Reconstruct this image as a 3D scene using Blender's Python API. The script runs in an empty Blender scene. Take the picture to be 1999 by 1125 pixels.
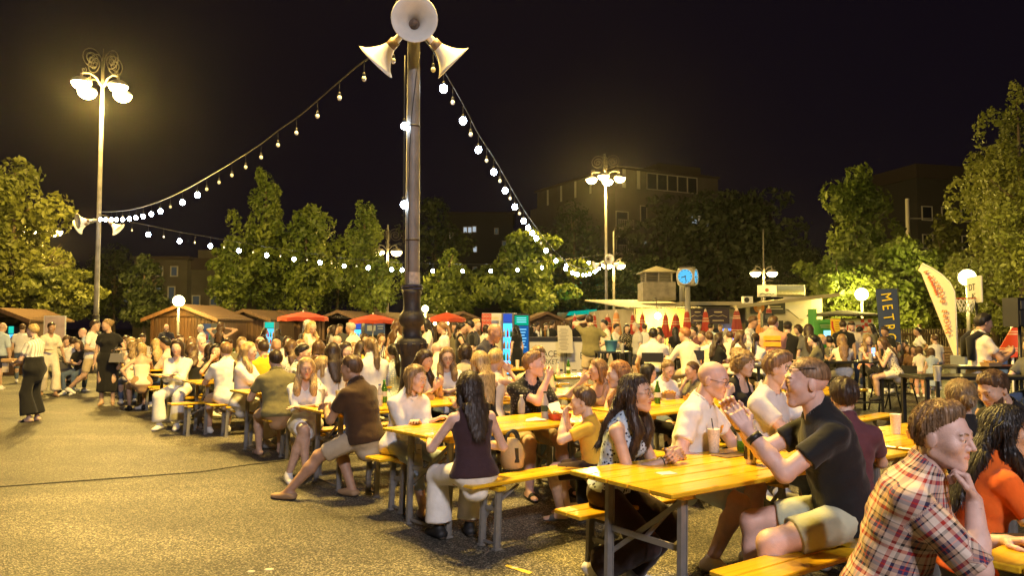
import bpy, math, random
import numpy as np
from mathutils import Vector, Matrix
R = math.radians
random.seed(7); rng = np.random.default_rng(7)
sc = bpy.context.scene
C = sc.collection

# ---------------------------------------------------------------- camera
FPX, CX, CY, PITCH, CAMH = 1500.0, 999.5, 562.5, math.atan(77.5 / 1500.0), 1.57
cam_d = bpy.data.cameras.new('camera'); cam = bpy.data.objects.new('camera', cam_d); C.objects.link(cam)
cam_d.sensor_width = 36.0; cam_d.lens = FPX / 1999.0 * 36.0
cam_d.clip_start = 0.05; cam_d.clip_end = 3000
cam.location = (0, 0, CAMH); cam.rotation_euler = (R(90) + PITCH, 0, 0)
sc.camera = cam
# ---------------------------------------------------------------- night sky
w = bpy.data.worlds.new('World'); sc.world = w; w.use_nodes = True
nt = w.node_tree; bgn = nt.nodes['Background']
sky = nt.nodes.new('ShaderNodeTexSky'); sky.sky_type = 'NISHITA'; sky.sun_disc = False
sky.sun_elevation = R(-4); sky.sun_rotation = R(60)
mixn = nt.nodes.new('ShaderNodeMix'); mixn.data_type = 'RGBA'; mixn.blend_type = 'ADD'
mixn.inputs[0].default_value = 1.0
sclr = nt.nodes.new('ShaderNodeMix'); sclr.data_type = 'RGBA'; sclr.blend_type = 'MULTIPLY'; sclr.inputs[0].default_value = 1.0
sclr.inputs[7].default_value = (.03, .03, .03, 1)
nt.links.new(sky.outputs[0], sclr.inputs[6]); nt.links.new(sclr.outputs[2], mixn.inputs[6])
mixn.inputs[7].default_value = (.05, .03, .062, 1)      # night sky over a lit city
nt.links.new(mixn.outputs[2], bgn.inputs[0]); bgn.inputs[1].default_value = 0.085
# ---------------------------------------------------------------- exposure
sc.view_settings.view_transform = 'Standard'; sc.view_settings.look = 'None'
sc.view_settings.exposure = 0.0; sc.view_settings.gamma = 1.0; sc.view_settings.use_curve_mapping = False
sc.render.engine = 'CYCLES'
cy = sc.cycles
cy.use_denoising = True; cy.denoiser = 'OPENIMAGEDENOISE'
cy.max_bounces = 5; cy.diffuse_bounces = 3; cy.glossy_bounces = 2; cy.transmission_bounces = 4; cy.transparent_max_bounces = 6
cy.sample_clamp_indirect = 4.0; cy.caustics_reflective = False; cy.caustics_refractive = False
cy.use_light_tree = True
LAMP_W = 5.6      # one factor on every street lamp

# ---------------------------------------------------------------- pixel helpers (photograph pixels 1999 x 1125)
_cp, _sp = math.cos(PITCH), math.sin(PITCH)
def ray(px, py):
 x, y = (px - CX) / FPX, -(py - CY) / FPX
 return Vector((x, _cp - y * _sp, _sp + y * _cp))
def at(px, py, z=0.0):
 r = ray(px, py); t = (z - CAMH) / r.z
 return Vector((r.x * t, r.y * t, z))
def atd(px, py, d):
 r = ray(px, py); t = d / r.y
 return Vector((r.x * t, d, CAMH + r.z * t))
def gx(px, d): return atd(px, 640, d).x

# ---------------------------------------------------------------- objects
def tag(o, label=None, cat=None, group=None, kind=None):
 if label: o['label'] = label
 if cat: o['category'] = cat
 if group: o['group'] = group
 if kind: o['kind'] = kind
 return o
def empty(name, loc=(0, 0, 0), rz=0.0, label=None, cat=None, group=None):
 o = bpy.data.objects.new(name, None); C.objects.link(o); o.empty_display_size = .1
 o.location = loc; o.rotation_euler = (0, 0, rz)
 return tag(o, label, cat, group)
def copy_tree(o, parent=None, _kids=None):
 if _kids is None:
  _kids = {}
  for x in C.objects:
   if x.parent is not None: _kids.setdefault(x.parent.name, []).append(x)
 c = o.copy(); C.objects.link(c)
 if parent is not None: c.parent = parent
 for ch in _kids.get(o.name, []): copy_tree(ch, c, _kids)
 return c
def kids_map(root):
 out = {}
 def rec(o):
  ks = list(o.children); out[o.name] = ks
  for k in ks: rec(k)
 rec(root); return out
def set_mat(o, i, m):
 o.material_slots[i].link = 'OBJECT'; o.material_slots[i].material = m

class MB:
 """collects boxes, tubes, lathes; build() links them as one mesh object"""
 def __init__(s): s.v = []; s.f = []; s.m = []; s.sm = []
 def add(s, vs, fs, m=0, smooth=False):
  b = len(s.v); s.v.extend([tuple(map(float, v)) for v in vs])
  for f in fs: s.f.append(tuple(b + i for i in f)); s.m.append(m); s.sm.append(smooth)
  return s
 def box(s, c, size, rz=0.0, m=0, M=None):
  hx, hy, hz = size[0] / 2, size[1] / 2, size[2] / 2
  vs = [Vector((x, y, z)) for x in (-hx, hx) for y in (-hy, hy) for z in (-hz, hz)]
  if M is None: M = Matrix.Rotation(rz, 3, 'Z')
  c = Vector(c); vs = [M @ v + c for v in vs]
  return s.add(vs, [(0, 1, 3, 2), (4, 6, 7, 5), (0, 4, 5, 1), (2, 3, 7, 6), (0, 2, 6, 4), (1, 5, 7, 3)], m)
 def bbox(s, c, size, bev=.004, rz=0.0, m=0):
  """box with chamfered vertical and top edges"""
  hx, hy, hz = size[0] / 2, size[1] / 2, size[2] / 2; b = min(bev, hx * .4, hy * .4, hz * .4)
  def ring(z, i):
   x, y = hx - i, hy - i
   return [(-x + b, -y, z), (x - b, -y, z), (x, -y + b, z), (x, y - b, z), (x - b, y, z), (-x + b, y, z), (-x, y - b, z), (-x, -y + b, z)]
  vs = ring(-hz, b) + ring(-hz + b, 0) + ring(hz - b, 0) + ring(hz, b)
  M = Matrix.Rotation(rz, 3, 'Z'); c = Vector(c); vs = [M @ Vector(v) + c for v in vs]
  fs = [tuple(range(7, -1, -1)), tuple(range(24, 32))]
  for k in range(3):
   for i in range(8): j = (i + 1) % 8; fs.append((k * 8 + i, k * 8 + j, k * 8 + 8 + j, k * 8 + 8 + i))
  return s.add(vs, fs, m)
 def bar(s, a, b, w_, h_, m=0, up=(0, 0, 1)):
  a, b = Vector(a), Vector(b); d = (b - a); L = d.length; d.normalize(); up = Vector(up)
  if abs(d.dot(up)) > .98: up = Vector((1, 0, 0))
  x = d.cross(up).normalized(); y = x.cross(d).normalized()
  M = Matrix((x, d, y)).transposed()
  return s.box((a + b) / 2, (w_, L, h_), M=M, m=m)
 def tube(s, pts, r, n=8, m=0, cap=True, smooth=True, r1=None):
  pts = [Vector(p) for p in pts]; rings = []; k = len(pts)
  prev = None
  for i, p in enumerate(pts):
   d = (pts[min(i + 1, k - 1)] - pts[max(i - 1, 0)]).normalized()
   if prev is None:
    u = Vector((0, 0, 1)) if abs(d.z) < .9 else Vector((1, 0, 0))
    x = d.cross(u).normalized()
   else: x = (prev - d * prev.dot(d)).normalized()
   prev = x; y = d.cross(x)
   rr = r[i] if isinstance(r, (list, tuple)) else (r if r1 is None else r + (r1 - r) * i / (k - 1))
   rings += [p + (x * math.cos(2 * math.pi * j / n) + y * math.sin(2 * math.pi * j / n)) * rr for j in range(n)]
  fs = []
  for i in range(k - 1):
   for j in range(n): q = (j + 1) % n; fs.append((i * n + j, i * n + q, i * n + n + q, i * n + n + j))
  b = len(s.v); s.add(rings, fs, m, smooth)
  if cap:
   s.f += [tuple(b + j for j in range(n - 1, -1, -1)), tuple(b + (k - 1) * n + j for j in range(n))]
   s.m += [m, m]; s.sm += [False, False]
  return s
 def lathe(s, prof, n=16, c=(0, 0, 0), m=0, smooth=True, M=None, cap=True, sx=1.0):
  """prof: list of (r, z)"""
  vs = []; c = Vector(c)
  for r, z in prof:
   for j in range(n):
    a = 2 * math.pi * j / n; v = Vector((r * math.cos(a) * sx, r * math.sin(a), z))
    vs.append((M @ v if M is not None else v) + c)
  k = len(prof); fs = []
  for i in range(k - 1):
   for j in range(n): q = (j + 1) % n; fs.append((i * n + j, i * n + q, i * n + n + q, i * n + n + j))
  b = len(s.v); s.add(vs, fs, m, smooth)
  if cap:
   if prof[0][0] > 1e-5: s.f.append(tuple(b + j for j in range(n - 1, -1, -1))); s.m.append(m); s.sm.append(False)
   if prof[-1][0] > 1e-5: s.f.append(tuple(b + (k - 1) * n + j for j in range(n))); s.m.append(m); s.sm.append(False)
  return s
 def ball(s, c, r, n=10, m=0, sz=1.0):
  prof = [(max(1e-6, r * math.sin(math.pi * i / (n // 2 + 2))), -r * sz * math.cos(math.pi * i / (n // 2 + 2))) for i in range(n // 2 + 3)]
  return s.lathe(prof, n, c, m, True, cap=False)
 def prism(s, poly, y0, y1, m=0, M=None, c=(0, 0, 0)):
  """poly in xz, extruded along y"""
  n = len(poly); vs = [Vector((p[0], y0, p[1])) for p in poly] + [Vector((p[0], y1, p[1])) for p in poly]
  c = Vector(c); vs = [(M @ v if M is not None else v) + c for v in vs]
  fs = [tuple(range(n)), tuple(range(2 * n - 1, n - 1, -1))] + [(i, i + n, (i + 1) % n + n, (i + 1) % n) for i in range(n)]
  return s.add(vs, fs, m)
 def mesh(s, name):
  me = bpy.data.meshes.new(name); me.from_pydata(s.v, [], s.f)
  me.polygons.foreach_set('material_index', s.m); me.polygons.foreach_set('use_smooth', s.sm)
  me.update(); return me
 def build(s, name, mats, parent=None, loc=None, rz=0.0, kind=None, label=None, cat=None, group=None):
  me = s.mesh(name)
  for m in (mats if isinstance(mats, (list, tuple)) else [mats]): me.materials.append(m)
  o = bpy.data.objects.new(name, me); C.objects.link(o)
  if parent is not None: o.parent = parent
  if loc is not None: o.location = loc
  if rz: o.rotation_euler = (0, 0, rz)
  return tag(o, label, cat, group, kind)
def link_mesh(name, me, parent=None, loc=None, rz=0.0):
 o = bpy.data.objects.new(name, me); C.objects.link(o)
 if parent is not None: o.parent = parent
 if loc is not None: o.location = loc
 if rz: o.rotation_euler = (0, 0, rz)
 return o

# ---------------------------------------------------------------- materials
MATS = {}
def mat(name, col, rough=.6, metal=0.0, noise=0.0, nscale=8.0, bump=0.0, bscale=60.0, spec=.5, emit=None, estr=0.0, alpha=1.0, trans=0.0, coat=0.0, sss=0.0, ior=1.45, stretch=(1, 1, 1), vary=0.0):
 if name in MATS: return MATS[name]
 m = bpy.data.materials.new(name); m.use_nodes = True; MATS[name] = m
 t = m.node_tree; b = t.nodes['Principled BSDF']; L = t.links
 b.inputs['Base Color'].default_value = (*col, 1); b.inputs['Roughness'].default_value = rough
 b.inputs['Metallic'].default_value = metal; b.inputs['Specular IOR Level'].default_value = spec
 b.inputs['IOR'].default_value = ior
 if coat: b.inputs['Coat Weight'].default_value = coat; b.inputs['Coat Roughness'].default_value = .12
 if trans: b.inputs['Transmission Weight'].default_value = trans
 if alpha < 1: b.inputs['Alpha'].default_value = alpha
 if sss: b.inputs['Subsurface Weight'].default_value = sss; b.inputs['Subsurface Radius'].default_value = (.012, .005, .003); b.inputs['Subsurface Scale'].default_value = 1.0
 if emit: b.inputs['Emission Color'].default_value = (*emit, 1); b.inputs['Emission Strength'].default_value = estr
 if noise or bump:
  tc = t.nodes.new('ShaderNodeTexCoord'); mp = t.nodes.new('ShaderNodeMapping'); mp.inputs['Scale'].default_value = stretch
  L.new(tc.outputs['Object'], mp.inputs[0])
 if noise:
  n = t.nodes.new('ShaderNodeTexNoise'); n.inputs['Scale'].default_value = nscale; n.inputs['Detail'].default_value = 5
  L.new(mp.outputs[0], n.inputs['Vector'])
  hs = t.nodes.new('ShaderNodeMapRange'); hs.inputs[1].default_value = .25; hs.inputs[2].default_value = .75
  hs.inputs[3].default_value = 1 - noise; hs.inputs[4].default_value = 1 + noise
  L.new(n.outputs[0], hs.inputs[0])
  mx = t.nodes.new('ShaderNodeMix'); mx.data_type = 'RGBA'; mx.blend_type = 'MULTIPLY'; mx.inputs[0].default_value = 1
  mx.inputs[6].default_value = (*col, 1); L.new(hs.outputs[0], mx.inputs[7]); L.new(mx.outputs[2], b.inputs['Base Color'])
 if bump:
  n2 = t.nodes.new('ShaderNodeTexNoise'); n2.inputs['Scale'].default_value = bscale; n2.inputs['Detail'].default_value = 4
  L.new(mp.outputs[0], n2.inputs['Vector'])
  bp = t.nodes.new('ShaderNodeBump'); bp.inputs['Strength'].default_value = bump; bp.inputs['Distance'].default_value = .02
  L.new(n2.outputs[0], bp.inputs['Height']); L.new(bp.outputs[0], b.inputs['Normal'])
 return m
def emis(name, col, s):
 if name in MATS: return MATS[name]
 m = bpy.data.materials.new(name); m.use_nodes = True; MATS[name] = m
 t = m.node_tree; t.nodes.remove(t.nodes['Principled BSDF'])
 e = t.nodes.new('ShaderNodeEmission'); e.inputs[0].default_value = (*col, 1); e.inputs[1].default_value = s
 t.links.new(e.outputs[0], t.nodes['Material Output'].inputs[0]); m.cycles.emission_sampling = 'FRONT'
 return m
# ================================================================ PEOPLE: signed-distance figures meshed with surface nets
f32 = np.float32
def A(*x): return np.array(x, f32)
def nrm(v): return v / (np.linalg.norm(v) + 1e-9)
def ln(v): return np.sqrt(np.einsum('ij,ij->i', v, v))
def smin(a, b, k):
 h = np.clip(.5 + .5 * (b - a) / k, 0, 1); return b + (a - b) * h - k * h * (1 - h)
def smax(a, b, k): return -smin(-a, -b, k)
def cap(P, a, b, ra, rb=None):
 rb = ra if rb is None else rb; ab = b - a; q = P - a
 t = np.clip((q @ ab) / max(float(ab @ ab), 1e-9), 0, 1)
 return ln(q - t[:, None] * ab) - (ra + (rb - ra) * t)
def flatcap(P, a, b, ra, rb, ax, k):
 """capsule stretched by k along axis ax"""
 ab = b - a; q = P - a
 t = np.clip((q @ ab) / max(float(ab @ ab), 1e-9), 0, 1); v = q - t[:, None] * ab
 c = v @ ax; v = v - np.outer(c * (1 - 1 / k), ax)
 return ln(v) - (ra + (rb - ra) * t)
def ell(P, c, r, Rm=None):
 q = P - c
 if Rm is not None: q = q @ Rm
 r = np.asarray(r, f32); k0 = ln(q / r); k1 = ln(q / (r * r)) + 1e-6
 return k0 * (k0 - 1) / k1
def sph(P, c, r): return ln(P - c) - r
def ik(a, t, l1, l2, pole):
 d = t - a; L = float(np.linalg.norm(d)); mx = (l1 + l2) * .998
 if L > mx: t = a + d / L * mx; d = t - a; L = mx
 u = d / L; x = (l1 * l1 - l2 * l2 + L * L) / (2 * L); h = math.sqrt(max(l1 * l1 - x * x, 0))
 p = nrm(pole - u * float(pole @ u))
 return (a + u * x + p * h).astype(f32), t.astype(f32)
def rotm(yaw, pitch, roll):
 cy_, sy_ = math.cos(yaw), math.sin(yaw); cp_, sp_ = math.cos(pitch), math.sin(pitch); cr_, sr_ = math.cos(roll), math.sin(roll)
 Z = np.array([[cy_, -sy_, 0], [sy_, cy_, 0], [0, 0, 1]]); Y = np.array([[cp_, 0, sp_], [0, 1, 0], [-sp_, 0, cp_]]); X = np.array([[1, 0, 0], [0, cr_, -sr_], [0, sr_, cr_]])
 return (Z @ Y @ X).astype(f32)

def mesh_field(F, lo, hi, res, keep=None):
 lo = np.asarray(lo, f32); hi = np.asarray(hi, f32); B = 6
 nb = np.maximum(1, np.ceil((hi - lo) / (res * B)).astype(int)); n = nb * B
 bi = np.stack(np.meshgrid(*[np.arange(k) for k in nb], indexing='ij'), -1).reshape(-1, 3)
 d = F(lo + (bi * B + (B - 1) / 2).astype(f32) * f32(res))[0]
 V = np.empty(n, f32)
 sgn = np.where(d < 0, -1, 1).astype(f32).reshape(nb)
 V[:] = np.repeat(np.repeat(np.repeat(sgn, B, 0), B, 1), B, 2)
 act = bi[np.abs(d) < res * B * .87 * 1.35 + .012]
 if len(act) == 0: return np.zeros((0, 3)), np.zeros((0, 4), int), np.zeros(0, int)
 off = np.stack(np.meshgrid(*[np.arange(B)] * 3, indexing='ij'), -1).reshape(-1, 3)
 I = (act[:, None, :] * B + off[None]).reshape(-1, 3)
 P = lo + I.astype(f32) * f32(res); out = np.empty(len(P), f32)
 for s in range(0, len(P), 60000): out[s:s + 60000] = F(P[s:s + 60000])[0]
 V[I[:, 0], I[:, 1], I[:, 2]] = out
 S = V < 0
 cnt = np.zeros(n - 1, np.int8)
 for dx in (0, 1):
  for dy in (0, 1):
   for dz in (0, 1): cnt += S[dx:n[0] - 1 + dx, dy:n[1] - 1 + dy, dz:n[2] - 1 + dz]
 cells = np.argwhere((cnt > 0) & (cnt < 8))
 if len(cells) == 0: return np.zeros((0, 3)), np.zeros((0, 4), int), np.zeros(0, int)
 idx = -np.ones(n - 1, np.int32); idx[cells[:, 0], cells[:, 1], cells[:, 2]] = np.arange(len(cells))
 cor = np.array([(x, y, z) for x in (0, 1) for y in (0, 1) for z in (0, 1)])
 cv = np.stack([V[cells[:, 0] + c[0], cells[:, 1] + c[1], cells[:, 2] + c[2]] for c in cor], 1)
 acc = np.zeros((len(cells), 3), f32); k = np.zeros(len(cells), f32)
 for i in range(8):
  for j in range(i + 1, 8):
   if np.abs(cor[i] - cor[j]).sum() != 1: continue
   a, b = cv[:, i], cv[:, j]; m = (a < 0) != (b < 0)
   t = np.where(m, a / np.where(m, a - b, 1), 0)
   acc += np.where(m[:, None], cor[i] + t[:, None] * (cor[j] - cor[i]), 0); k += m
 verts = lo + (cells + acc / k[:, None]).astype(f32) * f32(res)
 quads = []
 for ax in range(3):
  u, v = (ax + 1) % 3, (ax + 2) % 3
  sl0 = [slice(1, n[0] - 1)] * 3; sl0 = [slice(1, n[q] - 1) for q in range(3)]
  s0 = list(sl0); s0[ax] = slice(0, n[ax] - 1); s1 = list(sl0); s1[ax] = slice(1, n[ax])
  a, b = S[tuple(s0)], S[tuple(s1)]; e = np.argwhere(a != b)
  if len(e) == 0: continue
  fl = a[e[:, 0], e[:, 1], e[:, 2]]
  base = e.copy(); base[:, u] += 1; base[:, v] += 1
  du = np.zeros(3, int); du[u] = 1; dv = np.zeros(3, int); dv[v] = 1
  def cc(o): q = base + o; return idx[q[:, 0], q[:, 1], q[:, 2]]
  c = np.stack([cc(-du - dv), cc(-dv), cc(0 * du), cc(-du)], 1)
  c[~fl] = c[~fl][:, ::-1]
  quads.append(c)
 Q = np.concatenate(quads); Q = Q[(Q >= 0).all(1)]
 cen = verts[Q].mean(1)
 if keep is not None:
  k = keep(cen); Q = Q[k]; cen = cen[k]
 lab = np.empty(len(Q), int)
 for s in range(0, len(Q), 60000): lab[s:s + 60000] = F(cen[s:s + 60000])[1]
 return verts, Q, lab

LAB = ['skin', 'lip', 'brow', 'eye', 'iris', 'hair', 'top', 'bottom', 'shoe', 'extra', 'hat', 'sole']
LI = {k: i for i, k in enumerate(LAB)}

def hand_field(Wr, f, n, left, curl, sp=1.0, tcl=.3):
 """returns list of capsules for palm, four fingers and thumb"""
 f = nrm(f); n = nrm(n - f * float(n @ f)); s = np.cross(n, f).astype(f32)
 if not left: s = -s
 caps = []; lens = (.070, .078, .073, .056); offs = (.029, .010, -.010, -.028)
 for L, o, fan in zip(lens, offs, (.10, .03, -.05, -.14)):
  K = Wr + f * .088 + s * o * sp - n * .002
  caps.append((Wr + s * o * .55 + f * .012, K, .0165, .0125))
  d = nrm(f + s * fan * sp); a = 0.0; p = K
  for q, (seg, r0, r1) in enumerate(((.46, .0095, .0088), (.31, .0088, .008), (.25, .008, .0066))):
   a += curl * (.95, 1.25, .8)[q]
   dd = d * math.cos(a) + n * math.sin(a); e = p + dd * (L * seg * 1.12)
   caps.append((p, e, r0, r1)); p = e
 b = Wr + f * .022 + s * .026; m_ = b + nrm(f * .62 + s * .7 + n * .25) * .042
 e = m_ + nrm(f * .9 + s * (.35 - tcl) + n * (.2 + .5 * tcl)) * .032; g = e + nrm(f * .9 + s * (.15 - tcl) + n * (.2 + .6 * tcl)) * .024
 caps += [(Wr + s * .01 + f * .005, b, .018, .016), (b, m_, .0155, .0115), (m_, e, .0112, .0098), (e, g, .0098, .0076)]
 return caps, Wr + f * .08

class Person:
 def __init__(s, sp):
  s.sp = sp; g = sp.get; s.fem = sp.get('fem', False); fem = s.fem
  s.child = g('child', False)
  bw = g('build', 1.0)
  s.seated = g('seat') is not None
  lean, side, tw = R(g('lean', 8 if s.seated else 2)), R(g('side', 0)), R(g('twist', 0))
  hz = (g('seat') + .105) if s.seated else g('hipz', .925)
  s.pel = A(0, 0, hz)
  if g('back'): s.pel[0] -= g('back')
  up1 = A(math.sin(lean * .75), math.sin(side) * .8, math.cos(lean * .75)); up1 = nrm(up1).astype(f32)
  up2 = A(math.sin(lean * 1.25), math.sin(side), math.cos(lean * 1.25)); up2 = nrm(up2).astype(f32)
  s.L1, s.L2 = .25, .255
  s.mid = s.pel + up1 * s.L1; s.nb = s.mid + up2 * s.L2
  s.up1, s.up2 = up1, up2
  s.lat0 = A(0, 1, 0); s.lat1 = A(-math.sin(tw), math.cos(tw), 0)
  s.latm = nrm(s.lat0 + s.lat1).astype(f32)
  s.fw1 = nrm(np.cross(s.latm, up1)).astype(f32); s.fw2 = nrm(np.cross(s.lat1, up2)).astype(f32)
  k = 1.0
  if fem:
   s.tk = [-.13, -.05, 0, .12, .22, .32, .42, .48, .53]; s.ta = [.10, .165, .172, .128, .128, .145, .145, .085, .05]; s.tb = [.09, .118, .12, .092, .09, .105, .085, .062, .05]
   s.sw, s.ar, s.nr = .152, (.040, .035, .034, .022), .046
  else:
   s.tk = [-.13, -.05, 0, .12, .22, .32, .42, .48, .53]; s.ta = [.10, .165, .168, .152, .158, .175, .172, .105, .06]; s.tb = [.09, .115, .118, .11, .112, .122, .105, .075, .058]
   s.sw, s.ar, s.nr = .178, (.048, .042, .041, .028), .056
  s.ta = [x * bw for x in s.ta]; bb = g('belly', 1.0); s.tb = [x * bw * (bb if i < 5 else 1) for i, x in enumerate(s.tb)]
  s.sw *= (1 + (bw - 1) * .6)
  sh = g('shrug', 0)
  s.shc = s.mid + up2 * (.172 + sh)
  s.sl = s.shc + s.lat1 * s.sw; s.sr = s.shc - s.lat1 * s.sw
  yaw, pit, rol = R(g('hyaw', 0)) + tw, R(g('hpitch', 4)), R(g('hroll', 0))
  s.HR = rotm(yaw, pit, rol)
  nk = nrm(up2 + A(.35, 0, .35)).astype(f32)
  s.hs = 1.16 if s.child else (1.0 if not fem else .97)
  s.hc = (s.nb + nk * .038 + s.HR @ A(.030, 0, .112) * s.hs).astype(f32)
  hr_t, hl_t = A(*g('hr', (.02, -.27, .80))), A(*g('hl', (.02, .27, .80)))
  if g('hrh'): hr_t = s.hp(*g('hrh'))
  if g('hlh'): hl_t = s.hp(*g('hlh'))
  s.el, s.hl = ik(s.sl, hl_t, .295, .255, A(*g('pl', (-.3, .6, -.8))))
  s.er, s.hr = ik(s.sr, hr_t, .295, .255, A(*g('pr', (-.3, -.6, -.8))))
  s.jl = s.pel + A(0, .092, 0); s.jr = s.pel - A(0, .092, 0)
  if s.seated: fl, fr = (.42, .13, .085), (.40, -.13, .085)
  else: fl, fr = (.0, .10, .085), (.0, -.10, .085)
  s.kl, s.al = ik(s.jl, A(*g('fl', fl)), .435, .42, A(*g('kpl', (1, .15, .35))))
  s.kr, s.ar_ = ik(s.jr, A(*g('fr', fr)), .435, .42, A(*g('kpr', (1, -.15, .35))))
  s.fine = g('fine', False)
  s.setup()
 def hp(s, x, y, z): return s.hc + s.HR @ (A(x, y, z) * s.hs)
 def torso(s, P, da=0.0, db=0.0, cut_lo=None):
  q1 = (P - s.pel) @ s.up1; q2 = (P - s.mid) @ s.up2
  t = np.where(q1 < s.L1 - .0, np.minimum(q1, s.L1), s.L1 + np.maximum(q2, 0))
  hi = t > s.L1
  tc = np.clip(t, -.13, .53)
  c = np.where(hi[:, None], s.mid + np.outer(tc - s.L1, s.up2), s.pel + np.outer(tc, s.up1))
  m = np.clip(tc / .5, 0, 1)[:, None]
  lat = s.lat0 * (1 - m) + s.lat1 * m; lat /= ln(lat)[:, None]
  fw = s.fw1 * (1 - m) + s.fw2 * m; fw /= ln(fw)[:, None]
  v = P - c; u = np.einsum('ij,ij->i', v, lat); w_ = np.einsum('ij,ij->i', v, fw)
  ex = np.abs(t - tc)
  a = np.interp(tc, s.tk, s.ta) + da; b = np.interp(tc, s.tk, s.tb) + db
  w_ = w_ - np.interp(tc, s.tk, [0, 0, 0, .012, .012, .01, -.005, -.012, -.01])
  r3 = np.minimum(a, b)
  k0 = np.sqrt((u / a) ** 2 + (w_ / b) ** 2 + (ex / r3) ** 2); k1 = np.sqrt((u / a ** 2) ** 2 + (w_ / b ** 2) ** 2 + (ex / r3 ** 2) ** 2) + 1e-5
  d = (k0 * (k0 - 1) / k1).astype(f32)
  for y in (-1, 1): d = smin(d, cap(P, s.nb - s.up2 * .004 - s.fw2 * .012, s.shc + s.lat1 * (y * s.sw * .95) - s.up2 * .004, s.nr * .82 + da * .6, s.ar[0] * .86 + da * .6), .035)
  return d, t
 def setup(s):
  g = s.sp.get; fem = s.fem; G = []; H = s.hs
  top, bot, hair = g('top', 'tee'), g('bottom', 'pants'), g('hair', 'short')
  hn = g('neck', 'crew'); wr = g('wrinkle', .0)
  def grp(lab, c, r, fn): G.append((LI[lab], np.asarray(c, f32), r, fn))
  def wrinkle(P, amp):
   if not amp: return 0
   x, y, z = P[:, 0], P[:, 1], P[:, 2]
   n = np.sin(26 * z + 17 * y + 2.2 * np.sin(19 * x + 8 * z) + 9 * x) * np.sin(21 * y - 11 * z + 2 * np.sin(15 * z + 3)) + .6 * np.sin(55 * (z + .5 * x) + 3 * np.sin(23 * y))
   return (amp * n).astype(f32)
  # --- head, neck
  def loc(P): return ((P - s.hc) @ s.HR) / H
  jw = .058 if fem else .063
  def head(P):
   q = loc(P)
   d = ell(q, A(-.012, 0, .035), (.098, .077, .088))
   d = smin(d, ell(q, A(.02, 0, -.028), (.066, jw, .083)), .03)
   for y in (-1, 1): d = smin(d, cap(q, A(-.012, y * (jw - .016), -.055), A(.058, y * .012, -.094), .019, .017), .02)
   d = smin(d, sph(q, A(.068, 0, -.095), .019 if fem else .022), .02)
   for y in (-1, 1): d = smin(d, sph(q, A(.058, y * .042, -.016), .024), .03)
   d = smin(d, cap(q, A(.079, -.034, .03), A(.079, .034, .03), .012), .02)
   d = smin(d, ell(q, A(.074, 0, -.055), (.0150, .030, .024)), .022)
   for y in (-1, 1): d = smax(d, -ell(q, A(.101, y * .032, .008), (.015, .0185, .013)), .012)
   d = smin(d, cap(q, A(.087, 0, .022), A(.1095, 0, -.021), .0075, .0100), .014)
   for y in (-1, 1):
    d = smin(d, sph(q, A(.094, y * .0115, -.026), .0088), .008)
    d = smin(d, cap(q, A(.0862, y * .020, .0150), A(.0832, y * .044, .0135), .0072), .006)
    d = smin(d, cap(q, A(.0850, y * .021, -.0035), A(.0825, y * .043, -.0025), .0062), .007)
    ear = ell(q, A(-.010, y * (.077 if fem else .078), -.002), (.016, .008, .026) if fem else (.019, .0092, .031)); d = smin(d, ear, .006)
   return d * H
  grp('skin', s.hp(0, 0, 0), .17 * H, head)
  e1, e2 = s.nb - s.up2 * .03, s.hp(-.028, 0, -.06)
  grp('skin', (e1 + e2) / 2, .14, lambda P: cap(P, e1, e2, s.nr * 1.12, s.nr))
  if s.fine or g('face', True):
   for y in (-1, 1):
    grp('eye', s.hp(.0795, y * .032, .0075), .02, (lambda c: lambda P: sph(P, c, .0122 * H))(s.hp(.0795, y * .032, .0075)))
    grp('iris', s.hp(.0868, y * .032, .007), .015, (lambda c: lambda P: sph(P, c, .0062 * H))(s.hp(.0868 + .0006, y * .031, .0065)))
    grp('brow', s.hp(.09, y * .032, .031), .04, (lambda a, b, c: lambda P: np.minimum(cap(P, a, b, .0038 * H, .0042 * H), cap(P, b, c, .0042 * H, .0022 * H)))(s.hp(.0925, y * .014, .029), s.hp(.0895, y * .034, .034), s.hp(.079, y * .052, .029)))
   lu = .0008 if not fem else .0016
   grp('lip', s.hp(.095, 0, -.054), .04, lambda P: smin(smin(cap(P, s.hp(.0905 + lu, 0, -.0505), s.hp(.0865, -.023, -.0545), .0050 * H, .0036 * H), cap(P, s.hp(.0905 + lu, 0, -.0505), s.hp(.0865, .023, -.0545), .0050 * H, .0036 * H), .002), smin(cap(P, s.hp(.0895 + lu, 0, -.0595), s.hp(.0855, -.020, -.0570), .0060 * H, .0036 * H), cap(P, s.hp(.0895 + lu, 0, -.0595), s.hp(.0855, .020, -.0570), .0060 * H, .0036 * H), .002), .001))
  if g('beard'):
   def beard(P):
    q = loc(P)
    d = ell(q, A(.021, 0, -.032), (.070, .067, .086)); d = smin(d, sph(q, A(.07, 0, -.097), .024), .02)
    d = smax(d, q[:, 2] + .030 + .25 * np.clip(q[:, 0] - .02, 0, 1), .008)
    d = smax(d, -ell(q, A(.10, 0, -.053), (.02, .026, .0105)), .006)
    return smax(d, -(q[:, 0] - .002), .01) * H
   grp('hair', s.hp(.04, 0, -.06), .12, beard)
  # --- hair
  hcurl = g('curl', 0.0)
  def strands(q, amp):
   ang = np.arctan2(q[:, 1], q[:, 0] + .02)
   return amp * (np.sin(31 * ang + 3 * np.sin(23 * q[:, 2] + 2 * ang) + 9 * q[:, 0]) * .6 + .6 * np.sin(57 * ang + 4 * np.sin(17 * q[:, 2]) + 31 * q[:, 0]))
  th = g('hth', .011)
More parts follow.
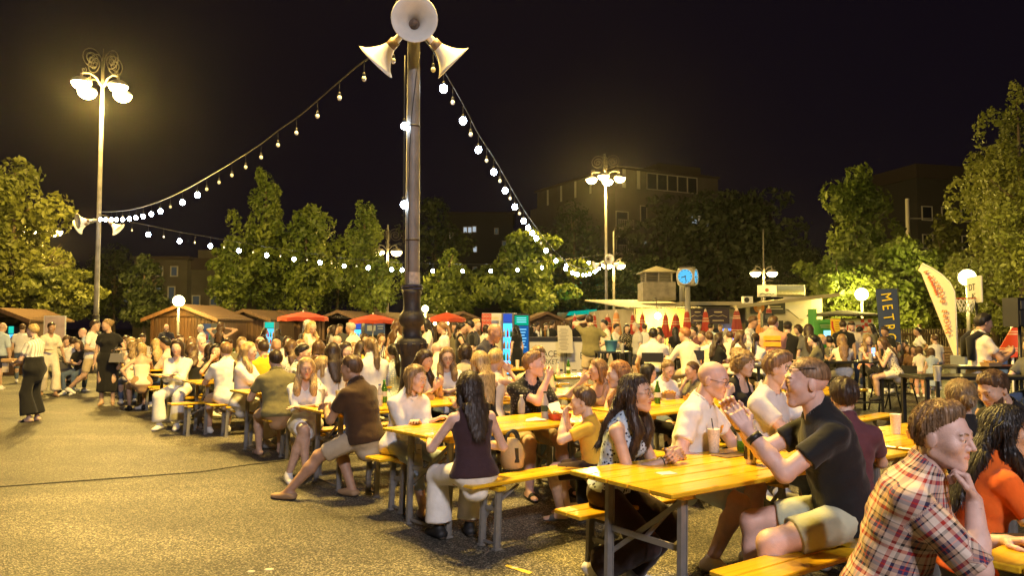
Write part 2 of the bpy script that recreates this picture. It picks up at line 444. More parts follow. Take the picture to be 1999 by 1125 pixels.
  def hcap(q, low=-.05, t=th, line=None):
   line = line or g('hline', (.070, .086))
   n = A(.80, 0, -.60)
   pl = (q - A(line[0], 0, line[1])) @ n + .10 * np.abs(q[:, 1])
   d = ell(q, A(-.014, 0, .038), (.100, .079, .088)) - t * np.clip(-pl / .045, .08, 1)
   d = smax(d, pl, .012)
   return smax(d, -(q[:, 2] - low), .015)
  am = .0022 if s.fine else .0
  bk = s.nb - s.fw2 * (s.tb[6] + .012) ; mdl = g('hlen', .26)
  mb_ = s.nb - s.up2 * mdl - s.fw2 * (s.tb[5] + .022)
  latH = s.HR @ A(0, 1, 0)
  def h_short(P):
   q = loc(P); d = hcap(q, -.045)
   v = g('hvol', .012)
   tp = ell(q, A(.006, 0, .078), (.092, .072, .052 + v)); tp = smax(tp, -(q[:, 2] - .045), .01)
   tp = smax(tp, (q - A(g('hline', (.070, .086))[0] + .010, 0, g('hline', (.070, .086))[1] + .003)) @ A(.85, 0, -.52), .035)
   d = smin(d, tp, .02)
   return (d + strands(q, am * 1.4) + (.004 * np.sin(70 * q[:, 0] + 4 * np.sin(40 * q[:, 1])) if am else 0)) * H
  def h_buzz(P):
   q = loc(P); return hcap(q, -.04, .0035) * H
  def h_fade(P):
   q = loc(P); d = hcap(q, .018, .0035); return (smax(d, .03 - q[:, 2] - .25 * np.clip(-q[:, 0], 0, .1), .01) + strands(q, am * .4)) * H
  def h_crop(P):          # receding crown: ring of hair
   q = loc(P); d = hcap(q, -.045, .006)
   return smax(d, q[:, 2] - .055 - .2 * np.clip(-q[:, 0] - .05, 0, 1), .01) * H
  def face_cut(q, d, hw=.056):
   return smax(d, -ell(q, A(.095, 0, -.03), (.07, hw, .098)), .008)
  def h_long(P):
   q = loc(P); d = hcap(q, -.06, th + .003, (.077, .084))
   side = np.minimum(cap(q, A(-.005, .082, .03), A(-.02, .083, -.12), .026, .03), cap(q, A(-.005, -.082, .03), A(-.02, -.083, -.12), .026, .03))
   d = smin(d, side, .03); d = face_cut(q, d) * H
   hb = s.hp(-.06, 0, .02)
   m1 = np.minimum(flatcap(P, hb, bk, .05, .038, latH, 1.9), flatcap(P, bk, mb_, .038, .018, s.lat1, 3.0))
   d = smin(d, m1, .03)
   if g('hfront'):
    for y in ((1, -1) if g('hfront') == 2 else (g('hfside', 1),)):
     f1 = s.hp(0, y * .085, -.10); f2 = s.nb + s.lat1 * y * .09 + s.fw2 * (s.tb[6] + .035) - s.up2 * .05; f3 = f2 - s.up2 * g('hfl', .17) + s.fw2 * .012
     d = smin(d, np.minimum(flatcap(P, f1, f2, .032, .034, s.lat1, 1.4), flatcap(P, f2, f3, .034, .014, s.lat1, 1.5)), .02)
   wv = g('wave', 0)
   if wv: d = d + wv * np.sin(38 * P[:, 2] + 3 * np.sin(14 * P[:, 1]))
   return d + strands(q, am * 1.6) * H
  def h_bob(P):
   q = loc(P); d = hcap(q, -.09, th + .004, (.077, .084))
   for y in (-1, 1): d = smin(d, cap(q, A(.0, y * .08, .03), A(.005, y * .085, -.115), .03, .026), .03)
   d = smin(d, flatcap(q, A(-.06, 0, .0), A(-.05, 0, -.11), .045, .035, A(0, 1, 0), 1.8), .03)
   return (face_cut(q, d) + strands(q, am * 1.6) + g('wave', 0) * np.sin(60 * q[:, 2] + 20 * q[:, 1])) * H
  def h_tail(P):
   q = loc(P); d = hcap(q, -.05, .008, (.075, .082)) * H
   a, b = s.hp(-.11, 0, .05), s.hp(-.135, 0, .03); c = s.nb - s.fw2 * (s.tb[6] + .05) - s.up2 * .02; e = mb_
   d = smin(d, np.minimum(np.minimum(cap(P, a, b, .025, .03), cap(P, b, c, .03, .036)), flatcap(P, c, e, .034, .012, s.lat1, 1.5)), .012)
   return d + strands(q, am) * H
  def h_bun(P):
   q = loc(P); d = hcap(q, -.05, .009, (.075, .082))
   bz = g('bunz', .075)
   bun = ell(q, A(-.105 if bz < .1 else -.05, 0, bz), (.043, .046, .043)) + .004 * np.sin(70 * q[:, 1] + 60 * q[:, 2])
   return (smin(d, bun, .01) + strands(q, am)) * H
  def h_curly(P):
   q = loc(P); d = ell(q, A(-.02, 0, .035), (.125, .108, .115)); d = smin(d, ell(q, A(-.05, 0, -.03), (.085, .098, .075)), .04)
   d = face_cut(q, d, .058); d = smax(d, -(q[:, 2] + .10), .02); d = smax(d, (q - A(.09, 0, .05)) @ A(.8, 0, -.6), .012)
   if g('bunz'): d = smin(d, ell(q, A(-.10, .02, .10), (.07, .07, .06)), .02)
   k = g('kcurl', 85)
   return (d + .012 * np.sin(k * q[:, 0] + 2 * np.sin(50 * q[:, 2])) * np.sin(k * q[:, 1]) * np.sin(k * q[:, 2] + 1.7)) * H
  hf = {'short': h_short, 'buzz': h_buzz, 'fade': h_fade, 'crop': h_crop, 'long': h_long, 'bob': h_bob, 'tail': h_tail, 'bun': h_bun, 'curly': h_curly}.get(hair)
  if hf: grp('hair', (s.hp(-.05, 0, .03) + (mb_ if hair in ('long', 'tail') else s.hp(-.05, 0, 0))) / 2, .20 if hair not in ('long', 'tail') else .24 + mdl * .62, hf)
  if g('cap'):
   def hatf(P):
    q = loc(P); d = smax(ell(q, A(-.014, 0, .04), (.114, .094, .102)), -(q[:, 2] - .048), .006)
    br = flatcap(q, A(.06, 0, .052), A(.155, 0, .045), .012, .006, A(0, 1, 0), 6.0)
    return np.minimum(d, br) * H
   grp('hat', s.hp(.03, 0, .08), .19, hatf)
  # --- torso skin
  if top in ('tank', 'strapless', 'crop', 'bikini', 'strap') or hn in ('v', 'wide'):
   grp('skin', (s.pel + s.nb) / 2, .46, lambda P: s.torso(P)[0])
  def bust(P, k):
   if not fem or s.child: return None
   c = [s.mid + s.up2 * .075 + s.fw2 * (s.tb[5] - .012) + s.lat1 * y * .062 for y in (-1, 1)]
   return np.minimum(sph(P, c[0], .054 + k), sph(P, c[1], .054 + k))
  # --- arms
  a0, a1, a2, a3 = s.ar
  for sh, e, h in ((s.sl, s.el, s.hl), (s.sr, s.er, s.hr)):
   def arm(P, sh=sh, e=e, h=h):
    d = smin(cap(P, sh, e, a0, a1), cap(P, e, e + (h - e) * .42, a2 * .98, a2), .025)
    d = smin(d, cap(P, e + (h - e) * .38, h, a2, a3), .02)
    return smin(d, sph(P, sh - s.up2 * .012, a0 * 1.05), .03)
   grp('skin', (sh + h) / 2 * .5 + e * .5, .36, arm)
  s.handc = []
  for nm, h, e, left in (('l', s.hl, s.el, True), ('r', s.hr, s.er, False)):
   fd = nrm(h - e); f = A(*g('f' + nm + 'd', tuple(fd))); n = A(*g('n' + nm, (0, 0, -1)))
   if abs(float(nrm(n) @ nrm(f))) > .92: n = A(0, -1 if left else 1, 0)
   caps, hc = hand_field(h, f, n, left, g('c' + nm, g('curlh', .35)), g('spread', 1.0), g('tcl', .3))
   s.handc.append(hc)
   def hand(P, caps=caps, h=h, e=e):
    d = cap(P, h - nrm(h - e) * .03, h, a3, a3 * .95)
    dd = None
    for c in caps: x = cap(P, *c); dd = x if dd is None else smin(dd, x, .006)
    return smin(d, dd, .015)
   grp('skin', hc, .135, hand)
  # --- legs
  tr = (.083, .056, .056, .036) if fem else (.088, .06, .058, .039)
  lb = g('legb', 1.0)
  for j, kx, an in ((s.jl, s.kl, s.al), (s.jr, s.kr, s.ar_)):
   def leg(P, j=j, kx=kx, an=an):
    d = cap(P, j, kx, tr[0] * lb, tr[1]); cf = kx + (an - kx) * .32 - nrm(A(*(np.cross(an - kx, s.lat0)))) * .012 * (1 if True else 0)
    d = smin(d, cap(P, kx, cf, tr[1] * .95, tr[2]), .03); d = smin(d, cap(P, cf, an, tr[2], tr[3]), .03); return d
   grp('skin', (j + an) / 2 * .4 + kx * .6, .5, leg)
  # --- feet / shoes
  shoe = g('shoe', 'sneaker')
  for nm, kx, an, y in (('l', s.kl, s.al, 1), ('r', s.kr, s.ar_, -1)):
   fd = A(*g('t' + nm, (1, .18 * y, -.02)))
   fd = nrm(fd); u = nrm(A(0, 0, 1) - fd * fd[2]).astype(f32); heel = an - u * .045 - fd * .045; toe = an - u * .058 + fd * .16
   sd = np.cross(u, fd).astype(f32)
   def foot(P, heel=heel, toe=toe, an=an, k=0.0, u=u, sd=sd):
    d = flatcap(P, heel, toe, .033 + k, .024 + k, sd, 1.25); d = smin(d, cap(P, an, (heel * .35 + toe * .65), .038 + k, .022 + k), .03)
    return smax(d, -((P - an) @ u) - .082, .006)
   c = (heel + toe) / 2
   if shoe in ('sneaker', 'clog', 'dark'):
    def sh_(P, foot=foot, an=an, u=u):
     d = foot(P, k=.008); top_ = (P - an) @ u
     return smax(d, top_ - (.045 if shoe != 'clog' else -.02), .006)
    grp('shoe', c, .2, sh_)
    def sole(P, heel=heel, toe=toe, an=an, u=u, sd=sd):
     d = flatcap(P, heel + u * -.0, toe + (heel - toe) * .0, .043, .036, sd, 1.12); t_ = (P - an) @ u
     return np.maximum(np.maximum(d, t_ + .058), -t_ - .085)
    grp('sole', c, .2, sole)
    if shoe == 'clog': grp('skin', c, .2, foot)
   else:
    grp('skin', c, .2, foot)
    def sand(P, heel=heel, toe=toe, an=an, u=u, sd=sd, foot=foot):
     d = flatcap(P, heel, toe, .043, .035, sd, 1.15); t_ = (P - an) @ u
     d = np.maximum(np.maximum(d, t_ + .062), -t_ - .086)
     mid = heel * .33 + toe * .67; st = np.maximum(foot(P, k=.005), np.abs((P - mid) @ nrm(toe - heel)) - .022)
     return np.minimum(d, np.maximum(st, t_ - .03))
    grp('shoe', c, .2, sand)
  # --- top
  hem = g('hem', -.06); lo = g('loose', .016)
  slv = {'tee': .62, 'polo': .6, 'long': 1.9, 'shirt': 1.9, 'half': 1.25, 'dress': .45, 'blouse': 1.85, 'tank': 0, 'crop': 0, 'strapless': 0, 'strap': 0, 'roll': 1.05}.get(top, .6)
  slv = g('sleeve', slv); so = g('sloose', .014 if slv < 1.5 else .012)
  if top != 'none':
   tb_ = s.pel + s.up1 * .1
   def topf(P):
    d, t = s.torso(P, lo, lo * .9); d = d - g('flarehem', .014) * np.clip((.12 - t) / .16, 0, 1).astype(f32)
    b = bust(P, lo * .5)
    if b is not None: d = smin(d, b, .04)
    if slv > 0:
     for sh, e, h in ((s.sl, s.el, s.hl), (s.sr, s.er, s.hr)):
      up_ = nrm(e - sh); fl_ = .012 if slv < 1.1 else 0
      if slv <= 1.1:
       k = min(slv, 1.0); x = cap(P, sh, e, a0 + so, a1 + so + fl_); x = smax(x, (P - sh) @ up_ - .295 * k, .003)
       x = smin(x, sph(P, sh - s.up2 * .012, a0 * 1.05 + so * .8), .02)
      else:
       x = smin(cap(P, sh, e, a0 + so, a1 + so), cap(P, e, e + (h - e) * (slv - 1), a2 + so + (.01 if top == 'blouse' else 0), a3 + so + .004 + (.012 if slv < 1.5 else 0)), .02)
       fn = nrm(h - e); x = smax(x, np.where((P - e) @ fn > -.05, (P - e) @ fn - .255 * (slv - 1), -1), .003)
       x = smin(x, sph(P, sh - s.up2 * .012, a0 * 1.05 + so * .8), .02)
      d = smin(d, x, .03)
    d = d + wrinkle(P, wr)
    d = np.maximum(d, hem - t)
    # neckline
    nc = s.nb + s.fw2 * .01
    if top in ('tank', 'crop', 'strap'):
     cutp = .385 if top != 'strap' else .36
     q2 = np.abs((P - s.mid) @ s.lat1)
     strap = np.maximum(np.abs(q2 - .088) - (.026 if top != 'strap' else .008), 0)
     d = smax(d, np.minimum(t - cutp, strap - .002), .004)
    elif top == 'strapless': d = smax(d, t - .335, .004)
    else:
     nr = s.nr + (.019 if hn == 'crew' else .02)
     e1_, e2_ = s.nb - s.up2 * .012, s.nb + s.up2 * .2
     cut = cap(P, e1_, e2_, nr * .98)
     if hn in ('v', 'wide', 'open'):
      dep = {'v': .11, 'wide': .05, 'open': .07}[hn]
      v_ = flatcap(P, s.nb + s.fw2 * .02, s.nb - s.up2 * dep + s.fw2 * (s.tb[6] + .05), nr, .012, s.fw2, 1.5); cut = np.minimum(cut, v_)
      if hn == 'wide': cut = np.minimum(cut, flatcap(P, s.nb - s.up2 * .005 - s.lat1 * .06, s.nb - s.up2 * .005 + s.lat1 * .06, .045, .045, s.fw2, 1.8))
     d = smax(d, -cut, .004)
     if top in ('polo', 'shirt', 'roll'):
      d = np.minimum(d, smax(np.abs(cap(P, s.nb - s.up2 * .02, s.nb + s.up2 * .05, s.nr + .017, s.nr + .012)) - .004, (P - s.nb) @ (s.up2 * .85 + s.fw2 * .5) - .03, .003))
    return d
   grp('top', (s.pel + s.nb) / 2, .44, topf) if slv < .1 else grp('top', (s.mid + s.nb) / 2 , .62 if slv <= 1.1 else .72, topf)
  # --- bottom
  if bot in ('shorts', 'pants', 'jeans', 'wide'):
   fr_ = g('hemleg', {'shorts': .84, 'pants': 1.9, 'jeans': 1.9, 'wide': 1.88}[bot]); bl = g('bloose', {'shorts': .02, 'pants': .012, 'jeans': .008, 'wide': .03}[bot])
   def botf(P):
    d, t = s.torso(P, g('bout', .006), g('bout', .006)); d = np.maximum(d, t - g('waist', .02 if g('hem', -.06) < -.02 else g('hem') + .03))
    for j, kx, an in ((s.jl, s.kl, s.al), (s.jr, s.kr, s.ar_)):
     u_ = nrm(kx - j); k = min(fr_, 1.0)
     x = cap(P, j, kx, tr[0] * lb + min(bl * .6, .009), tr[1] + bl * (1.2 if fr_ < 1.1 else .8))
     if fr_ < 1.1: x = smax(x, (P - j) @ u_ - .435 * k, .003)
     else:
      v_ = nrm(an - kx); e = kx + (an - kx) * (fr_ - 1); wd = bl * (1.0 if bot != 'wide' else 2.0)
      y = cap(P, kx, e, tr[1] + bl * .8, tr[3] + wd + (.012 if bot != 'jeans' else .008)); y = smax(y, (P - kx) @ v_ - .42 * (fr_ - 1), .003)
      x = smin(x, y, .03)
     d = smin(d, x, .035)
    return d + wrinkle(P, wr)
   grp('bottom', (s.pel + s.kl + s.kr) / 3 if fr_ < 1.1 else (s.pel + s.al + s.ar_ + s.kl + s.kr) / 5, .46 if fr_ < 1.1 else .66, botf)
  elif bot in ('skirt', 'dress'):
   ln_ = g('skirtl', .55)
   def skf(P):
    d, t = s.torso(P, .011, .011); d = np.maximum(d, t - .12)
    if s.seated:
     for j, kx in ((s.jl, s.kl), (s.jr, s.kr)):
      u_ = nrm(kx - j); k = min(ln_ / .435, 1.0); x = cap(P, j, kx, tr[0] + .014, tr[1] + .03); x = smax(x, (P - j) @ u_ - .435 * k, .003); d = smin(d, x, .07)
     if ln_ > .5:
      for kx, an in ((s.kl, s.al), (s.kr, s.ar_)):
       v_ = nrm(an - kx); L = min(ln_ - .435, .36); x = cap(P, kx, kx + v_ * L, tr[1] + .03, tr[1] + .045); x = smax(x, (P - kx) @ v_ - L, .003); d = smin(d, x, .08)
    else:
     e = s.pel - A(0, 0, ln_); x = flatcap(P, s.pel, e, .15, .15 + .09 * g('flare', .3), A(0, 1, 0), 1.28); x = smax(x, e[2] - P[:, 2], .003); d = smin(d, x, .05)
     ang = np.arctan2(P[:, 1], P[:, 0]); d = d + .006 * np.sin(11 * ang) * np.clip((s.pel[2] - P[:, 2]) / .5, 0, 1)
    return d + wrinkle(P, wr)
   grp('bottom', s.pel - A(-.1 if s.seated else 0, 0, ln_ * .4), .42 + ln_ * .35, skf)
  s.G = G
  allc = np.array([x[1] for x in G]); allr = np.array([x[2] for x in G])[:, None]
  s.pts = np.array([s.pel, s.nb, s.hp(0, 0, .15), s.hp(0, 0, -.1), s.el, s.er, s.hl, s.hr, s.kl, s.kr, s.al, s.ar_, s.handc[0], s.handc[1]])
  s.lo = s.pts.min(0) - .24; s.hi = s.pts.max(0) + .24
  s.hi[2] = s.pts[:, 2].max() + .16; s.lo[2] = min(s.al[2], s.ar_[2]) - .12
 def F(s, P):
  d = np.full(len(P), 9.0, f32); lab = np.zeros(len(P), np.int16)
  for li, c, r, fn in s.G:
   q = ln(P - c); m = q < r + .07
   far = ~m
   np.minimum(d, np.where(far, q - r + .0, 9.0), out=d) if False else None
   dd = q - r
   d = np.where(far & (dd < d) & (d > .07), np.maximum(dd, .07), d)
   if m.any():
    x = fn(P[m]); y = d[m]; l = lab[m]; k = x < y
    y[k] = x[k]; l[k] = li; d[m] = y; lab[m] = l
  return d, lab
 def build(s, res, hres=None, hand_res=None):
  regs = []
  hres = hres or res
  hcn, hrad = s.hp(0, 0, -.0), .145 * s.hs
  sph_ = [(hcn, hrad, hres)]
  if hand_res: sph_ += [(h, .115, hand_res) for h in s.handc]
  def outside(c):
   k = np.ones(len(c), bool)
   for hc, r, _ in sph_: k &= ln(c - hc) > r
   return k
  V, Q, L = mesh_field(s.F, s.lo, s.hi, res, outside); regs.append((V, Q, L))
  for i, (hc, r, rs) in enumerate(sph_):
   def ins(c, hc=hc, r=r, i=i):
    k = ln(c - hc) <= r + .35 * res
    for j in range(i): k &= ln(c - sph_[j][0]) > sph_[j][1]
    return k
   regs.append(mesh_field(s.F, hc - r - res - .01, hc + r + res + .01, rs, ins))
  Vs, Qs, Ls, b = [], [], [], 0
  for V, Q, L in regs: Vs.append(V); Qs.append(Q + b); Ls.append(L); b += len(V)
  V, Q, L = np.concatenate(Vs), np.concatenate(Qs), np.concatenate(Ls)
  # smooth the stair-steps where two labels meet (hems, necklines, hairlines)
  E = np.concatenate([Q[:, [0, 1]], Q[:, [1, 2]], Q[:, [2, 3]], Q[:, [3, 0]]]); E.sort(1); EL = np.tile(L, 4)
  key = E[:, 0].astype(np.int64) * (len(V) + 1) + E[:, 1]; o = np.argsort(key, kind='stable'); key, EL, E = key[o], EL[o], E[o]
  m = (key[1:] == key[:-1]) & (EL[1:] != EL[:-1]); B = E[1:][m]
  tiny = [LI[k] for k in ('iris', 'eye', 'brow', 'lip')]
  m2 = ~(np.isin(EL[1:][m], tiny) | np.isin(EL[:-1][m], tiny)); B = B[m2]
  if len(B):
   for _ in range(4):
    acc = np.zeros_like(V); cnt = np.zeros(len(V), f32)
    for a, b2 in ((0, 1), (1, 0)): np.add.at(acc, B[:, a], V[B[:, b2]]); np.add.at(cnt, B[:, a], 1)
    k = cnt >= 2; V[k] = .5 * V[k] + .5 * acc[k] / cnt[k][:, None]
  return V, Q, L

def np_mesh(name, V, Q, midx=None, attr=None):
 u, inv = np.unique(Q, return_inverse=True); V = V[u]; Q = inv.reshape(Q.shape)
 me = bpy.data.meshes.new(name); nv, nq = len(V), len(Q)
 me.vertices.add(nv); me.vertices.foreach_set('co', V.astype(f32).ravel())
 me.loops.add(nq * 4); me.loops.foreach_set('vertex_index', Q.astype(np.int32).ravel())
 me.polygons.add(nq); me.polygons.foreach_set('loop_start', (np.arange(nq) * 4).astype(np.int32))
 try: me.polygons.foreach_set('loop_total', np.full(nq, 4, np.int32))
 except Exception: pass
 me.polygons.foreach_set('use_smooth', np.ones(nq, bool))
 if midx is not None: me.polygons.foreach_set('material_index', midx.astype(np.int32))
 if attr is not None:
  a = me.attributes.new('cuv', 'FLOAT_VECTOR', 'POINT'); a.data.foreach_set('vector', attr[u].astype(f32).ravel())
 me.update(); return me

def add_strands(V, Q, k, P, sp, n, rg):
 """loose hair strips over the hair faces k: returns extra verts and quads"""
 F4 = Q[k]; A0, B0, C0, D0 = (V[F4[:, i]] for i in range(4)); nn = np.cross(C0 - A0, D0 - B0); ar = ln(nn.astype(f32)); nn = nn / (ar[:, None] + 1e-9)
 i = rg.choice(len(F4), n, p=ar / ar.sum()); u = rg.random((n, 1)); v = rg.random((n, 1)); p = (A0[i] * (1 - u) + B0[i] * u) * (1 - v) + (D0[i] * (1 - u) + C0[i] * u) * v; nr = nn[i]
 short = sp.get('hair') in ('short', 'buzz', 'fade', 'crop', 'bun')
 crown_ = P.hp(-.07, .01, .12)
 g_ = (p - crown_) if short else np.tile(np.array([0, 0, -1.0]), (n, 1)) + .5 * (p - crown_)
 g_ = g_ / (np.linalg.norm(g_, axis=1)[:, None] + 1e-6) + rg.normal(size=(n, 3)) * (.28 if sp.get('hair') != 'curly' else 1.0)
 t = g_ - nr * (g_ * nr).sum(1)[:, None]; t /= np.linalg.norm(t, axis=1)[:, None] + 1e-9; sd = np.cross(t, nr)
 L = rg.uniform(.5, 1.3, (n, 1)) * {'short': sp.get('stl', .018), 'buzz': .004, 'fade': .006, 'crop': .012, 'bun': .03, 'curly': .03}.get(sp.get('hair'), .036); hl_ = (p - P.hc) @ P.HR / P.hs; L = L * (np.where((hl_[:, :1] > .02) & short, .35, 1.0)); wd = rg.uniform(.0007, .0016, (n, 1)) * (1.2 if L.mean() > .02 else .6); lf = rg.uniform(.0, .007, (n, 1)) * (L / .04)
 q0, q1, q2 = p - nr * .001, p + t * L * .55 + nr * (lf * .7 + .0012), p + t * L + nr * lf + np.array([0, 0, -.15]) * L
 W = np.stack([q0 - sd * wd, q0 + sd * wd, q1 - sd * wd, q1 + sd * wd, q2 - sd * wd * .25, q2 + sd * wd * .25], 1).reshape(-1, 3)
 b = len(V) + np.arange(n)[:, None] * 6
 return np.concatenate([V, W.astype(V.dtype)]), np.concatenate([Q[k], np.concatenate([b + [[0, 1, 3, 2]], b + [[2, 3, 5, 4]]])])
# ---------------------------------------------------------------- clothing, skin and hair materials
def cloth(name, col, kind='plain', col2=None, scale=1.0, rough=.85):
 key = 'cloth ' + name
 if key in MATS: return MATS[key]
 m = mat(key, col, rough=rough, noise=.10, nscale=14, bump=.6, bscale=8, spec=.25)
 t = m.node_tree; L = t.links; b = t.nodes['Principled BSDF']
 b.inputs['Sheen Weight'].default_value = .15
 if kind == 'dots' or kind == 'floral' or kind == 'leopard':
  tc = t.nodes.new('ShaderNodeTexCoord'); v = t.nodes.new('ShaderNodeTexVoronoi'); v.inputs['Scale'].default_value = {'dots': 34, 'floral': 42, 'leopard': 30}[kind] * scale
  if kind == 'dots': v.inputs['Randomness'].default_value = .25
  L.new(tc.outputs['Object'], v.inputs[0]); r = t.nodes.new('ShaderNodeMapRange'); r.inputs[1].default_value = .30; r.inputs[2].default_value = .36; r.inputs[3].default_value = 1; r.inputs[4].default_value = 0
  L.new(v.outputs['Distance'], r.inputs[0]); mx = t.nodes.new('ShaderNodeMix'); mx.data_type = 'RGBA'; L.new(r.outputs[0], mx.inputs[0])
  mx.inputs[6].default_value = (*col, 1); mx.inputs[7].default_value = (*col2, 1)
  L.new(mx.outputs[2], b.inputs['Base Color'])
 if kind == 'stripes':
  tc = t.nodes.new('ShaderNodeTexCoord'); wv = t.nodes.new('ShaderNodeTexWave'); wv.bands_direction = 'Y'; wv.inputs['Scale'].default_value = 7 * scale; wv.inputs['Distortion'].default_value = .6
  L.new(tc.outputs['Object'], wv.inputs[0]); r = t.nodes.new('ShaderNodeMapRange'); r.inputs[1].default_value = .6; r.inputs[2].default_value = .7; L.new(wv.outputs[0], r.inputs[0])
  mx = t.nodes.new('ShaderNodeMix'); mx.data_type = 'RGBA'; L.new(r.outputs[0], mx.inputs[0]); mx.inputs[6].default_value = (*col, 1); mx.inputs[7].default_value = (*col2, 1)
  L.new(mx.outputs[2], b.inputs['Base Color'])
 if kind == 'plaid':
  at_ = t.nodes.new('ShaderNodeAttribute'); at_.attribute_name = 'cuv'
  sx = t.nodes.new('ShaderNodeSeparateXYZ'); L.new(at_.outputs['Vector'], sx.inputs[0])
  def band(out, sc_, ph, stops):
   mu = t.nodes.new('ShaderNodeMath'); mu.operation = 'MULTIPLY_ADD'; mu.inputs[1].default_value = sc_; mu.inputs[2].default_value = ph; L.new(out, mu.inputs[0])
   fr = t.nodes.new('ShaderNodeMath'); fr.operation = 'FRACT'; L.new(mu.outputs[0], fr.inputs[0])
   cr = t.nodes.new('ShaderNodeValToRGB'); cr.color_ramp.interpolation = 'CONSTANT'
   while len(cr.color_ramp.elements) < len(stops): cr.color_ramp.elements.new(.5)
   for e, (p, c) in zip(cr.color_ramp.elements, stops): e.position = p; e.color = (*c, 1)
   L.new(fr.outputs[0], cr.inputs[0]); return cr.outputs[0]
  W, K, Rd, Nv, Cm = (.66, .54, .45), (.015, .013, .013), (.42, .035, .025), (.035, .03, .09), (.50, .33, .24)
  stops = [(0, W), (.14, Rd), (.24, W), (.34, K), (.42, Cm), (.56, Nv), (.66, Rd), (.70, Nv), (.80, Cm), (.90, K), (.94, W)]
  a = band(sx.outputs[0], 1 / .135, .1, stops); c = band(sx.outputs[1], 1 / .135, .35, stops)
  mx = t.nodes.new('ShaderNodeMix'); mx.data_type = 'RGBA'; mx.inputs[0].default_value = .5; L.new(a, mx.inputs[6]); L.new(c, mx.inputs[7]); L.new(mx.outputs[2], b.inputs['Base Color'])
 return m
def hair_mat(name, col, col2=None):
 key = 'hair ' + name
 if key in MATS: return MATS[key]
 m = mat(key, col, rough=.42, spec=.4)
 t = m.node_tree; L = t.links; b = t.nodes['Principled BSDF']
 tc = t.nodes.new('ShaderNodeTexCoord'); mp = t.nodes.new('ShaderNodeMapping'); mp.inputs['Scale'].default_value = (95, 95, 5); L.new(tc.outputs['Object'], mp.inputs[0])
 n = t.nodes.new('ShaderNodeTexNoise'); n.inputs['Scale'].default_value = 1.0; n.inputs['Detail'].default_value = 3; L.new(mp.outputs[0], n.inputs['Vector'])
 cr = t.nodes.new('ShaderNodeValToRGB'); cr.color_ramp.elements[0].position = .3; cr.color_ramp.elements[1].position = .72
 c2 = col2 or tuple(min(1, x * 1.9 + .01) for x in col)
 cr.color_ramp.elements[0].color = (*[x * .55 for x in col], 1); cr.color_ramp.elements[1].color = (*c2, 1)
 L.new(n.outputs[0], cr.inputs[0]); L.new(cr.outputs[0], b.inputs['Base Color'])
 bp = t.nodes.new('ShaderNodeBump'); bp.inputs['Strength'].default_value = .5; bp.inputs['Distance'].default_value = .006; L.new(n.outputs[0], bp.inputs['Height']); L.new(bp.outputs[0], b.inputs['Normal'])
 return m
SKIN = {'fair': (.64, .44, .34), 'mid': (.55, .36, .26), 'tan': (.42, .25, .165), 'pink': (.64, .42, .35)}
def skin_mat(k):
 return mat('skin ' + k, SKIN[k], rough=.44, noise=.16, nscale=17, bump=.14, bscale=210, spec=.45)
HAIR = {'black': ((.012, .010, .010), None), 'dark': ((.030, .018, .012), None), 'brown': ((.075, .042, .022), None), 'light': ((.17, .10, .05), None), 'blond': ((.36, .235, .09), (.68, .50, .24)),
  'dirty': ((.17, .105, .045), (.38, .26, .13)), 'grey': ((.30, .28, .25), None), 'ginger': ((.24, .11, .045), None), 'white': ((.6, .57, .5), None)}
COL = {'white': (.80, .78, .74), 'cream': (.78, .70, .56), 'black': (.012, .012, .013), 'navy': (.022, .022, .045), 'grey': (.42, .41, .40), 'dgrey': (.10, .10, .10), 'brown': (.055, .028, .014), 'dbrown': (.035, .02, .018),
       'olive': (.16, .15, .09), 'green': (.19, .17, .075), 'yellow': (.75, .43, .02), 'mustard': (.70, .42, .05), 'beige': (.50, .41, .29), 'khaki': (.55, .44, .27), 'sage': (.42, .45, .33), 'blue': (.16, .25, .45), 'denim': (.09, .13, .22), 'ldenim': (.36, .44, .56),
       'red': (.42, .03, .02), 'orange': (.72, .13, .015), 'salmon': (.72, .34, .22), 'maroon': (.11, .04, .05), 'pink': (.7, .42, .40), 'teal': (.05, .22, .25), 'lblue': (.50, .60, .70), 'tan': (.38, .24, .13), 'lgrey': (.60, .60, .62), 'purple': (.05, .025, .03), 'brownsk': (.17, .09, .04)}
TOPN = {'tee': 't_shirt', 'polo': 'polo_shirt', 'long': 'long_sleeve_top', 'shirt': 'shirt', 'half': 'shirt', 'blouse': 'blouse', 'tank': 'tank_top', 'crop': 'crop_top', 'strapless': 'strapless_top', 'strap': 'strap_top', 'roll': 'shirt', 'dress': 'dress_top'}
BOTN = {'shorts': 'shorts', 'pants': 'trousers', 'jeans': 'jeans', 'wide': 'trousers', 'skirt': 'skirt', 'dress': 'skirt'}
PCACHE = {}
def cm(c, what):
 """colour entry -> material: 'white' or ('dots','blue','white')"""
 if isinstance(c, tuple): return cloth('_'.join(c), COL[c[1]], c[0], COL.get(c[2], COL['dgrey']) if len(c) > 2 else None)
 return cloth(c, COL[c])
PLIST = []
def res_of(d, res, hres, hand):
 res = res or min(max(.0023 * d, .0071), .034)
 hres = hres or max(res * (.56 if d < 12 else .70), .0033)
 if hand is None: hand = res * .6 if d < 8 else (res * .75 if d < 14 else None)
 return res, hres, hand
def pkey(sp, res, d):
 b = repr(sorted((k, v) for k, v in sp.items()))
 return b + ('%.4f' % res if d <= 9 else '%d' % round(math.log(res) * 4))
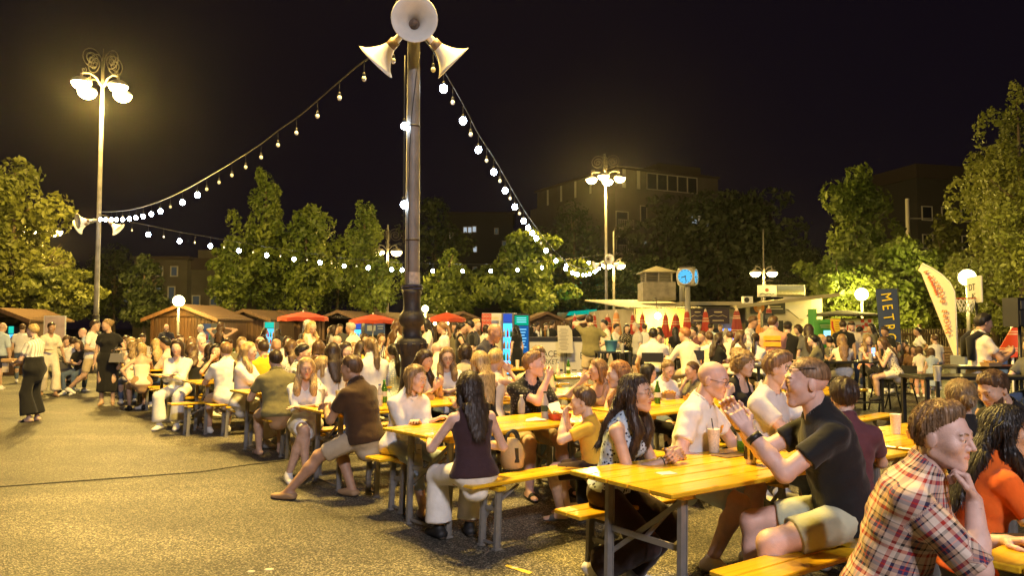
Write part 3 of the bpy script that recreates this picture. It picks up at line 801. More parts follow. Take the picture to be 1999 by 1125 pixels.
def person(label, px, py, d, heading, sp, skin='mid', hc='brown', tc='white', bc='denim', sc_='white', scale=None, group=None, res=None, hres=None, hand=None, z=0.0, then=None):
 """px, py: photo pixel of the top of the head, d: its distance; heading in degrees: 0 faces right, 90 away from the camera, 270 towards it"""
 x = (px, py)
 if sp.get('hair') and d < 11: sp = dict(sp, _st=int(6500 if d < 3.2 else 2600 if d < 6 else 600))
 if d > 17: sp = dict(sp, face=False)
 PLIST.append((label, x, d, heading, sp, skin, hc, tc, bc, sc_, scale, group, res_of(d, res, hres, hand), z, then))
def build_people():
 from concurrent.futures import ThreadPoolExecutor
 jobs = {}
 for q in PLIST:
  k = pkey(q[4], q[12][0], q[2])
  if k not in jobs: jobs[k] = (q[4], q[12])
 def run(kv):
  k, (sp, r) = kv; P = Person(sp); return k, P, P.build(*r)
 items = sorted(jobs.items(), key=lambda kv: kv[1][1][0])
 with ThreadPoolExecutor(4) as ex:
  for k, P, M in ex.map(run, items): make_parts(k, jobs[k][0], P, *M)
 for q in PLIST: place_person(*q)
def make_parts(key, sp, P, V, Q, L):
 parts = []
 body = np.isin(L, [LI[k] for k in ('skin', 'lip', 'brow', 'eye', 'iris')])
 parts.append(('person', np_mesh('person', V, Q[body], L[body]), ['skin', 'lip', 'brow', 'eye', 'iris']))
 for lab, nm in (('hair', 'hair'), ('top', TOPN.get(sp.get('top', 'tee'), 'top')), ('bottom', BOTN.get(sp.get('bottom', 'pants'), 'trousers')), ('hat', 'baseball_cap')):
  k = L == LI[lab]
  if k.sum() < 6: continue
  attr = None
  if sp.get('cuv') and lab == 'top':
   q1 = (V - P.mid) @ P.up1; lat = (V - P.mid) @ P.lat1; fw = (V - P.mid) @ P.fw2
   u = np.arctan2(lat, fw) * .17; v = q1.copy(); out = np.stack([u, v, 0 * u], 1)
   for sh, e, h in ((P.sl, P.el, P.hl), (P.sr, P.er, P.hr)):
    for a, b_, o in ((sh, e, 0), (e, h, .3)):
     dd = nrm(b_ - a); t = (V - a) @ dd; rad = V - a - np.outer(t, dd); m = (t > (.05 if o == 0 else 0)) & (t < .3) & (ln(rad) < .085) & (np.abs((V - P.mid) @ P.lat1) > P.sw - .055)
     x1 = nrm(np.cross(dd, P.up1)); x2 = np.cross(dd, x1); aa = np.arctan2(rad @ x1, rad @ x2) * .065
     out[m] = np.stack([aa, t + o, 0 * t], 1)[m]
   attr = out
  if lab == 'hair' and sp.get('_st'):
   V2, Q2 = add_strands(V, Q, k, P, sp, sp['_st'], np.random.default_rng(len(V))); parts.append((nm, np_mesh(nm, V2, Q2), [lab])); continue
  parts.append((nm, np_mesh(nm, V, Q[k], None, attr), [lab]))
 cen = V[Q].mean(1); fl = np.isin(L, [LI['shoe'], LI['sole']]); dl = ln((cen - P.al).astype(f32)); dr = ln((cen - P.ar_).astype(f32))
 for k in (fl & (dl < dr), fl & (dl >= dr)):
  if k.sum() >= 6: parts.append(({'sandal': 'sandal'}.get(sp.get('shoe'), 'shoe'), np_mesh('shoe', V, Q[k], (L[k] == LI['sole']).astype(int)), ['shoe', 'sole']))
 PCACHE[key] = (parts, P)
 for _, me, labs in parts:
  for _l in labs: me.materials.append(None)
def place_person(label, x, d, heading, sp, skin, hc, tc, bc, sc_, scale, group, rr, z, then):
 parts, P = PCACHE[pkey(sp, rr[0], d)]
 h = HAIR[hc]
 if isinstance(x, tuple):
  want = atd(x[0], x[1], d); own = float(P.hc[2]) + (.128 + (.012 if sp.get('hair') not in (None, 'buzz', 'crop') else 0)) * P.hs
  if scale is None: scale = min(max((want.z - z) / own, .86), 1.10)
  ho = Matrix.Rotation(R(heading), 3, 'Z') @ Vector((float(P.hc[0]), float(P.hc[1]), 0)) * scale
  x, d = want.x - ho.x, d - ho.y
 MM = {'skin': lambda: skin_mat(skin), 'lip': lambda: mat('lips ' + ('f' if P.fem else 'm') + skin, tuple(a * b for a, b in zip(SKIN[skin], (.82, .45, .45) if P.fem else (.85, .62, .6))), rough=.4),
          'brow': lambda: hair_mat(hc, *h), 'eye': lambda: mat('eye white', (.72, .68, .64), rough=.2), 'iris': lambda: mat('iris', (.035, .022, .015), rough=.12),
          'hair': lambda: hair_mat(hc, *h), 'top': lambda: cm(tc, 'top'), 'bottom': lambda: cm(bc, 'bottom'), 'hat': lambda: cloth('black', COL['black']),
          'shoe': lambda: mat('shoe ' + sc_, COL[sc_], rough=.6, noise=.1), 'sole': lambda: mat('shoe sole ' + ('dark' if sc_ in ('black', 'brown', 'dgrey', 'tan') else 'light'), (.1, .08, .06) if sc_ in ('black', 'brown', 'dgrey', 'tan') else (.7, .68, .64), rough=.7)}
 root = None
 for nm, me, labs in parts:
  o = bpy.data.objects.new(nm, me); C.objects.link(o)
  for i, l in enumerate(labs): set_mat(o, i, MM[l]())
  if root is None:
   root = o; o.location = (x, d, z); o.rotation_euler = (0, 0, R(heading)); o.scale = (scale,) * 3
   tag(o, label, 'person', group)
  else: o.parent = root
 if then: then(root, P)
 return root, P
# ================================================================ SETTING
def node_mat(name):
 m = bpy.data.materials.new(name); m.use_nodes = True; MATS[name] = m
 t = m.node_tree; return m, t, t.nodes['Principled BSDF'], t.nodes.new, t.links.new
# ---- asphalt
m_asph, t, b, N, K = node_mat('asphalt')
tc = N('ShaderNodeTexCoord')
n1 = N('ShaderNodeTexNoise'); n1.inputs['Scale'].default_value = 120; n1.inputs['Detail'].default_value = 3; K(tc.outputs['Object'], n1.inputs['Vector'])
v1 = N('ShaderNodeTexVoronoi'); v1.inputs['Scale'].default_value = 105; K(tc.outputs['Object'], v1.inputs['Vector'])
n2 = N('ShaderNodeTexNoise'); n2.inputs['Scale'].default_value = .55; n2.inputs['Detail'].default_value = 6; n2.inputs['Roughness'].default_value = .65; K(tc.outputs['Object'], n2.inputs['Vector'])
cr = N('ShaderNodeValToRGB'); cr.color_ramp.elements[0].position = .22; cr.color_ramp.elements[0].color = (.018, .017, .014, 1); cr.color_ramp.elements[1].position = .88; cr.color_ramp.elements[1].color = (.42, .385, .30, 1); e_ = cr.color_ramp.elements.new(.58); e_.color = (.094, .086, .068, 1)
K(v1.outputs['Color'], cr.inputs[0])
cr2 = N('ShaderNodeValToRGB'); cr2.color_ramp.elements[0].position = .33; cr2.color_ramp.elements[0].color = (.50, .50, .52, 1); cr2.color_ramp.elements[1].position = .62; cr2.color_ramp.elements[1].color = (1.2, 1.2, 1.18, 1)
K(n2.outputs[0], cr2.inputs[0])
mx = N('ShaderNodeMix'); mx.data_type = 'RGBA'; mx.blend_type = 'MULTIPLY'; mx.inputs[0].default_value = 1; K(cr.outputs[0], mx.inputs[6]); K(cr2.outputs[0], mx.inputs[7])
n3 = N('ShaderNodeTexNoise'); n3.inputs['Scale'].default_value = .42; n3.inputs['Detail'].default_value = 4; n3.inputs['Distortion'].default_value = 1.2; mp3 = N('ShaderNodeMapping'); mp3.inputs['Scale'].default_value = (.45, 1.5, 1); mp3.inputs['Rotation'].default_value = (0, 0, .25); K(tc.outputs['Object'], mp3.inputs[0]); K(mp3.outputs[0], n3.inputs['Vector'])
r3 = N('ShaderNodeMapRange'); r3.inputs[1].default_value = .38; r3.inputs[2].default_value = .62; r3.inputs[3].default_value = .55; r3.inputs[4].default_value = 1.15; K(n3.outputs[0], r3.inputs[0])
m3 = N('ShaderNodeMix'); m3.data_type = 'RGBA'; m3.blend_type = 'MULTIPLY'; m3.inputs[0].default_value = 1; K(mx.outputs[2], m3.inputs[6]); K(r3.outputs[0], m3.inputs[7])
K(m3.outputs[2], b.inputs['Base Color']); b.inputs['Roughness'].default_value = .55; b.inputs['Specular IOR Level'].default_value = .5
bp = N('ShaderNodeBump'); bp.inputs['Strength'].default_value = .75; bp.inputs['Distance'].default_value = .012
ad = N('ShaderNodeMath'); ad.operation = 'ADD'; K(n1.outputs[0], ad.inputs[0]); K(v1.outputs['Distance'], ad.inputs[1]); K(ad.outputs[0], bp.inputs['Height']); K(bp.outputs[0], b.inputs['Normal'])
g = MB(); g.add([(-600, -200, 0), (600, -200, 0), (600, 900, 0), (-600, 900, 0)], [(0, 1, 2, 3)])
g.build('ground', m_asph, kind='structure')
# flattened pale spots and a thin cable on the asphalt
m_gum = mat('chewed gum', (.55, .52, .45), rough=.7)
for px, py, r in ((490, 1117, .022), (525, 1113, .026), (1005, 1110, .02)):
 p = at(px, py); MB().lathe([(r, 0), (r * .8, .003), (0.0001, .004)], 10, (0, 0, 0), sx=1.3).build('gum_spot', m_gum, loc=(p.x, p.y, .001), label={490: 'pale round flattened gum spot on bare asphalt', 525: 'larger pale gum spot beside the round one on asphalt', 1005: 'pale gum spot on asphalt below the white striped trousers'}[px], cat='gum spot')
cb = [at(px, py, .008) for px, py in ((-60, 960), (0, 951), (120, 942), (260, 932), (390, 922), (470, 910), (560, 899), (640, 893), (760, 880), (860, 868))]
cb = [tuple(Vector(p)) for p in cb]
MB().tube(cb, .0055, 6).build('power_cable', mat('black rubber', (.012, .012, .012), rough=.55), label='thin black power cable lying across the asphalt', cat='cable')
yl = [at(px, py, .004) for px, py in ((990, 1103), (1040, 1118), (1033, 1122), (985, 1106))]
MB().add([tuple(p) for p in yl], [(0, 1, 2, 3)]).build('painted_line', mat('yellow paint', (.6, .45, .06), noise=.3, nscale=30), kind='structure')

# ---- common materials
M_pole = mat('painted steel pole', (.20, .19, .18), rough=.5, noise=.35, nscale=4, bump=.12, bscale=25)
M_iron = mat('dark cast iron', (.035, .03, .028), rough=.55, noise=.25, nscale=9, bump=.2, bscale=30)
M_grey = mat('grey steel', (.33, .32, .30), rough=.45, metal=.3, noise=.06)
M_horn = mat('horn white', (.74, .72, .66), rough=.5, noise=.10, nscale=7)
M_black = mat('black plastic', (.015, .015, .016), rough=.45)
M_blackm = mat('black steel', (.02, .02, .02), rough=.4, metal=.2)
M_white = mat('white paint', (.75, .74, .70), rough=.5, noise=.04)
WARM = (1.0, .64, .14)
M_bowl = emis('lamp glow', (1.0, .80, .38), 26)
M_globe = emis('globe glow', (1.0, .84, .36), 14)
M_bulb = emis('lit bulb', (.72, .86, 1.0), 90)
M_bulboff = mat('unlit bulb glass', (.75, .78, .78), rough=.1, spec=.8)

def lamp(name, loc, col, W, r=.12, spot=None):
 L = bpy.data.lights.new(name, 'POINT'); L.color = col; L.energy = W * LAMP_W; L.shadow_soft_size = r
 o = bpy.data.objects.new(name, L); C.objects.link(o); o.location = loc; return o
def spiral(c, r0, turns, dirx, M=None, start=-90, n=40):
 pts = []
 for i in range(n):
  u = i / (n - 1); a = R(start) + dirx * u * turns * 2 * math.pi; r = r0 * (1 - .86 * u)
  pts.append(Vector((c[0] + r * math.cos(a), 0, c[1] + r * math.sin(a))))
 return [M @ p for p in pts] if M is not None else pts

def horn_mesh():
 g = MB(); prof = []
 for i in range(15):
  u = i / 14; prof.append((.045 + .205 * u ** 2.6 + .02 * max(0, u - .93) / .07, .46 * u))
 inn = [(r - .008, z + (.004 if z > .45 else 0)) for r, z in reversed(prof[3:])]
 g.lathe(prof + inn, 28, cap=False)
 return g
def horn(parent, loc, yaw, tilt):
 """loudspeaker horn, local +z is its mouth; yaw about z, tilt = degrees the mouth points below the horizon"""
 d = Vector((math.cos(R(yaw)) * math.cos(R(tilt)), math.sin(R(yaw)) * math.cos(R(tilt)), -math.sin(R(tilt))))
 Mq = d.to_track_quat('Z', 'Y')
 h = link_mesh('loudspeaker_horn', HORN, parent, loc); h.rotation_mode = 'QUATERNION'; h.rotation_quaternion = Mq
 dr = link_mesh('driver', HDRV, h); ct = link_mesh('phase_plug', HPLUG, h)
 return h
HORN = horn_mesh().mesh('loudspeaker_horn'); HORN.materials.append(M_horn)
HDRV = MB().lathe([(.001, -.14), (.06, -.13), (.07, -.06), (.055, -.01), (.047, .01)], 20).mesh('driver'); HDRV.materials.append(mat('horn driver grey', (.30, .29, .27), rough=.5))
HPLUG = MB().lathe([(.066, .10), (.068, .20), (.05, .225), (.034, .23), (.032, .32), (.026, .335), (.001, .337)], 20).mesh('phase_plug'); HPLUG.materials.append(mat('horn plug brown', (.16, .11, .08), rough=.5))
BOWL = MB().lathe([(.001, -.20), (.10, -.19), (.19, -.14), (.245, -.06), (.26, .0), (.255, .012)], 20, cap=False).mesh('lamp_bowl'); BOWL.materials.append(M_bowl)
CAPM = MB().lathe([(.275, .0), (.27, .03), (.22, .10), (.13, .15), (.04, .17), (.035, .26)], 20).mesh('lamp_cap'); CAPM.materials.append(M_pole)
def street_lamp(loc, rot, label, Hg=9.95, n_arm=4, W=900, horns=None, base=True, arm=.80, group='street lamps over the market square', scrolls=True, lite=False):
 root = empty('street_lamp', loc, R(rot), label, 'street lamp', group)
 rb, rt = .090, .055
 p = MB(); zs = [2.0, 2.3, 3.0, 4.5, 6, 7.5, Hg + .1]
 p.tube([(0, 0, z) for z in zs], [rb - (rb - rt) * (z - 2) / (Hg - 2) for z in zs], 14); p.build('pole', M_pole, root)
 if base:
  q = MB(); q.lathe([(.32, 0), (.32, .10), (.27, .16), (.255, .55), (.30, .60), (.31, .66), (.24, .72), (.19, .78), (.165, .86)], 8, smooth=False)
  q.lathe([(.165, .86), (.16, .92), (.145, 1.02), (.15, 1.20), (.165, 1.25), (.20, 1.31), (.215, 1.36), (.20, 1.42), (.15, 1.45), (.13, 1.48), (.125, 1.58), (.155, 1.60), (.178, 1.65), (.178, 1.70), (.15, 1.75), (.12, 1.78), (.118, 1.95), (.13, 1.98), (.13, 2.02), (.092, 2.04)], 18)
  for i in range(12):
   a = 2 * math.pi * i / 12; q.bar((.168 * math.cos(a), .168 * math.sin(a), 1.25), (.218 * math.cos(a), .218 * math.sin(a), 1.38), .045, .03)
  q.v = [(x * .88, y * .88, z) for x, y, z in q.v]; q.build('pedestal', M_iron, root)
 for i in range(n_arm):
  a = 2 * math.pi * i / n_arm + (0 if n_arm != 4 else math.pi / 4); c, s = math.cos(a), math.sin(a)
  ar = MB(); pts = [Vector((c * r, s * r, z)) for r, z in ((.05, Hg + .10), (.25, Hg + .34), (.5, Hg + .42), (arm - .06, Hg + .36), (arm, Hg + .26))]
  ar.tube(pts, .028, 8); a_ = ar.build('arm', M_pole, root)
  [setattr(link_mesh(n_, m_, root, (c * arm, s * arm, Hg)), 'scale', (1.2, 1.2, 1.25)) for n_, m_ in (('lamp_cap', CAPM), ('lamp_bowl', BOWL))]
  if W:
   l = lamp('lamp_light', (c * arm, s * arm, Hg - .36), WARM, W / n_arm, .14); l.parent = root
 if scrolls:
  for i in range(4):
   a = math.pi / 2 * i + (0 if n_arm != 4 else math.pi / 4); Mz = Matrix.Rotation(a, 3, 'Z'); sp_ = MB()
   sp_.tube(spiral((.44, Hg + .95), .40, 2.4, -1, Mz, start=180), .017, 6)
   sp_.tube(spiral((.44, Hg + .95), .20, 1.6, 1, Mz, start=0, n=24), .012, 6)
   sp_.tube(spiral((.72, Hg + .48), .11, 1.3, 1, Mz, start=120, n=18), .014, 6)
   sp_.tube([Mz @ Vector(v) for v in ((.06, 0, Hg + .1), (.045, 0, Hg + .6), (.05, 0, Hg + 1.0))], .016, 6)
   sp_.build('scroll', M_iron, root)
  MB().tube([(0, 0, Hg + .1), (0, 0, Hg + .8), (0, 0, Hg + 1.45)], [.05, .04, .012], 10).build('finial', M_iron, root)
 for yw, tl, hz, rr in (horns or ()):
  a = R(yw - rot); horn(root, (math.cos(a) * rr, math.sin(a) * rr, hz), yw - rot, tl)
  MB().bar((math.cos(a) * .05, math.sin(a) * .05, hz + .02), (math.cos(a) * (rr - .02), math.sin(a) * (rr - .02), hz + .02), .03, .05).build('horn_bracket', M_grey, root)
 return root
# tall lamp in the middle: its lamp heads hang above the picture's top edge
PC = atd(804, 640, 9.3); PCX, PCY = PC.x, PC.y
lampC = street_lamp((PCX, PCY, 0), 45, 'brown lamp post with bulging iron pedestal and big horn loudspeakers, amid the beer tables', Hg=10.0, W=2600,
 horns=((278, 8, 5.19, .18), (163, 42, 5.20, .17), (22, 42, 5.20, .17)))
for z in (2.62, 4.02): MB().lathe([(.088 - .0045 * (z - 2) + .006, 0), (.088 - .0045 * (z - 2) + .010, .012), (.088 - .0045 * (z - 2) + .006, .024)], 14, (0, 0, z)).build('clamp_band', M_iron, lampC)
st = MB()
for i in range(7):
 a0, a1 = R(200 + i * 18), R(218 + i * 18)
 st.add([(.094 * math.cos(a0), .094 * math.sin(a0), 2.09), (.094 * math.cos(a1), .094 * math.sin(a1), 2.09), (.094 * math.cos(a1), .094 * math.sin(a1), 2.24), (.094 * math.cos(a0), .094 * math.sin(a0), 2.24)], [(0, 1, 2, 3)])
st.build('poster', mat('torn poster paper', (.45, .40, .35), noise=.35, nscale=22), lampC)
wr = MB()
for k in range(5): wr.tube([(.128 * math.cos(a), .128 * math.sin(a), 2.04 + .008 * k + .015 * math.sin(a + k)) for a in [i * .45 for i in range(15)]], .007, 5, m=k % 2)
wr.build('cable_wrap', [M_black, mat('blue cable', (.05, .07, .2))], lampC)
wv = MB(); wv.tube([(.09 * math.cos(a), .09 * math.sin(a), z) for a, z in ((-1.2, 4.95), (-1.9, 4.6), (-2.5, 4.1), (-2.75, 3.6), (-2.8, 3.1), (-2.75, 2.6), (-2.7, 2.1))], .006, 5); wv.build('wire', M_black, lampC)
PL = atd(187, 640, 26.6); PR = atd(1184, 640, 42.9)
lampL = street_lamp((PL.x, PL.y, 0), 20, 'grey lamp post with four glowing bowls, scrollwork and horns, behind the standing strollers', Hg=9.95, W=2300, horns=((228, 8, 5.28, .22), (185, 25, 5.25, .28), (12, 42, 5.3, .30)))
lampR = street_lamp((PR.x, PR.y, 0), 30, 'tall lamp post with lit bowls and curled scrolls, rising in front of the kiosk', Hg=9.95, W=1900, horns=((280, 5, 5.4, .2), (195, 25, 5.2, .25), (-10, 20, 5.2, .25)))
# the square's lamp behind the photographer, its light falls on faces turned this way
lampB = street_lamp((3.2, -9.0, 0), 15, 'matching lamp post behind the viewpoint, outside the picture', Hg=9.95, W=0)
for i in range(4):
 a = math.pi / 2 * i + math.pi / 4; l = lamp('lamp_light', (.8 * math.cos(a), .8 * math.sin(a), 9.6), (.97, .90, .97), 320, .14); l.parent = lampB
def small_lamp(px, py, d, n, label, col=WARM, W=160, hz=None, arm=.45, scrolls=False):
 p = atd(px, py, d); return street_lamp((p.x, p.y, 0), 90 if n == 1 else 0, label, Hg=p.z, n_arm=n, W=W, base=False, arm=arm, scrolls=scrolls, group='small lamps round the square')
small_lamp(1491, 533, 46, 2, 'slim pole with two lit bowl lamps above the roof billboard', W=260, arm=.5)
small_lamp(757, 492, 44, 2, 'lamp post with scrolls half hidden in the tree, one bowl showing', W=330, arm=.5, scrolls=True)
small_lamp(1198, 518, 47, 2, 'shorter pole with bowl lamps just behind the tall kiosk lamp post', W=200, arm=.4)
small_lamp(82, 452, 36, 2, 'lamp with bowls showing between the leaves of the big edge tree', W=560, arm=.62)
# round globe lamps
def globe_lamp(px, py, d, r, W, label, z0=0.0, off=(0, -.55, 0)):
 p = atd(px, py, d); root = empty('globe_lamp', (p.x, p.y, z0), 0, label, 'globe lamp', 'round globe lamps between trees and huts')
 MB().tube([(0, 0, 0), (0, 0, (p.z - z0) * .5), (0, 0, p.z - z0 - r)], .045, 8).build('pole', M_pole, root)
 MB().lathe([(.05, -r - .03), (.09, -r), (.08, -r + .03)], 12, (0, 0, p.z - z0)).build('collar', M_pole, root)
 MB().ball((0, 0, p.z - z0), r, 18).build('globe', M_globe, root)
 if W:
  for dx, dy in ((0, -1), (.87, .5), (-.87, .5)):
   l = lamp('lamp_light', (dx * (r + .12), dy * (r + .12), p.z - z0), (1.0, .74, .18), W / 3, .08); l.parent = root
globe_lamp(349, 588, 28.5, .21, 130, 'bright globe lamp glowing above the ridge of the widest hut')
globe_lamp(830, 603, 34, .15, 150, 'small globe lamp beside the iron pedestal, above the red parasol')
globe_lamp(1682, 575, 33, .27, 520, 'globe lamp shining on leaves next to the navy banner')
globe_lamp(1888, 542, 22, .23, 210, 'globe lamp behind leaves just above the basketball hoop')
# ---------------------------------------------------------------- string lights
def string_lights(pts, bulbs, label, rb=.05, drop=.16, cabr=.009, size=.052):
 """pts: 3-D points of the cable; bulbs: list of (u 0..1, lit)"""
 root = empty('string_lights', pts[0], 0, label, 'string lights', 'strings of bulbs between the lamp posts')
 P = [Vector(p) for p in pts]; o = P[0]
 seg = [0]
 for a, b in zip(P, P[1:]): seg.append(seg[-1] + (b - a).length)
 def pos(u):
  s = u * seg[-1]
  for i in range(len(P) - 1):
   if s <= seg[i + 1] or i == len(P) - 2: return P[i].lerp(P[i + 1], (s - seg[i]) / max(1e-6, seg[i + 1] - seg[i]))
 MB().tube([p - o for p in P], cabr, 6).build('cable', M_black, root)
 for u, lit in bulbs:
  p = pos(u) - o
  s = MB(); s.tube([p, p - Vector((0, 0, drop))], .005, 5); s.lathe([(.016, 0), (.021, .02), (.019, .05), (.008, .06)], 8, p - Vector((0, 0, drop + .05))); so = s.build('socket', M_black, root)
  r = size if lit else .032
  MB().ball(p - Vector((0, 0, drop + .05 + r * .9)), r, 14, sz=1.15).build('bulb', M_bulb if lit else M_bulboff, root)
 return root
def chain_px(pl, d0, d1, n=None):
 """photo pixels along a cable whose distance runs from d0 to d1 with image x; smoothed"""
 x0, x1 = pl[0][0], pl[-1][0]; inv0, inv1 = 1 / d0, 1 / d1
 out = []
 for px, py in pl:
  u = (px - x0) / (x1 - x0); out.append(atd(px, py, 1 / (inv0 + (inv1 - inv0) * u)))
 # Catmull-Rom
 res = []
 for i in range(len(out) - 1):
  a, b, c, e = out[max(i - 1, 0)], out[i], out[i + 1], out[min(i + 2, len(out) - 1)]
  for k in range(4):
   t = k / 4; res.append(.5 * ((2 * b) + (c - a) * t + (2 * a - 5 * b + 4 * c - e) * t * t + (3 * b - a - 3 * c + e) * t ** 3))
 res.append(out[-1]); return res
def bulbs_px(pts, pxs):
 """bulb parameters for the given photo x (project the cable)"""
 P = [Vector(p) for p in pts]; L = [0]
 for a, b in zip(P, P[1:]): L.append(L[-1] + (b - a).length)
 X = [CX + FPX * p.x / (p.y * _cp + (p.z - CAMH) * _sp) for p in P]; out = []
 for px, lit in pxs:
  for i in range(len(P) - 1):
   lo, hi = sorted((X[i], X[i + 1]))
   if lo <= px <= hi and hi > lo: u = (px - X[i]) / (X[i + 1] - X[i]); out.append(((L[i] + u * (L[i + 1] - L[i])) / L[-1], lit)); break
 return out
s1 = chain_px([(190, 414), (240, 412), (290, 401), (350, 377), (430, 332), (500, 288), (545, 254), (585, 226), (620, 196), (665, 157), (710, 120), (796, 64)], 26.4, 9.2)
string_lights(s1, bulbs_px(s1, [(197, 1), (207, 1), (218, 1), (228, 1), (240, 1), (253, 1), (266, 1), (280, 1), (296, 1), (314, 1), (333, 0), (357, 1), (386, 1)] + [(x, 0) for x in (404, 428, 453, 480, 510, 543, 579, 620, 663, 711, 768)]),
 'long string light rising to the big horns, lit only at its low end')
s2 = chain_px([(812, 62), (838, 88), (862, 130), (884, 168), (905, 205), (934, 262), (964, 308), (987, 348), (1008, 385), (1028, 418), (1048, 446), (1068, 473), (1090, 497), (1110, 514), (1130, 523), (1150, 524), (1168, 516), (1181, 504)], 9.2, 42.6)
string_lights(s2, bulbs_px(s2, [(846, 0), (866, 1), (884, 0), (904, 1), (919, 0), (934, 1), (950, 0), (964, 1), (976, 0), (986, 1), (996, 0), (1005, 1), (1014, 0), (1022, 1), (1031, 1), (1039, 1), (1047, 1), (1056, 0), (1066, 1), (1075, 0), (1085, 1), (1104, 1), (1117, 1), (1123, 1), (1128, 1), (1138, 1), (1144, 1), (1151, 1), (1160, 1), (1165, 1), (1170, 1), (1176, 1)]),
 'bright string light sagging steeply from the big horns to the kiosk lamp post')
s3 = chain_px([(192, 418), (245, 431), (290, 440), (350, 453), (410, 463), (467, 473), (520, 482), (575, 490), (625, 497), (672, 504), (720, 508), (770, 512), (845, 515), (903, 516), (958, 516), (1010, 514), (1060, 510), (1110, 506), (1181, 497)], 26.5, 42.7)
string_lights(s3, bulbs_px(s3, [(258, 0), (290, 1), (320, 0), (351, 1), (381, 0), (411, 1), (438, 0), (467, 1), (495, 0), (521, 1), (548, 0), (574, 1), (600, 0), (625, 1), (648, 0), (672, 1), (696, 0), (719, 1), (765, 1), (785, 1), (845, 1), (903, 1), (958, 1), (1010, 1), (1058, 1), (1105, 1), (1149, 1)]),
 'nearly level string light running behind the central post from lamp post to lamp post', size=.075, drop=.22)
s4 = [Vector((PCX - .10, PCY - .06, z)) for z in (4.9, 4.4, 3.9, 3.4, 3.0, 2.6)]
string_lights(s4, [(.33, 1), (.75, 1)], 'short bulb string hanging straight down along the central brown post', size=.04, drop=.03)

# ---------------------------------------------------------------- trees
def leaf_mat(name, col, col2):
 m, t, b, N, K = node_mat(name)
 oi = N('ShaderNodeTexCoord'); n = N('ShaderNodeTexNoise'); n.inputs['Scale'].default_value = 1.7; n.inputs['Detail'].default_value = 4; K(oi.outputs['Object'], n.inputs['Vector'])
 cr = N('ShaderNodeValToRGB'); cr.color_ramp.elements[0].position = .36; cr.color_ramp.elements[0].color = (*col, 1); cr.color_ramp.elements[1].position = .66; cr.color_ramp.elements[1].color = (*col2, 1)
 K(n.outputs[0], cr.inputs[0]); K(cr.outputs[0], b.inputs['Base Color']); b.inputs['Roughness'].default_value = .5; b.inputs['Specular IOR Level'].default_value = .35
 tr = N('ShaderNodeBsdfTranslucent'); K(cr.outputs[0], tr.inputs[0]); ms = N('ShaderNodeMixShader'); ms.inputs[0].default_value = .3
 K(b.outputs[0], ms.inputs[1]); K(tr.outputs[0], ms.inputs[2]); K(ms.outputs[0], t.nodes['Material Output'].inputs[0]); return m
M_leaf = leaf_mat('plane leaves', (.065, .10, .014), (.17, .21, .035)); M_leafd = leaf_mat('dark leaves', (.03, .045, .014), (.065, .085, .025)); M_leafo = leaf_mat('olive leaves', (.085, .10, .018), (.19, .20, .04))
M_bark = mat('bark', (.10, .075, .05), rough=.9, noise=.3, nscale=12, bump=.6, bscale=18)
def crown_mesh(name, shape, nl, size, seed, asp, nblob=20):
 size *= 1.25
 """unit crown (height 1 from z=0, half width .5): leaves on the shells of many lumps; shape(z)->relative half width"""
 r = np.random.default_rng(seed); Z = r.uniform(.04, .97, nblob); bl = []
 for z in Z:
  wz = shape(z); a = r.uniform(0, 2 * np.pi); rr = .5 * wz * r.uniform(.35, 1.12); bl.append((rr * math.cos(a), rr * math.sin(a), z, r.uniform(.07, .20) * (.5 + .55 * wz)))
 bl += [(0, 0, z, .24 * shape(z) + .03) for z in np.linspace(.1, .9, 6)]
 bl = np.array(bl); wgt = bl[:, 3] ** 2; k = r.choice(len(bl), nl, p=wgt / wgt.sum())
 d = r.normal(size=(nl, 3)); d /= np.linalg.norm(d, axis=1)[:, None]
 rad = bl[k, 3] * r.uniform(.55, 1.12, nl) ** .6; c = bl[k, :3] + d * rad[:, None] * np.array([1, 1, .8])
 hole = np.sin(17 * c[:, 0] + 5 * c[:, 2] + seed) * np.sin(19 * c[:, 1] - 3) * np.sin(15 * c[:, 2] + 2 * seed); k2 = hole < .22; c, d = c[k2], d[k2]; nl = len(c)
 n = d + r.normal(size=(nl, 3)) * .75; n /= np.linalg.norm(n, axis=1)[:, None]
 u = np.cross(n, r.normal(size=(nl, 3))); u /= np.linalg.norm(u, axis=1)[:, None]; v = np.cross(n, u)
 s = size * r.uniform(.6, 1.7, nl)[:, None]
 u, v, n = (x * np.array([1, 1, asp]) for x in (u, v, n))
 V = np.stack([c - u * s, c - v * s * .55 + n * s * .12, c + u * s, c + v * s * .55 + n * s * .12], 1).reshape(-1, 3)
 me = np_mesh(name, V, np.arange(nl * 4).reshape(-1, 4)); me.polygons.foreach_set('use_smooth', np.zeros(nl, bool)); return me
SH = {'cone': lambda z: max(.12, (1 - z) ** .75 * min(1, z / .12 + .35)), 'round': lambda z: math.sqrt(max(.05, 1 - (2 * z - .92) ** 2)), 'tall': lambda z: min(1, .35 + 2.2 * z) * (1 - max(0, z - .45) / .62) , 'wide': lambda z: min(1, .7 + z) * math.sqrt(max(.06, 1 - z ** 2.2))}
CROWN = {}
def crown(shape, nl, size, seed, m, asp):
 k = (shape, nl, size, seed)
 if k not in CROWN: CROWN[k] = crown_mesh('crown', SH[shape], nl, size, seed, asp); CROWN[k].materials.append(None)
 o = bpy.data.objects.new('crown', CROWN[k]); C.objects.link(o); set_mat(o, 0, m); return o
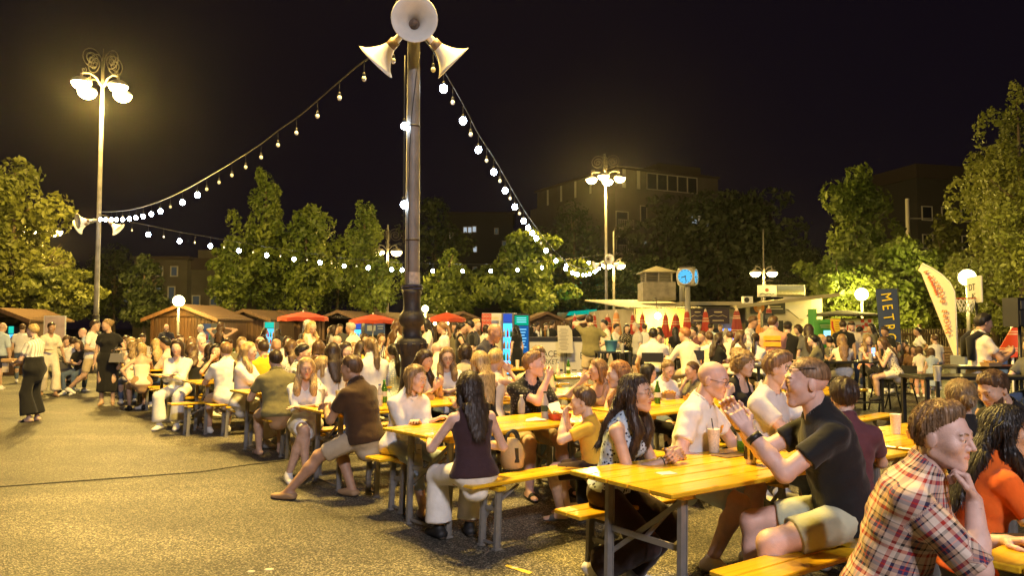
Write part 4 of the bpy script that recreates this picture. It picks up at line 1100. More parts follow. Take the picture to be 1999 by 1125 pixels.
def trunk_mesh(h, hc, w, seed):
 r = random.Random(seed); g = MB(); g.tube([(0, 0, 0), (.03, .02, hc * .5), (-.02, .03, hc), (.02, 0, hc + (h - hc) * .55), (0, 0, h * .95)], [.2, .16, .13, .08, .02], 8)
 for i in range(9):
  z = hc + (h - hc) * r.uniform(-.02, .7); a = r.uniform(0, 6.28); L = w * r.uniform(.45, .9)
  g.tube([(0, 0, z), (math.cos(a) * L * .5, math.sin(a) * L * .5, z + L * .3), (math.cos(a) * L, math.sin(a) * L, z + L * .75)], [.06, .04, .012], 5)
 return g
def tree(px, yt, yb, hw, d, shape, label, m=None, nl=7000, size=.021, seed=1, rz=0.0, group='trees round the market square', depth=None):
 top = atd(px, yt, d); bot = max(atd(px, yb, d).z, .9); h = top.z - bot; w = hw * d / FPX
 root = empty('tree', (top.x, d, 0), rz, label, 'tree', group)
 c = crown(shape, nl, size, seed, m or M_leaf, w * 2.75 / h); c.parent = root; c.location = (0, 0, bot); c.scale = (w * 2.75, w * 2.75 if depth is None else depth * 1.3, h * 1.02)
 trunk_mesh(top.z, bot + .3, w * .8, seed + int(px)).build('trunk', M_bark, root); return root
tree(30, 318, 620, 88, 33, 'wide', 'big broad tree cut by the picture edge, behind the low hut', M_leafo, 11000, .017, 3)
tree(112, 528, 622, 66, 30.5, 'round', 'low leafy tree beside the scrolled lamp post', M_leafo, 6000, .024, 4, group='trees round the market square')
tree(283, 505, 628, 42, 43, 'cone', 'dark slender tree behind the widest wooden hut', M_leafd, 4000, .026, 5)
tree(520, 335, 604, 56, 43, 'tall', 'tallest pyramid-shaped tree of the middle clump above the huts', M_leaf, 8000, .018, 6)
tree(598, 412, 606, 66, 41.5, 'round', 'round bushy tree joined to the tall pyramid-shaped one', M_leaf, 7500, .020, 7)
tree(458, 466, 604, 46, 41, 'round', 'smaller bushy tree at the dark edge of the middle clump', M_leaf, 5000, .024, 8)
tree(712, 398, 608, 42, 40, 'tall', 'narrow tall tree with the lamp shining into it, near the central post', M_leaf, 6500, .020, 9)
tree(735, 500, 612, 36, 38, 'round', 'low yellow-lit tree under the half hidden lamp', M_leaf, 4200, .026, 10)
tree(876, 486, 612, 58, 46, 'cone', 'pointed tree directly beside the central post', M_leaf, 6500, .021, 11)
tree(1021, 460, 612, 78, 47, 'round', 'rounded full tree in front of the apartment block', M_leaf, 8000, .019, 12)
tree(1668, 342, 640, 82, 42, 'tall', 'tall tree rising behind the glowing globe lamp', M_leaf, 8500, .018, 13)
tree(1632, 500, 640, 62, 36, 'round', 'brightly lit yellow-green tree around the globe lamp', M_leaf, 6500, .021, 14)
tree(1752, 478, 640, 72, 36.5, 'round', 'spreading lit tree behind the navy banner', M_leaf, 7500, .020, 15)
tree(1842, 425, 642, 62, 39, 'cone', 'sparse pointed tree between the two flags', M_leafo, 4600, .023, 16)
tree(1985, 172, 640, 92, 25, 'tall', 'largest tree of all, cut by the picture edge above the loudspeaker', M_leafo, 15000, .0125, 17)
tree(1930, 300, 640, 58, 29, 'round', 'leafy tree leaning in behind the basketball hoop', M_leafo, 6500, .022, 18)
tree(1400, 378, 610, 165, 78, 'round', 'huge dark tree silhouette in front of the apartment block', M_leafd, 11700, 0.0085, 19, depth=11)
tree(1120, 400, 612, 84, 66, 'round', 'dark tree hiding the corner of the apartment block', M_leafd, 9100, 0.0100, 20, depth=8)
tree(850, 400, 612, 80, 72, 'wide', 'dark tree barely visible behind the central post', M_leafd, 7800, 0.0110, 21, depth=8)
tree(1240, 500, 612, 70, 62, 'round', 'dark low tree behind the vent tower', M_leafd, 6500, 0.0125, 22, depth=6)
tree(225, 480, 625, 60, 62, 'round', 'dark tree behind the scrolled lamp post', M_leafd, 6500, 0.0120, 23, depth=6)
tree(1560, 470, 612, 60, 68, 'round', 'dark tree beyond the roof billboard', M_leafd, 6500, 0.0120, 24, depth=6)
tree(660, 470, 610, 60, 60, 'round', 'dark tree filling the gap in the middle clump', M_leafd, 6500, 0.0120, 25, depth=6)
# bare twigs at the edge tree
tw = MB(); p0 = atd(78, 520, 32)
for i, (px, py) in enumerate(((125, 498), (132, 515), (138, 528), (130, 545), (118, 476), (140, 505))):
 q = atd(px, py, 31.5); mid_ = p0.lerp(q, .5) + Vector((0, 0, .15 - .06 * i)); tw.tube([tuple(p0 - p0), tuple(mid_ - p0), tuple(q - p0)], [.03, .018, .005], 5)
 for k in range(3):
  a = p0.lerp(q, .5 + .15 * k); e = a + Vector((random.uniform(.1, .5), 0, random.uniform(-.2, .35))); tw.tube([tuple(a - p0), tuple(e - p0)], [.01, .003], 4)
tw.tube([(0, 0, 0), (0, .5, -2.5), (.1, .6, -p0.z)], [.03, .07, .09], 6)
tw.build('bare_shrub', M_bark, loc=p0, label='bare leafless twigs sticking out beside the broad edge tree', cat='shrub')

# ---------------------------------------------------------------- buildings behind
M_wall = mat('apartment plaster', (.12, .11, .10), rough=.9, noise=.15, nscale=.6); M_wall2 = mat('old house plaster', (.11, .10, .075), rough=.9, noise=.2, nscale=.8)
M_dark = mat('dark facade', (.05, .045, .045), rough=.85, noise=.1, nscale=.5); M_glass = mat('dark window glass', (.02, .025, .035), rough=.08, spec=.8)
M_frame = mat('white window frame', (.55, .53, .48), rough=.6); M_roof = mat('dark roof', (.06, .045, .04), rough=.9)
M_litw = emis('lit window', (.75, .88, 1.0), .55); M_litwarm = emis('lit window warm', (1.0, .8, .5), .30); M_litdim = emis('dim window', (.75, .8, .65), .05)
def win(parent, a, b, u, z, wd, ht, glass, frames=1, out=.05):
 """window on the wall from a to b (2-D), u metres along, sill z"""
 a, b = Vector(a), Vector(b); t = (b - a).normalized(); n = Vector((t.y, -t.x)); rz = math.atan2(t.y, t.x)
 c = a + t * u + n * out; g = MB()
 for s in (-1, 1): g.box((s * wd / 2, 0, ht / 2), (.10, .10, ht + .1))
 for z_ in (0, ht): g.box((0, -.003, z_), (wd + .1, .10, .10))
 for i in range(1, frames + 1 if frames > 1 else 1): g.box((-wd / 2 + wd * i / (frames + 0), .003, ht / 2), (.07, .10, ht))
 f = g.build('window', M_frame, parent, (c.x, c.y, z), rz)
 MB().box((0, .02, ht / 2), (wd - .08, .03, ht - .08)).build('pane', glass, f); return f
A2, B2, C2, D2 = Vector((12.2, 90)), Vector((34.5, 101)), Vector((25, 118)), Vector((2.6, 108))
bl = empty('apartment_block', (0, 0, 0), 0, 'grey apartment block with glazed attic storey behind the tall kiosk lamp', 'building')
def poly(g, pts, z0, z1, m=0):
 n = len(pts); vs = [(p[0], p[1], z0) for p in pts] + [(p[0], p[1], z1) for p in pts]
 g.add(vs, [tuple(range(n - 1, -1, -1)), tuple(range(n, 2 * n))] + [(i, (i + 1) % n, (i + 1) % n + n, i + n) for i in range(n)], m)
g = MB(); poly(g, [A2, B2, C2, D2], 0, 18.2); g.build('wall', M_wall, bl)
cn = (A2 + B2 + C2 + D2) / 4
att = [cn + (p - cn) * .90 for p in (A2, B2, C2, D2)]; att[0] = A2 + (cn - A2) * .06; att[1] = A2 + (B2 - A2) * .62 + (cn - A2) * .06; att[3] = D2 + (cn - D2) * .06; att[2] = att[3] + (att[1] - att[0])
g = MB(); poly(g, att, 18.2, 20.6); g.build('attic_storey', M_wall, bl)
g = MB(); e_ = [att[0] + (att[0] - cn) * .03, att[1] + (att[1] - cn) * .03, att[2] + (att[2] - cn) * .03, att[3] + (att[3] - cn) * .03]; poly(g, e_, 20.6, 20.85); g.build('roof', M_roof, bl)
t_ = (B2 - A2).normalized()
for i in range(5): win(bl, att[0], att[1], 5.0 + i * 1.55, 18.45, 1.5, 1.95, M_glass)
for i, u in enumerate((.5, 2.6)): win(bl, att[0], att[1], u + .4, 18.3, .35, 2.2, M_frame)
for u in (3, 6.5, 10, 13.5): win(bl, att[3], att[0], u, 18.3, .22, 2.2, M_frame)
for u, z, gl, wd, ht in ((4.0, 14.2, M_glass, .9, 2.0), (4.0, 11.6, M_litw, .7, .35), (8.6, 14.0, M_glass, .9, 1.5), (4.0, 8, M_glass, .9, 1.6), (8.6, 8, M_glass, .9, 1.6)): win(bl, A2, B2, u, z, wd, ht, gl)
for u in (11.6, 12.7, 13.8): win(bl, A2, B2, u, 14.3, 1.0, 1.5, M_litw if u != 12.7 else M_litwarm)
for i, (u, z) in enumerate(((0.9, 13.2), (.9, 10.2), (.9, 7.2))):
 n_ = Vector((t_.y, -t_.x)); c = A2 + t_ * u + n_ * .45; f = MB(); rz = math.atan2(t_.y, t_.x)
 f.box((0, 0, 0), (2.2, 1.0, .14))
 for k in range(9): f.box((-1.05 + k * .262, -.47, .5), (.03, .03, .95))
 f.box((0, -.47, 1.0), (2.2, .05, .05)); f.build('balcony', M_frame, bl, (c.x, c.y, z), rz); win(bl, A2, B2, u, z + .1, 1.7, 2.0, M_glass, out=.04)
n_ = Vector((t_.y, -t_.x)); c = A2 + t_ * 12.7 + n_ * .7; f = MB()
for x in (-2.1, -1.0, .1, 1.2, 2.1): f.box((x, -.6, 1.4), (.06, .06, 2.6))
f.box((0, -.6, 2.7), (4.3, .07, .08)); f.box((0, -.6, 1.0), (4.3, .05, .05)); f.box((0, 0, .04), (4.3, 1.2, .12)); f.build('balcony', M_frame, bl, (c.x, c.y, 13.3), math.atan2(t_.y, t_.x))
for u, z in ((18.5, 8.0), (19.2, 8.1), (19.9, 7.9)): win(bl, A2, B2, u, z, .5, 1.1, M_litdim)
MB().box((0, 0, 0), (7, 6, 2.6)).build('stair_tower', M_roof, bl, (cn.x + 2.5, cn.y, 21.9), .45)
def block(name, label, px0, px1, ytop, d, depth, m, rz=0.0, roofm=None, roofh=.3):
 a, b = atd(px0, ytop, d), atd(px1, ytop, d); w_ = b.x - a.x; c = (a.x + b.x) / 2
 root = empty(name, (c, d + depth / 2, 0), rz, label, 'building')
 MB().box((0, 0, a.z / 2), (w_, depth, a.z)).build('wall', m, root); MB().box((0, 0, a.z + roofh / 2 + .002), (w_ + .6, depth + .6, roofh)).build('roof', roofm or M_roof, root); return root, w_, a.z, depth
r_, w_, h_, dp = block('old_house', 'dim flat-roofed house with a few pale windows behind the slender dark tree', 262, 366, 507, 72, 12, M_wall2)
for u, z, ht in ((2.4, 6.4, .9), (3.8, 6.4, .9), (.3, 6.4, .9), (2.4, 3.9, 1.6), (3.6, 3.9, 1.5), (1.0, 3.9, 1.5), (-.6, 3.9, 1.5)): win(r_, (-w_ / 2, -dp / 2), (w_ / 2, -dp / 2), u, z, .62, ht, M_litdim)
r_, w_, h_, dp = block('wing_house', 'lower dark roofed house wing with a balcony rail beyond the huts', 366, 448, 527, 73, 10, M_wall2, roofh=1.1)
for u in (.9, 2.6, 3.3): win(r_, (-w_ / 2, -dp / 2), (w_ / 2, -dp / 2), u, 3.7, .7, .9, M_litdim)
f = MB()
for k in range(14): f.box((-1.9 + k * .29, 0, .45), (.04, .04, .9))
f.box((0, 0, .9), (3.9, .06, .06)); f.box((0, .5, 0), (3.9, 1.0, .12)); f.build('balcony', M_frame, r_, (.2, -dp / 2 - .9, 2.6))
MB().box((0, 0, 0), (1.9, 2, 1.0)).build('roof_box', M_wall2, r_, (-.9, -2, h_ + 1.6))
r_, w_, h_, dp = block('office_block', 'very dark office block against the night sky between the tall trees', 1748, 1905, 350, 84, 14, M_dark, .25, roofh=1.5)
for i in range(3):
 for j in range(4): win(r_, (-w_ / 2, -dp / 2), (w_ / 2, -dp / 2), 1.2 + i * 2.6, 4 + j * 3.1, 1.3, 1.5, M_glass)
r_, w_, h_, dp = block('tower_block', 'faint dark block of flats with small lit windows above the pointed tree', 868, 1002, 418, 118, 14, M_dark)
for u, z, g_ in ((3.2, 16.2, M_litw), (3.9, 16.2, M_litw), (4.6, 16.3, M_litw), (1.0, 15.3, M_litwarm), (4.7, 13.2, M_litw), (9.2, 14, M_litdim), (9.2, 10, M_litdim), (4.7, 10, M_litdim), (8, 16, M_litdim)): win(r_, (-w_ / 2, -dp / 2), (w_ / 2, -dp / 2), u, z, .6, .9, g_)
# teal-lit shop awning far behind the bar
p = atd(1135, 613, 52); aw = empty('lit_awning', (p.x, 52, 0), 0, 'teal glowing awning of a far shop behind the bar', 'awning')
MB().prism([(-1.0, 0), (1.0, 0), (1.0, .40), (-.8, .25)], -.4, .4).build('awning', emis('teal glow', (.0, .75, .5), .5), aw, (0, 0, p.z - .1))
MB().box((0, .7, 1.3), (3.2, .4, 2.6)).build('shop_front', M_dark, aw)
l = lamp('awning_light', (0, -.9, p.z + .3), (0, .9, .6), 90, .3); l.parent = aw
# overhead wire pole between the big trees
p = atd(1771, 388, 48); wp = MB(); wp.tube([(0, 0, 0), (0, 0, p.z)], .17, 10, r1=.12); up_ = wp.build('utility_pole', mat('pale pole', (.45, .43, .38)), loc=(p.x, 48, 0), label='pale utility pole standing between the two tall lit trees', cat='pole')
MB().tube([(0, 0, 0), (2, .4, .05), (4.4, .9, .0)], .03, 5).build('wire', M_grey, up_, (0, 0, p.z - 1.25))

# ---------------------------------------------------------------- thin scattering box added to imitate lens glare round the lamps
hz = MB().box((0, 60, 20), (200, 220, 42)).build('halo_haze', None, kind='stuff')
hm = bpy.data.materials.new('added halo volume'); hm.use_nodes = True; t = hm.node_tree; t.nodes.clear(); ou = t.nodes.new('ShaderNodeOutputMaterial'); pv = t.nodes.new('ShaderNodeVolumePrincipled')
pv.inputs['Density'].default_value = .00013; pv.inputs['Anisotropy'].default_value = .90; pv.inputs['Color'].default_value = (.9, .9, .95, 1); t.links.new(pv.outputs[0], ou.inputs['Volume'])
hz.data.materials.clear(); hz.data.materials.append(hm)
# ================================================================ HUTS, PARASOLS, KIOSK
def wood_mat(name, c1, c2, scale=1.0, rough=.45, axis='X', coat=0.0, vary=.25):
 m, t, b, N, K = node_mat(name)
 tc = N('ShaderNodeTexCoord'); mp = N('ShaderNodeMapping'); sc_ = {'X': (1.2, 22, 22), 'Z': (22, 22, 1.2), 'Y': (22, 1.2, 22)}[axis]; mp.inputs['Scale'].default_value = [s * scale for s in sc_]
 oi = N('ShaderNodeObjectInfo'); ad = N('ShaderNodeVectorMath'); ad.operation = 'ADD'; mu = N('ShaderNodeMath'); mu.operation = 'MULTIPLY'; mu.inputs[1].default_value = 37; K(oi.outputs['Random'], mu.inputs[0])
 K(tc.outputs['Object'], ad.inputs[0]); K(mu.outputs[0], ad.inputs[1]); K(ad.outputs[0], mp.inputs[0])
 n = N('ShaderNodeTexNoise'); n.inputs['Scale'].default_value = 1; n.inputs['Detail'].default_value = 6; n.inputs['Distortion'].default_value = .8; K(mp.outputs[0], n.inputs['Vector'])
 cr = N('ShaderNodeValToRGB'); cr.color_ramp.elements[0].position = .32; cr.color_ramp.elements[0].color = (*c1, 1); cr.color_ramp.elements[1].position = .68; cr.color_ramp.elements[1].color = (*c2, 1); K(n.outputs[0], cr.inputs[0])
 hs = N('ShaderNodeHueSaturation'); mr = N('ShaderNodeMapRange'); mr.inputs[3].default_value = 1 - vary; mr.inputs[4].default_value = 1 + vary; K(oi.outputs['Random'], mr.inputs[0]); K(mr.outputs[0], hs.inputs['Value']); K(cr.outputs[0], hs.inputs['Color'])
 kn = N('ShaderNodeTexVoronoi'); mp2 = N('ShaderNodeMapping'); mp2.inputs['Scale'].default_value = {'X': (3.2, 9, 9), 'Z': (9, 9, 3.2), 'Y': (9, 3.2, 9)}[axis]; K(ad.outputs[0], mp2.inputs[0]); K(mp2.outputs[0], kn.inputs['Vector']); kn.inputs['Scale'].default_value = 1
 kr = N('ShaderNodeMapRange'); kr.inputs[1].default_value = .03; kr.inputs[2].default_value = .13; kr.inputs[3].default_value = .75; kr.inputs[4].default_value = 0; K(kn.outputs['Distance'], kr.inputs[0])
 mx = N('ShaderNodeMix'); mx.data_type = 'RGBA'; K(kr.outputs[0], mx.inputs[0]); K(hs.outputs[0], mx.inputs[6]); mx.inputs[7].default_value = (*[x * .30 for x in c1], 1)
 K(mx.outputs[2], b.inputs['Base Color']); b.inputs['Roughness'].default_value = rough; b.inputs['Coat Weight'].default_value = coat; b.inputs['Coat Roughness'].default_value = .16
 bp = N('ShaderNodeBump'); bp.inputs['Strength'].default_value = .12; bp.inputs['Distance'].default_value = .004; K(n.outputs[0], bp.inputs['Height']); K(bp.outputs[0], b.inputs['Normal']); return m
M_hut = wood_mat('hut boards', (.062, .026, .009), (.115, .050, .016), axis='Z', rough=.6); M_hutd = wood_mat('hut dark boards', (.075, .04, .02), (.13, .07, .035), axis='Z', rough=.7); M_shing = mat('hut roof felt', (.095, .055, .03), rough=.9, noise=.3, nscale=14, bump=.4, bscale=30)
def hut(px, ya, hwpx, ye, d, depth, label, rz=0.0, m=None, planks=16, open_front=False, sign=False):
 ap, ev = atd(px, ya, d), atd(px, ye, d); hw = hwpx * d / FPX; wl = hw - .22
 root = empty('market_hut', (ap.x, d, 0), R(rz), label, 'hut', 'wooden market huts in a row')
 m = m or M_hut; slope = (ap.z - ev.z) / hw; ze = ev.z + slope * .22
 b = MB(); b.box((0, depth, ze / 2), (wl * 2, .06, ze))
 for s in (-1, 1): b.box((s * wl, depth / 2 + .002, ze / 2), (.06, depth - .07, ze))
 b.build('wall', m, root)
 g = MB(); g.prism([(-wl + .03, ze), (wl - .03, ze), (0, ap.z - .10)], .03, .07); g.build('gable', m, root)
 g = MB(); g.prism([(-wl * .7, ze + .04), (wl * .7, ze + .04), (0, ap.z - .22)], -.005, .028); g.build('gable_board', m, root)
 for s in (-1, 1): MB().box((s * (wl - .02), 0, ze / 2), (.10, .10, ze)).build('corner_post', m, root)
 pw = 2 * (wl - .08) / planks; me = None
 for i in range(planks):
  z0 = 0 if not open_front or i in (0, planks - 1) else None
  if z0 is None:
   if me is None: me = MB().bbox((0, 0, .48), (pw - .012, .03, .96), .006).mesh('plank'); me.materials.append(m)
   o = link_mesh('plank', me, root, (-wl + .08 + pw * (i + .5), .03, 0))
  else:
   if i == 0 or not open_front:
    if i == 0: me0 = MB().bbox((0, 0, ze / 2 - .02), (pw - .012, .03, ze - .06), .006).mesh('plank'); me0.materials.append(m)
   o = link_mesh('plank', me0, root, (-wl + .08 + pw * (i + .5), .03 + (.004 if i % 2 else 0), .02))
 if open_front: MB().box((0, -.12, 1.0), (2 * wl - .2, .4, .05)).build('counter', m, root)
 for s in (-1, 1):
  th = .06; r = MB(); pr = [(0, ap.z), (s * hw, ev.z), (s * hw, ev.z - th), (0, ap.z - th)]
  if s > 0: pr = pr[::-1]
  r.prism(pr, -.35, depth + .2); r.build('roof', M_shing, root)
  f = MB(); pr = [(0, ap.z + .012), (s * (hw + .02), ev.z + .012), (s * (hw + .02), ev.z - .13), (0, ap.z - .13)]
  if s > 0: pr = pr[::-1]
  f.prism(pr, -.39, -.352); f.build('bargeboard', m, root)
 if sign:
  sg = MB(); sg.prism([(-wl * .55, ze + .03), (wl * .55, ze + .03), (wl * .4, ze + .2), (0, ap.z - .25), (-wl * .4, ze + .2)], -.08, -.05); so = sg.build('sign_board', mat('sign dark', (.05, .035, .025)), root)
  q = MB()
  for k in range(9): q.ball((-wl * .42 + k * wl * .105, -.09, ze + .1 + .06 * math.sin(k * 1.3)), .035, 6, sz=.6)
  q.build('sign_ornament', mat('sign pale', (.55, .5, .4)), so)
 return root, wl, ze
hut(8, 601, 60, 625, 25.5, 2.4, 'open wooden hut at the picture edge with a lit screen inside', 4, M_hutd, 12, True)
hut(360, 594, 77, 623, 30, 2.6, 'widest wooden hut with golden board front under the globe lamp', -6, M_hut, 18)
hut(483, 604, 56, 624, 33.5, 2.5, 'closed wooden hut next to the widest one', -8, M_hutd, 14)
hut(553, 606, 46, 624, 37, 2.5, 'wooden hut behind the first red parasol with a glowing fridge', -14, M_hutd, 12)
hut(665, 606, 52, 626, 35.5, 2.5, 'wooden hut with a carved pale sign in its gable', -10, M_hutd, 13, True, True)
hut(742, 609, 50, 627, 38, 2.5, 'dark wooden hut behind the second red parasol', -12, M_hutd, 12, True)
hut(822, 612, 40, 628, 41, 2.5, 'small far wooden hut half hidden by the iron pedestal', -12, M_hutd, 10, True)
hut(902, 608, 44, 626, 39, 2.5, 'wooden hut with yellow-lit roof beside the poster booth', 12, M_hutd, 11)
hut(1066, 609, 42, 627, 39, 2.5, 'wooden hut showing its gable right behind the bar', 8, M_hutd, 10)
hut(1142, 614, 40, 628, 44, 2.5, 'far wooden hut between the bar and the lamp post', 8, M_hutd, 10)
# ---- open parasols
M_para = mat('red parasol cloth', (.62, .085, .04), rough=.75, noise=.08, nscale=6); 
def parasol(px, ya, yr, hw, d, label):
 ap, rm = atd(px, ya, d), atd(px, yr, d); r = hw * d / FPX; h = ap.z - rm.z
 root = empty('parasol', (ap.x, d, 0), random.uniform(0, .6), label, 'parasol', 'open red parasols before the huts')
 MB().tube([(0, 0, 0), (0, 0, ap.z + .06)], .022, 8).build('pole', M_white, root); MB().lathe([(.25, 0), (.25, .08), (.05, .12)], 14).build('base', M_grey, root)
 g = MB(); n = 8
 for i in range(n):
  a0, a1 = 2 * math.pi * i / n, 2 * math.pi * (i + 1) / n; am_ = (a0 + a1) / 2
  P0, P1 = Vector((r * math.cos(a0), r * math.sin(a0), rm.z + .02)), Vector((r * math.cos(a1), r * math.sin(a1), rm.z + .02)); Pm = Vector((r * .96 * math.cos(am_), r * .96 * math.sin(am_), rm.z + .05))
  Ap = Vector((0, 0, ap.z)); q = lambda P: Ap.lerp(P, .5) + Vector((0, 0, h * .07))
  g = MB(); D = Vector((0, 0, -.13)); g.add([Ap, q(P0), q(Pm), q(P1), P0, Pm, P1, P0 + D, Pm + D, P1 + D], [(0, 1, 2), (0, 2, 3), (1, 4, 5, 2), (2, 5, 6, 3), (4, 7, 8, 5), (5, 8, 9, 6)]); g.build('canopy_panel', M_para, root)
  MB().tube([(0, 0, ap.z - h * .6), tuple(P0 * .97 + Vector((0, 0, -.0)))], .008, 5).build('rib', M_white, root)
 return root
parasol(592, 609, 622, 49, 27, 'flattest of the open red parasols, before the closed hut')
parasol(728, 614, 627, 46, 28, 'red parasol with pointed top beside the blue banner')
parasol(872, 610, 624, 38, 29, 'red parasol beside the iron pedestal with lamps under it')
for px, label in ((849, 'small bulb lamp under the parasol beside the pedestal'), (873, 'second small bulb lamp under the parasol by the pedestal')):
 p = atd(px, 632, 29.6); s = MB(); s.ball((0, 0, 0), .07, 10); o = s.build('hanging_bulb', M_globe, loc=p, label=label, cat='lamp')
 MB().tube([(0, 0, .06), (0, 0, .35)], .01, 5).build('cord', M_black, o)
# ---- closed parasols
def stripe_mat(name, base, band, scale):
 m, t, b, N, K = node_mat(name); tc = N('ShaderNodeTexCoord'); sx = N('ShaderNodeSeparateXYZ'); K(tc.outputs['Object'], sx.inputs[0])
 mu = N('ShaderNodeMath'); mu.operation = 'MULTIPLY_ADD'; mu.inputs[1].default_value = scale; mu.inputs[2].default_value = .2; K(sx.outputs[2], mu.inputs[0]); fr = N('ShaderNodeMath'); fr.operation = 'FRACT'; K(mu.outputs[0], fr.inputs[0])
 cr = N('ShaderNodeValToRGB'); cr.color_ramp.interpolation = 'CONSTANT'; e = cr.color_ramp.elements; e[0].color = (*base, 1); e[1].position = .62; e[1].color = (*band, 1)
 for p_, c_ in ((.70, base), (.78, band), (.84, base)): x = e.new(p_); x.color = (*c_, 1)
 K(fr.outputs[0], cr.inputs[0]); K(cr.outputs[0], b.inputs['Base Color']); b.inputs['Roughness'].default_value = .8; return m
M_cr = stripe_mat('closed parasol red', (.36, .035, .02), (.5, .34, .22), 1.6); M_ct = stripe_mat('closed parasol tan', (.60, .27, .10), (.65, .5, .35), 1.5); M_cd = stripe_mat('closed parasol dark', (.22, .03, .025), (.55, .4, .3), 2.2)
CPM = {}
def closed_parasol(px, yt, yb, wpx, d, m, label):
 tp, bt = atd(px, yt, d), atd(px, yb, d); L = tp.z - bt.z; w_ = wpx * d / FPX / 2
 root = empty('closed_parasol', (tp.x, d, 0), random.uniform(0, 3), label, 'parasol', 'closed parasols outside the kiosk')
 MB().tube([(0, 0, 0), (0, 0, bt.z + .1)], .022, 8).build('pole', M_grey, root); MB().lathe([(.22, 0), (.22, .07), (.04, .1)], 12).build('base', M_grey, root)
 vs = []; n = 32; prof = ((0, .30), (.10, .50), (.3, .62), (.6, .82), (.85, 1.0), (1, .92))
 for t_, k in prof:
  for j in range(n):
   a = 2 * math.pi * j / n; f = 1 + (.22 * math.cos(8 * a + t_) + .10 * math.sin(3 * a + 5 * t_)) * (.3 + .7 * t_); vs.append((w_ * k * f * math.cos(a), w_ * k * f * math.sin(a), -L * t_ + (.05 * math.sin(5 * a) if t_ == 1 else 0)))
 fs = [(i * n + j, i * n + n + j, i * n + n + (j + 1) % n, i * n + (j + 1) % n) for i in range(len(prof) - 1) for j in range(n)]
 g = MB(); g.add(vs, fs, 0, True); g.build('folded_canopy', m, root, (0, 0, tp.z - .08))
 MB().lathe([(w_ * .32, -.10), (w_ * .34, -.04), (w_ * .2, .04), (.01, .09)], 12).build('cap', mat('parasol cap', (.6, .5, .38)), root, (0, 0, tp.z - .06)); return root
for a in ((1122, 614, 652, 13, 30, M_cr, 'closed red parasol just behind the paper menu'), (1160, 612, 652, 13, 31, M_cr, 'closed red parasol behind the man on the phone'), (1186, 615, 655, 22, 29, M_cr, 'closed red parasol bulging behind the lamp post'),
          (1203, 606, 660, 20, 28, M_ct, 'big orange-tan closed parasol beside the lamp post'), (1235, 611, 650, 13, 30, M_cr, 'closed red parasol at the corner of the yellow wall'), (1254, 610, 650, 15, 31, M_cr, 'closed red parasol against the yellow wall, short of the wall lamp'),
          (1299, 611, 656, 17, 29, M_cr, 'narrow closed red parasol just past the wall lamp'), (1319, 612, 656, 22, 29.5, M_cr, 'slanting wide closed red parasol past the wall lamp'), (1341, 604, 648, 17, 27, M_cr, 'closed red parasol under the clock, with pale tip'),
          (1377, 604, 648, 17, 27, M_cr, 'closed red parasol in front of the dark banners'), (1438, 602, 655, 23, 25, M_cd, 'dark maroon closed parasol with pale stripes'), (1484, 606, 650, 17, 26, M_ct, 'tan closed parasol under the round orange logo'), (1501, 598, 640, 18, 27, M_cd, 'maroon closed parasol behind the tall loudspeaker')): closed_parasol(*a)

# ---- text helper
def text_mesh(s, size, ext=.004, align='CENTER', mirror=False, shear=0.0):
 cu = bpy.data.curves.new('txt', 'FONT'); cu.body = s; cu.size = size; cu.extrude = ext; cu.align_x = align; cu.align_y = 'CENTER'; cu.shear = shear; cu.resolution_u = 3
 o = bpy.data.objects.new('txt', cu); C.objects.link(o); dg = bpy.context.evaluated_depsgraph_get(); me = bpy.data.meshes.new_from_object(o.evaluated_get(dg)); bpy.data.objects.remove(o)
 if mirror:
  for v in me.vertices: v.co.x = -v.co.x
 return me
def text(parent, s, size, m, loc, rot=(R(90), 0, 0), name='lettering', mirror=False, sx=1.0, shear=0.0, align='CENTER', ext=.004):
 me = text_mesh(s, size, ext, align, mirror, shear); me.name = name; me.materials.clear(); me.materials.append(m)
 o = link_mesh(name, me, parent, loc); o.rotation_euler = rot; o.scale = (sx, 1, 1); return o

# ---- kiosk building
M_kw = mat('kiosk yellow plaster', (.50, .40, .17), rough=.85, noise=.18, nscale=3); M_kg = mat('kiosk grey plaster', (.34, .30, .24), rough=.9, noise=.18, nscale=2); M_conc = mat('stained concrete', (.26, .23, .18), rough=.9, noise=.35, nscale=4, bump=.2); M_tin = mat('pale tin roof', (.34, .30, .20), rough=.6, noise=.15, nscale=3)
M_cream = mat('cream render', (.55, .50, .38), rough=.85, noise=.12, nscale=2); M_purple = mat('banner dark purple', (.035, .02, .04), rough=.6); M_gold = mat('banner print', (.5, .40, .26), rough=.6)
kb = empty('kiosk_building', (0, 0, 0), 0, 'long low kiosk building with tin roof, vent tower and yellow-lit wall', 'building')
def P2(px, d): return gx(px, d), d
x0, x1, x2, x3 = gx(1166, 37), gx(1238, 33), gx(1345, 33), gx(1606, 33)
g = MB(); poly(g, [(x1, 33), (x2, 33), (x2, 41), (x0, 41), (x0 + .1, 37)], 0, 2.40); kwall = g.build('wall', M_kg, kb)
MB().box(((x1 + x2) / 2 + .03, 32.96, 1.2), (x2 - x1 - .1, .06, 2.36)).build('yellow_wall', M_kw, kb)
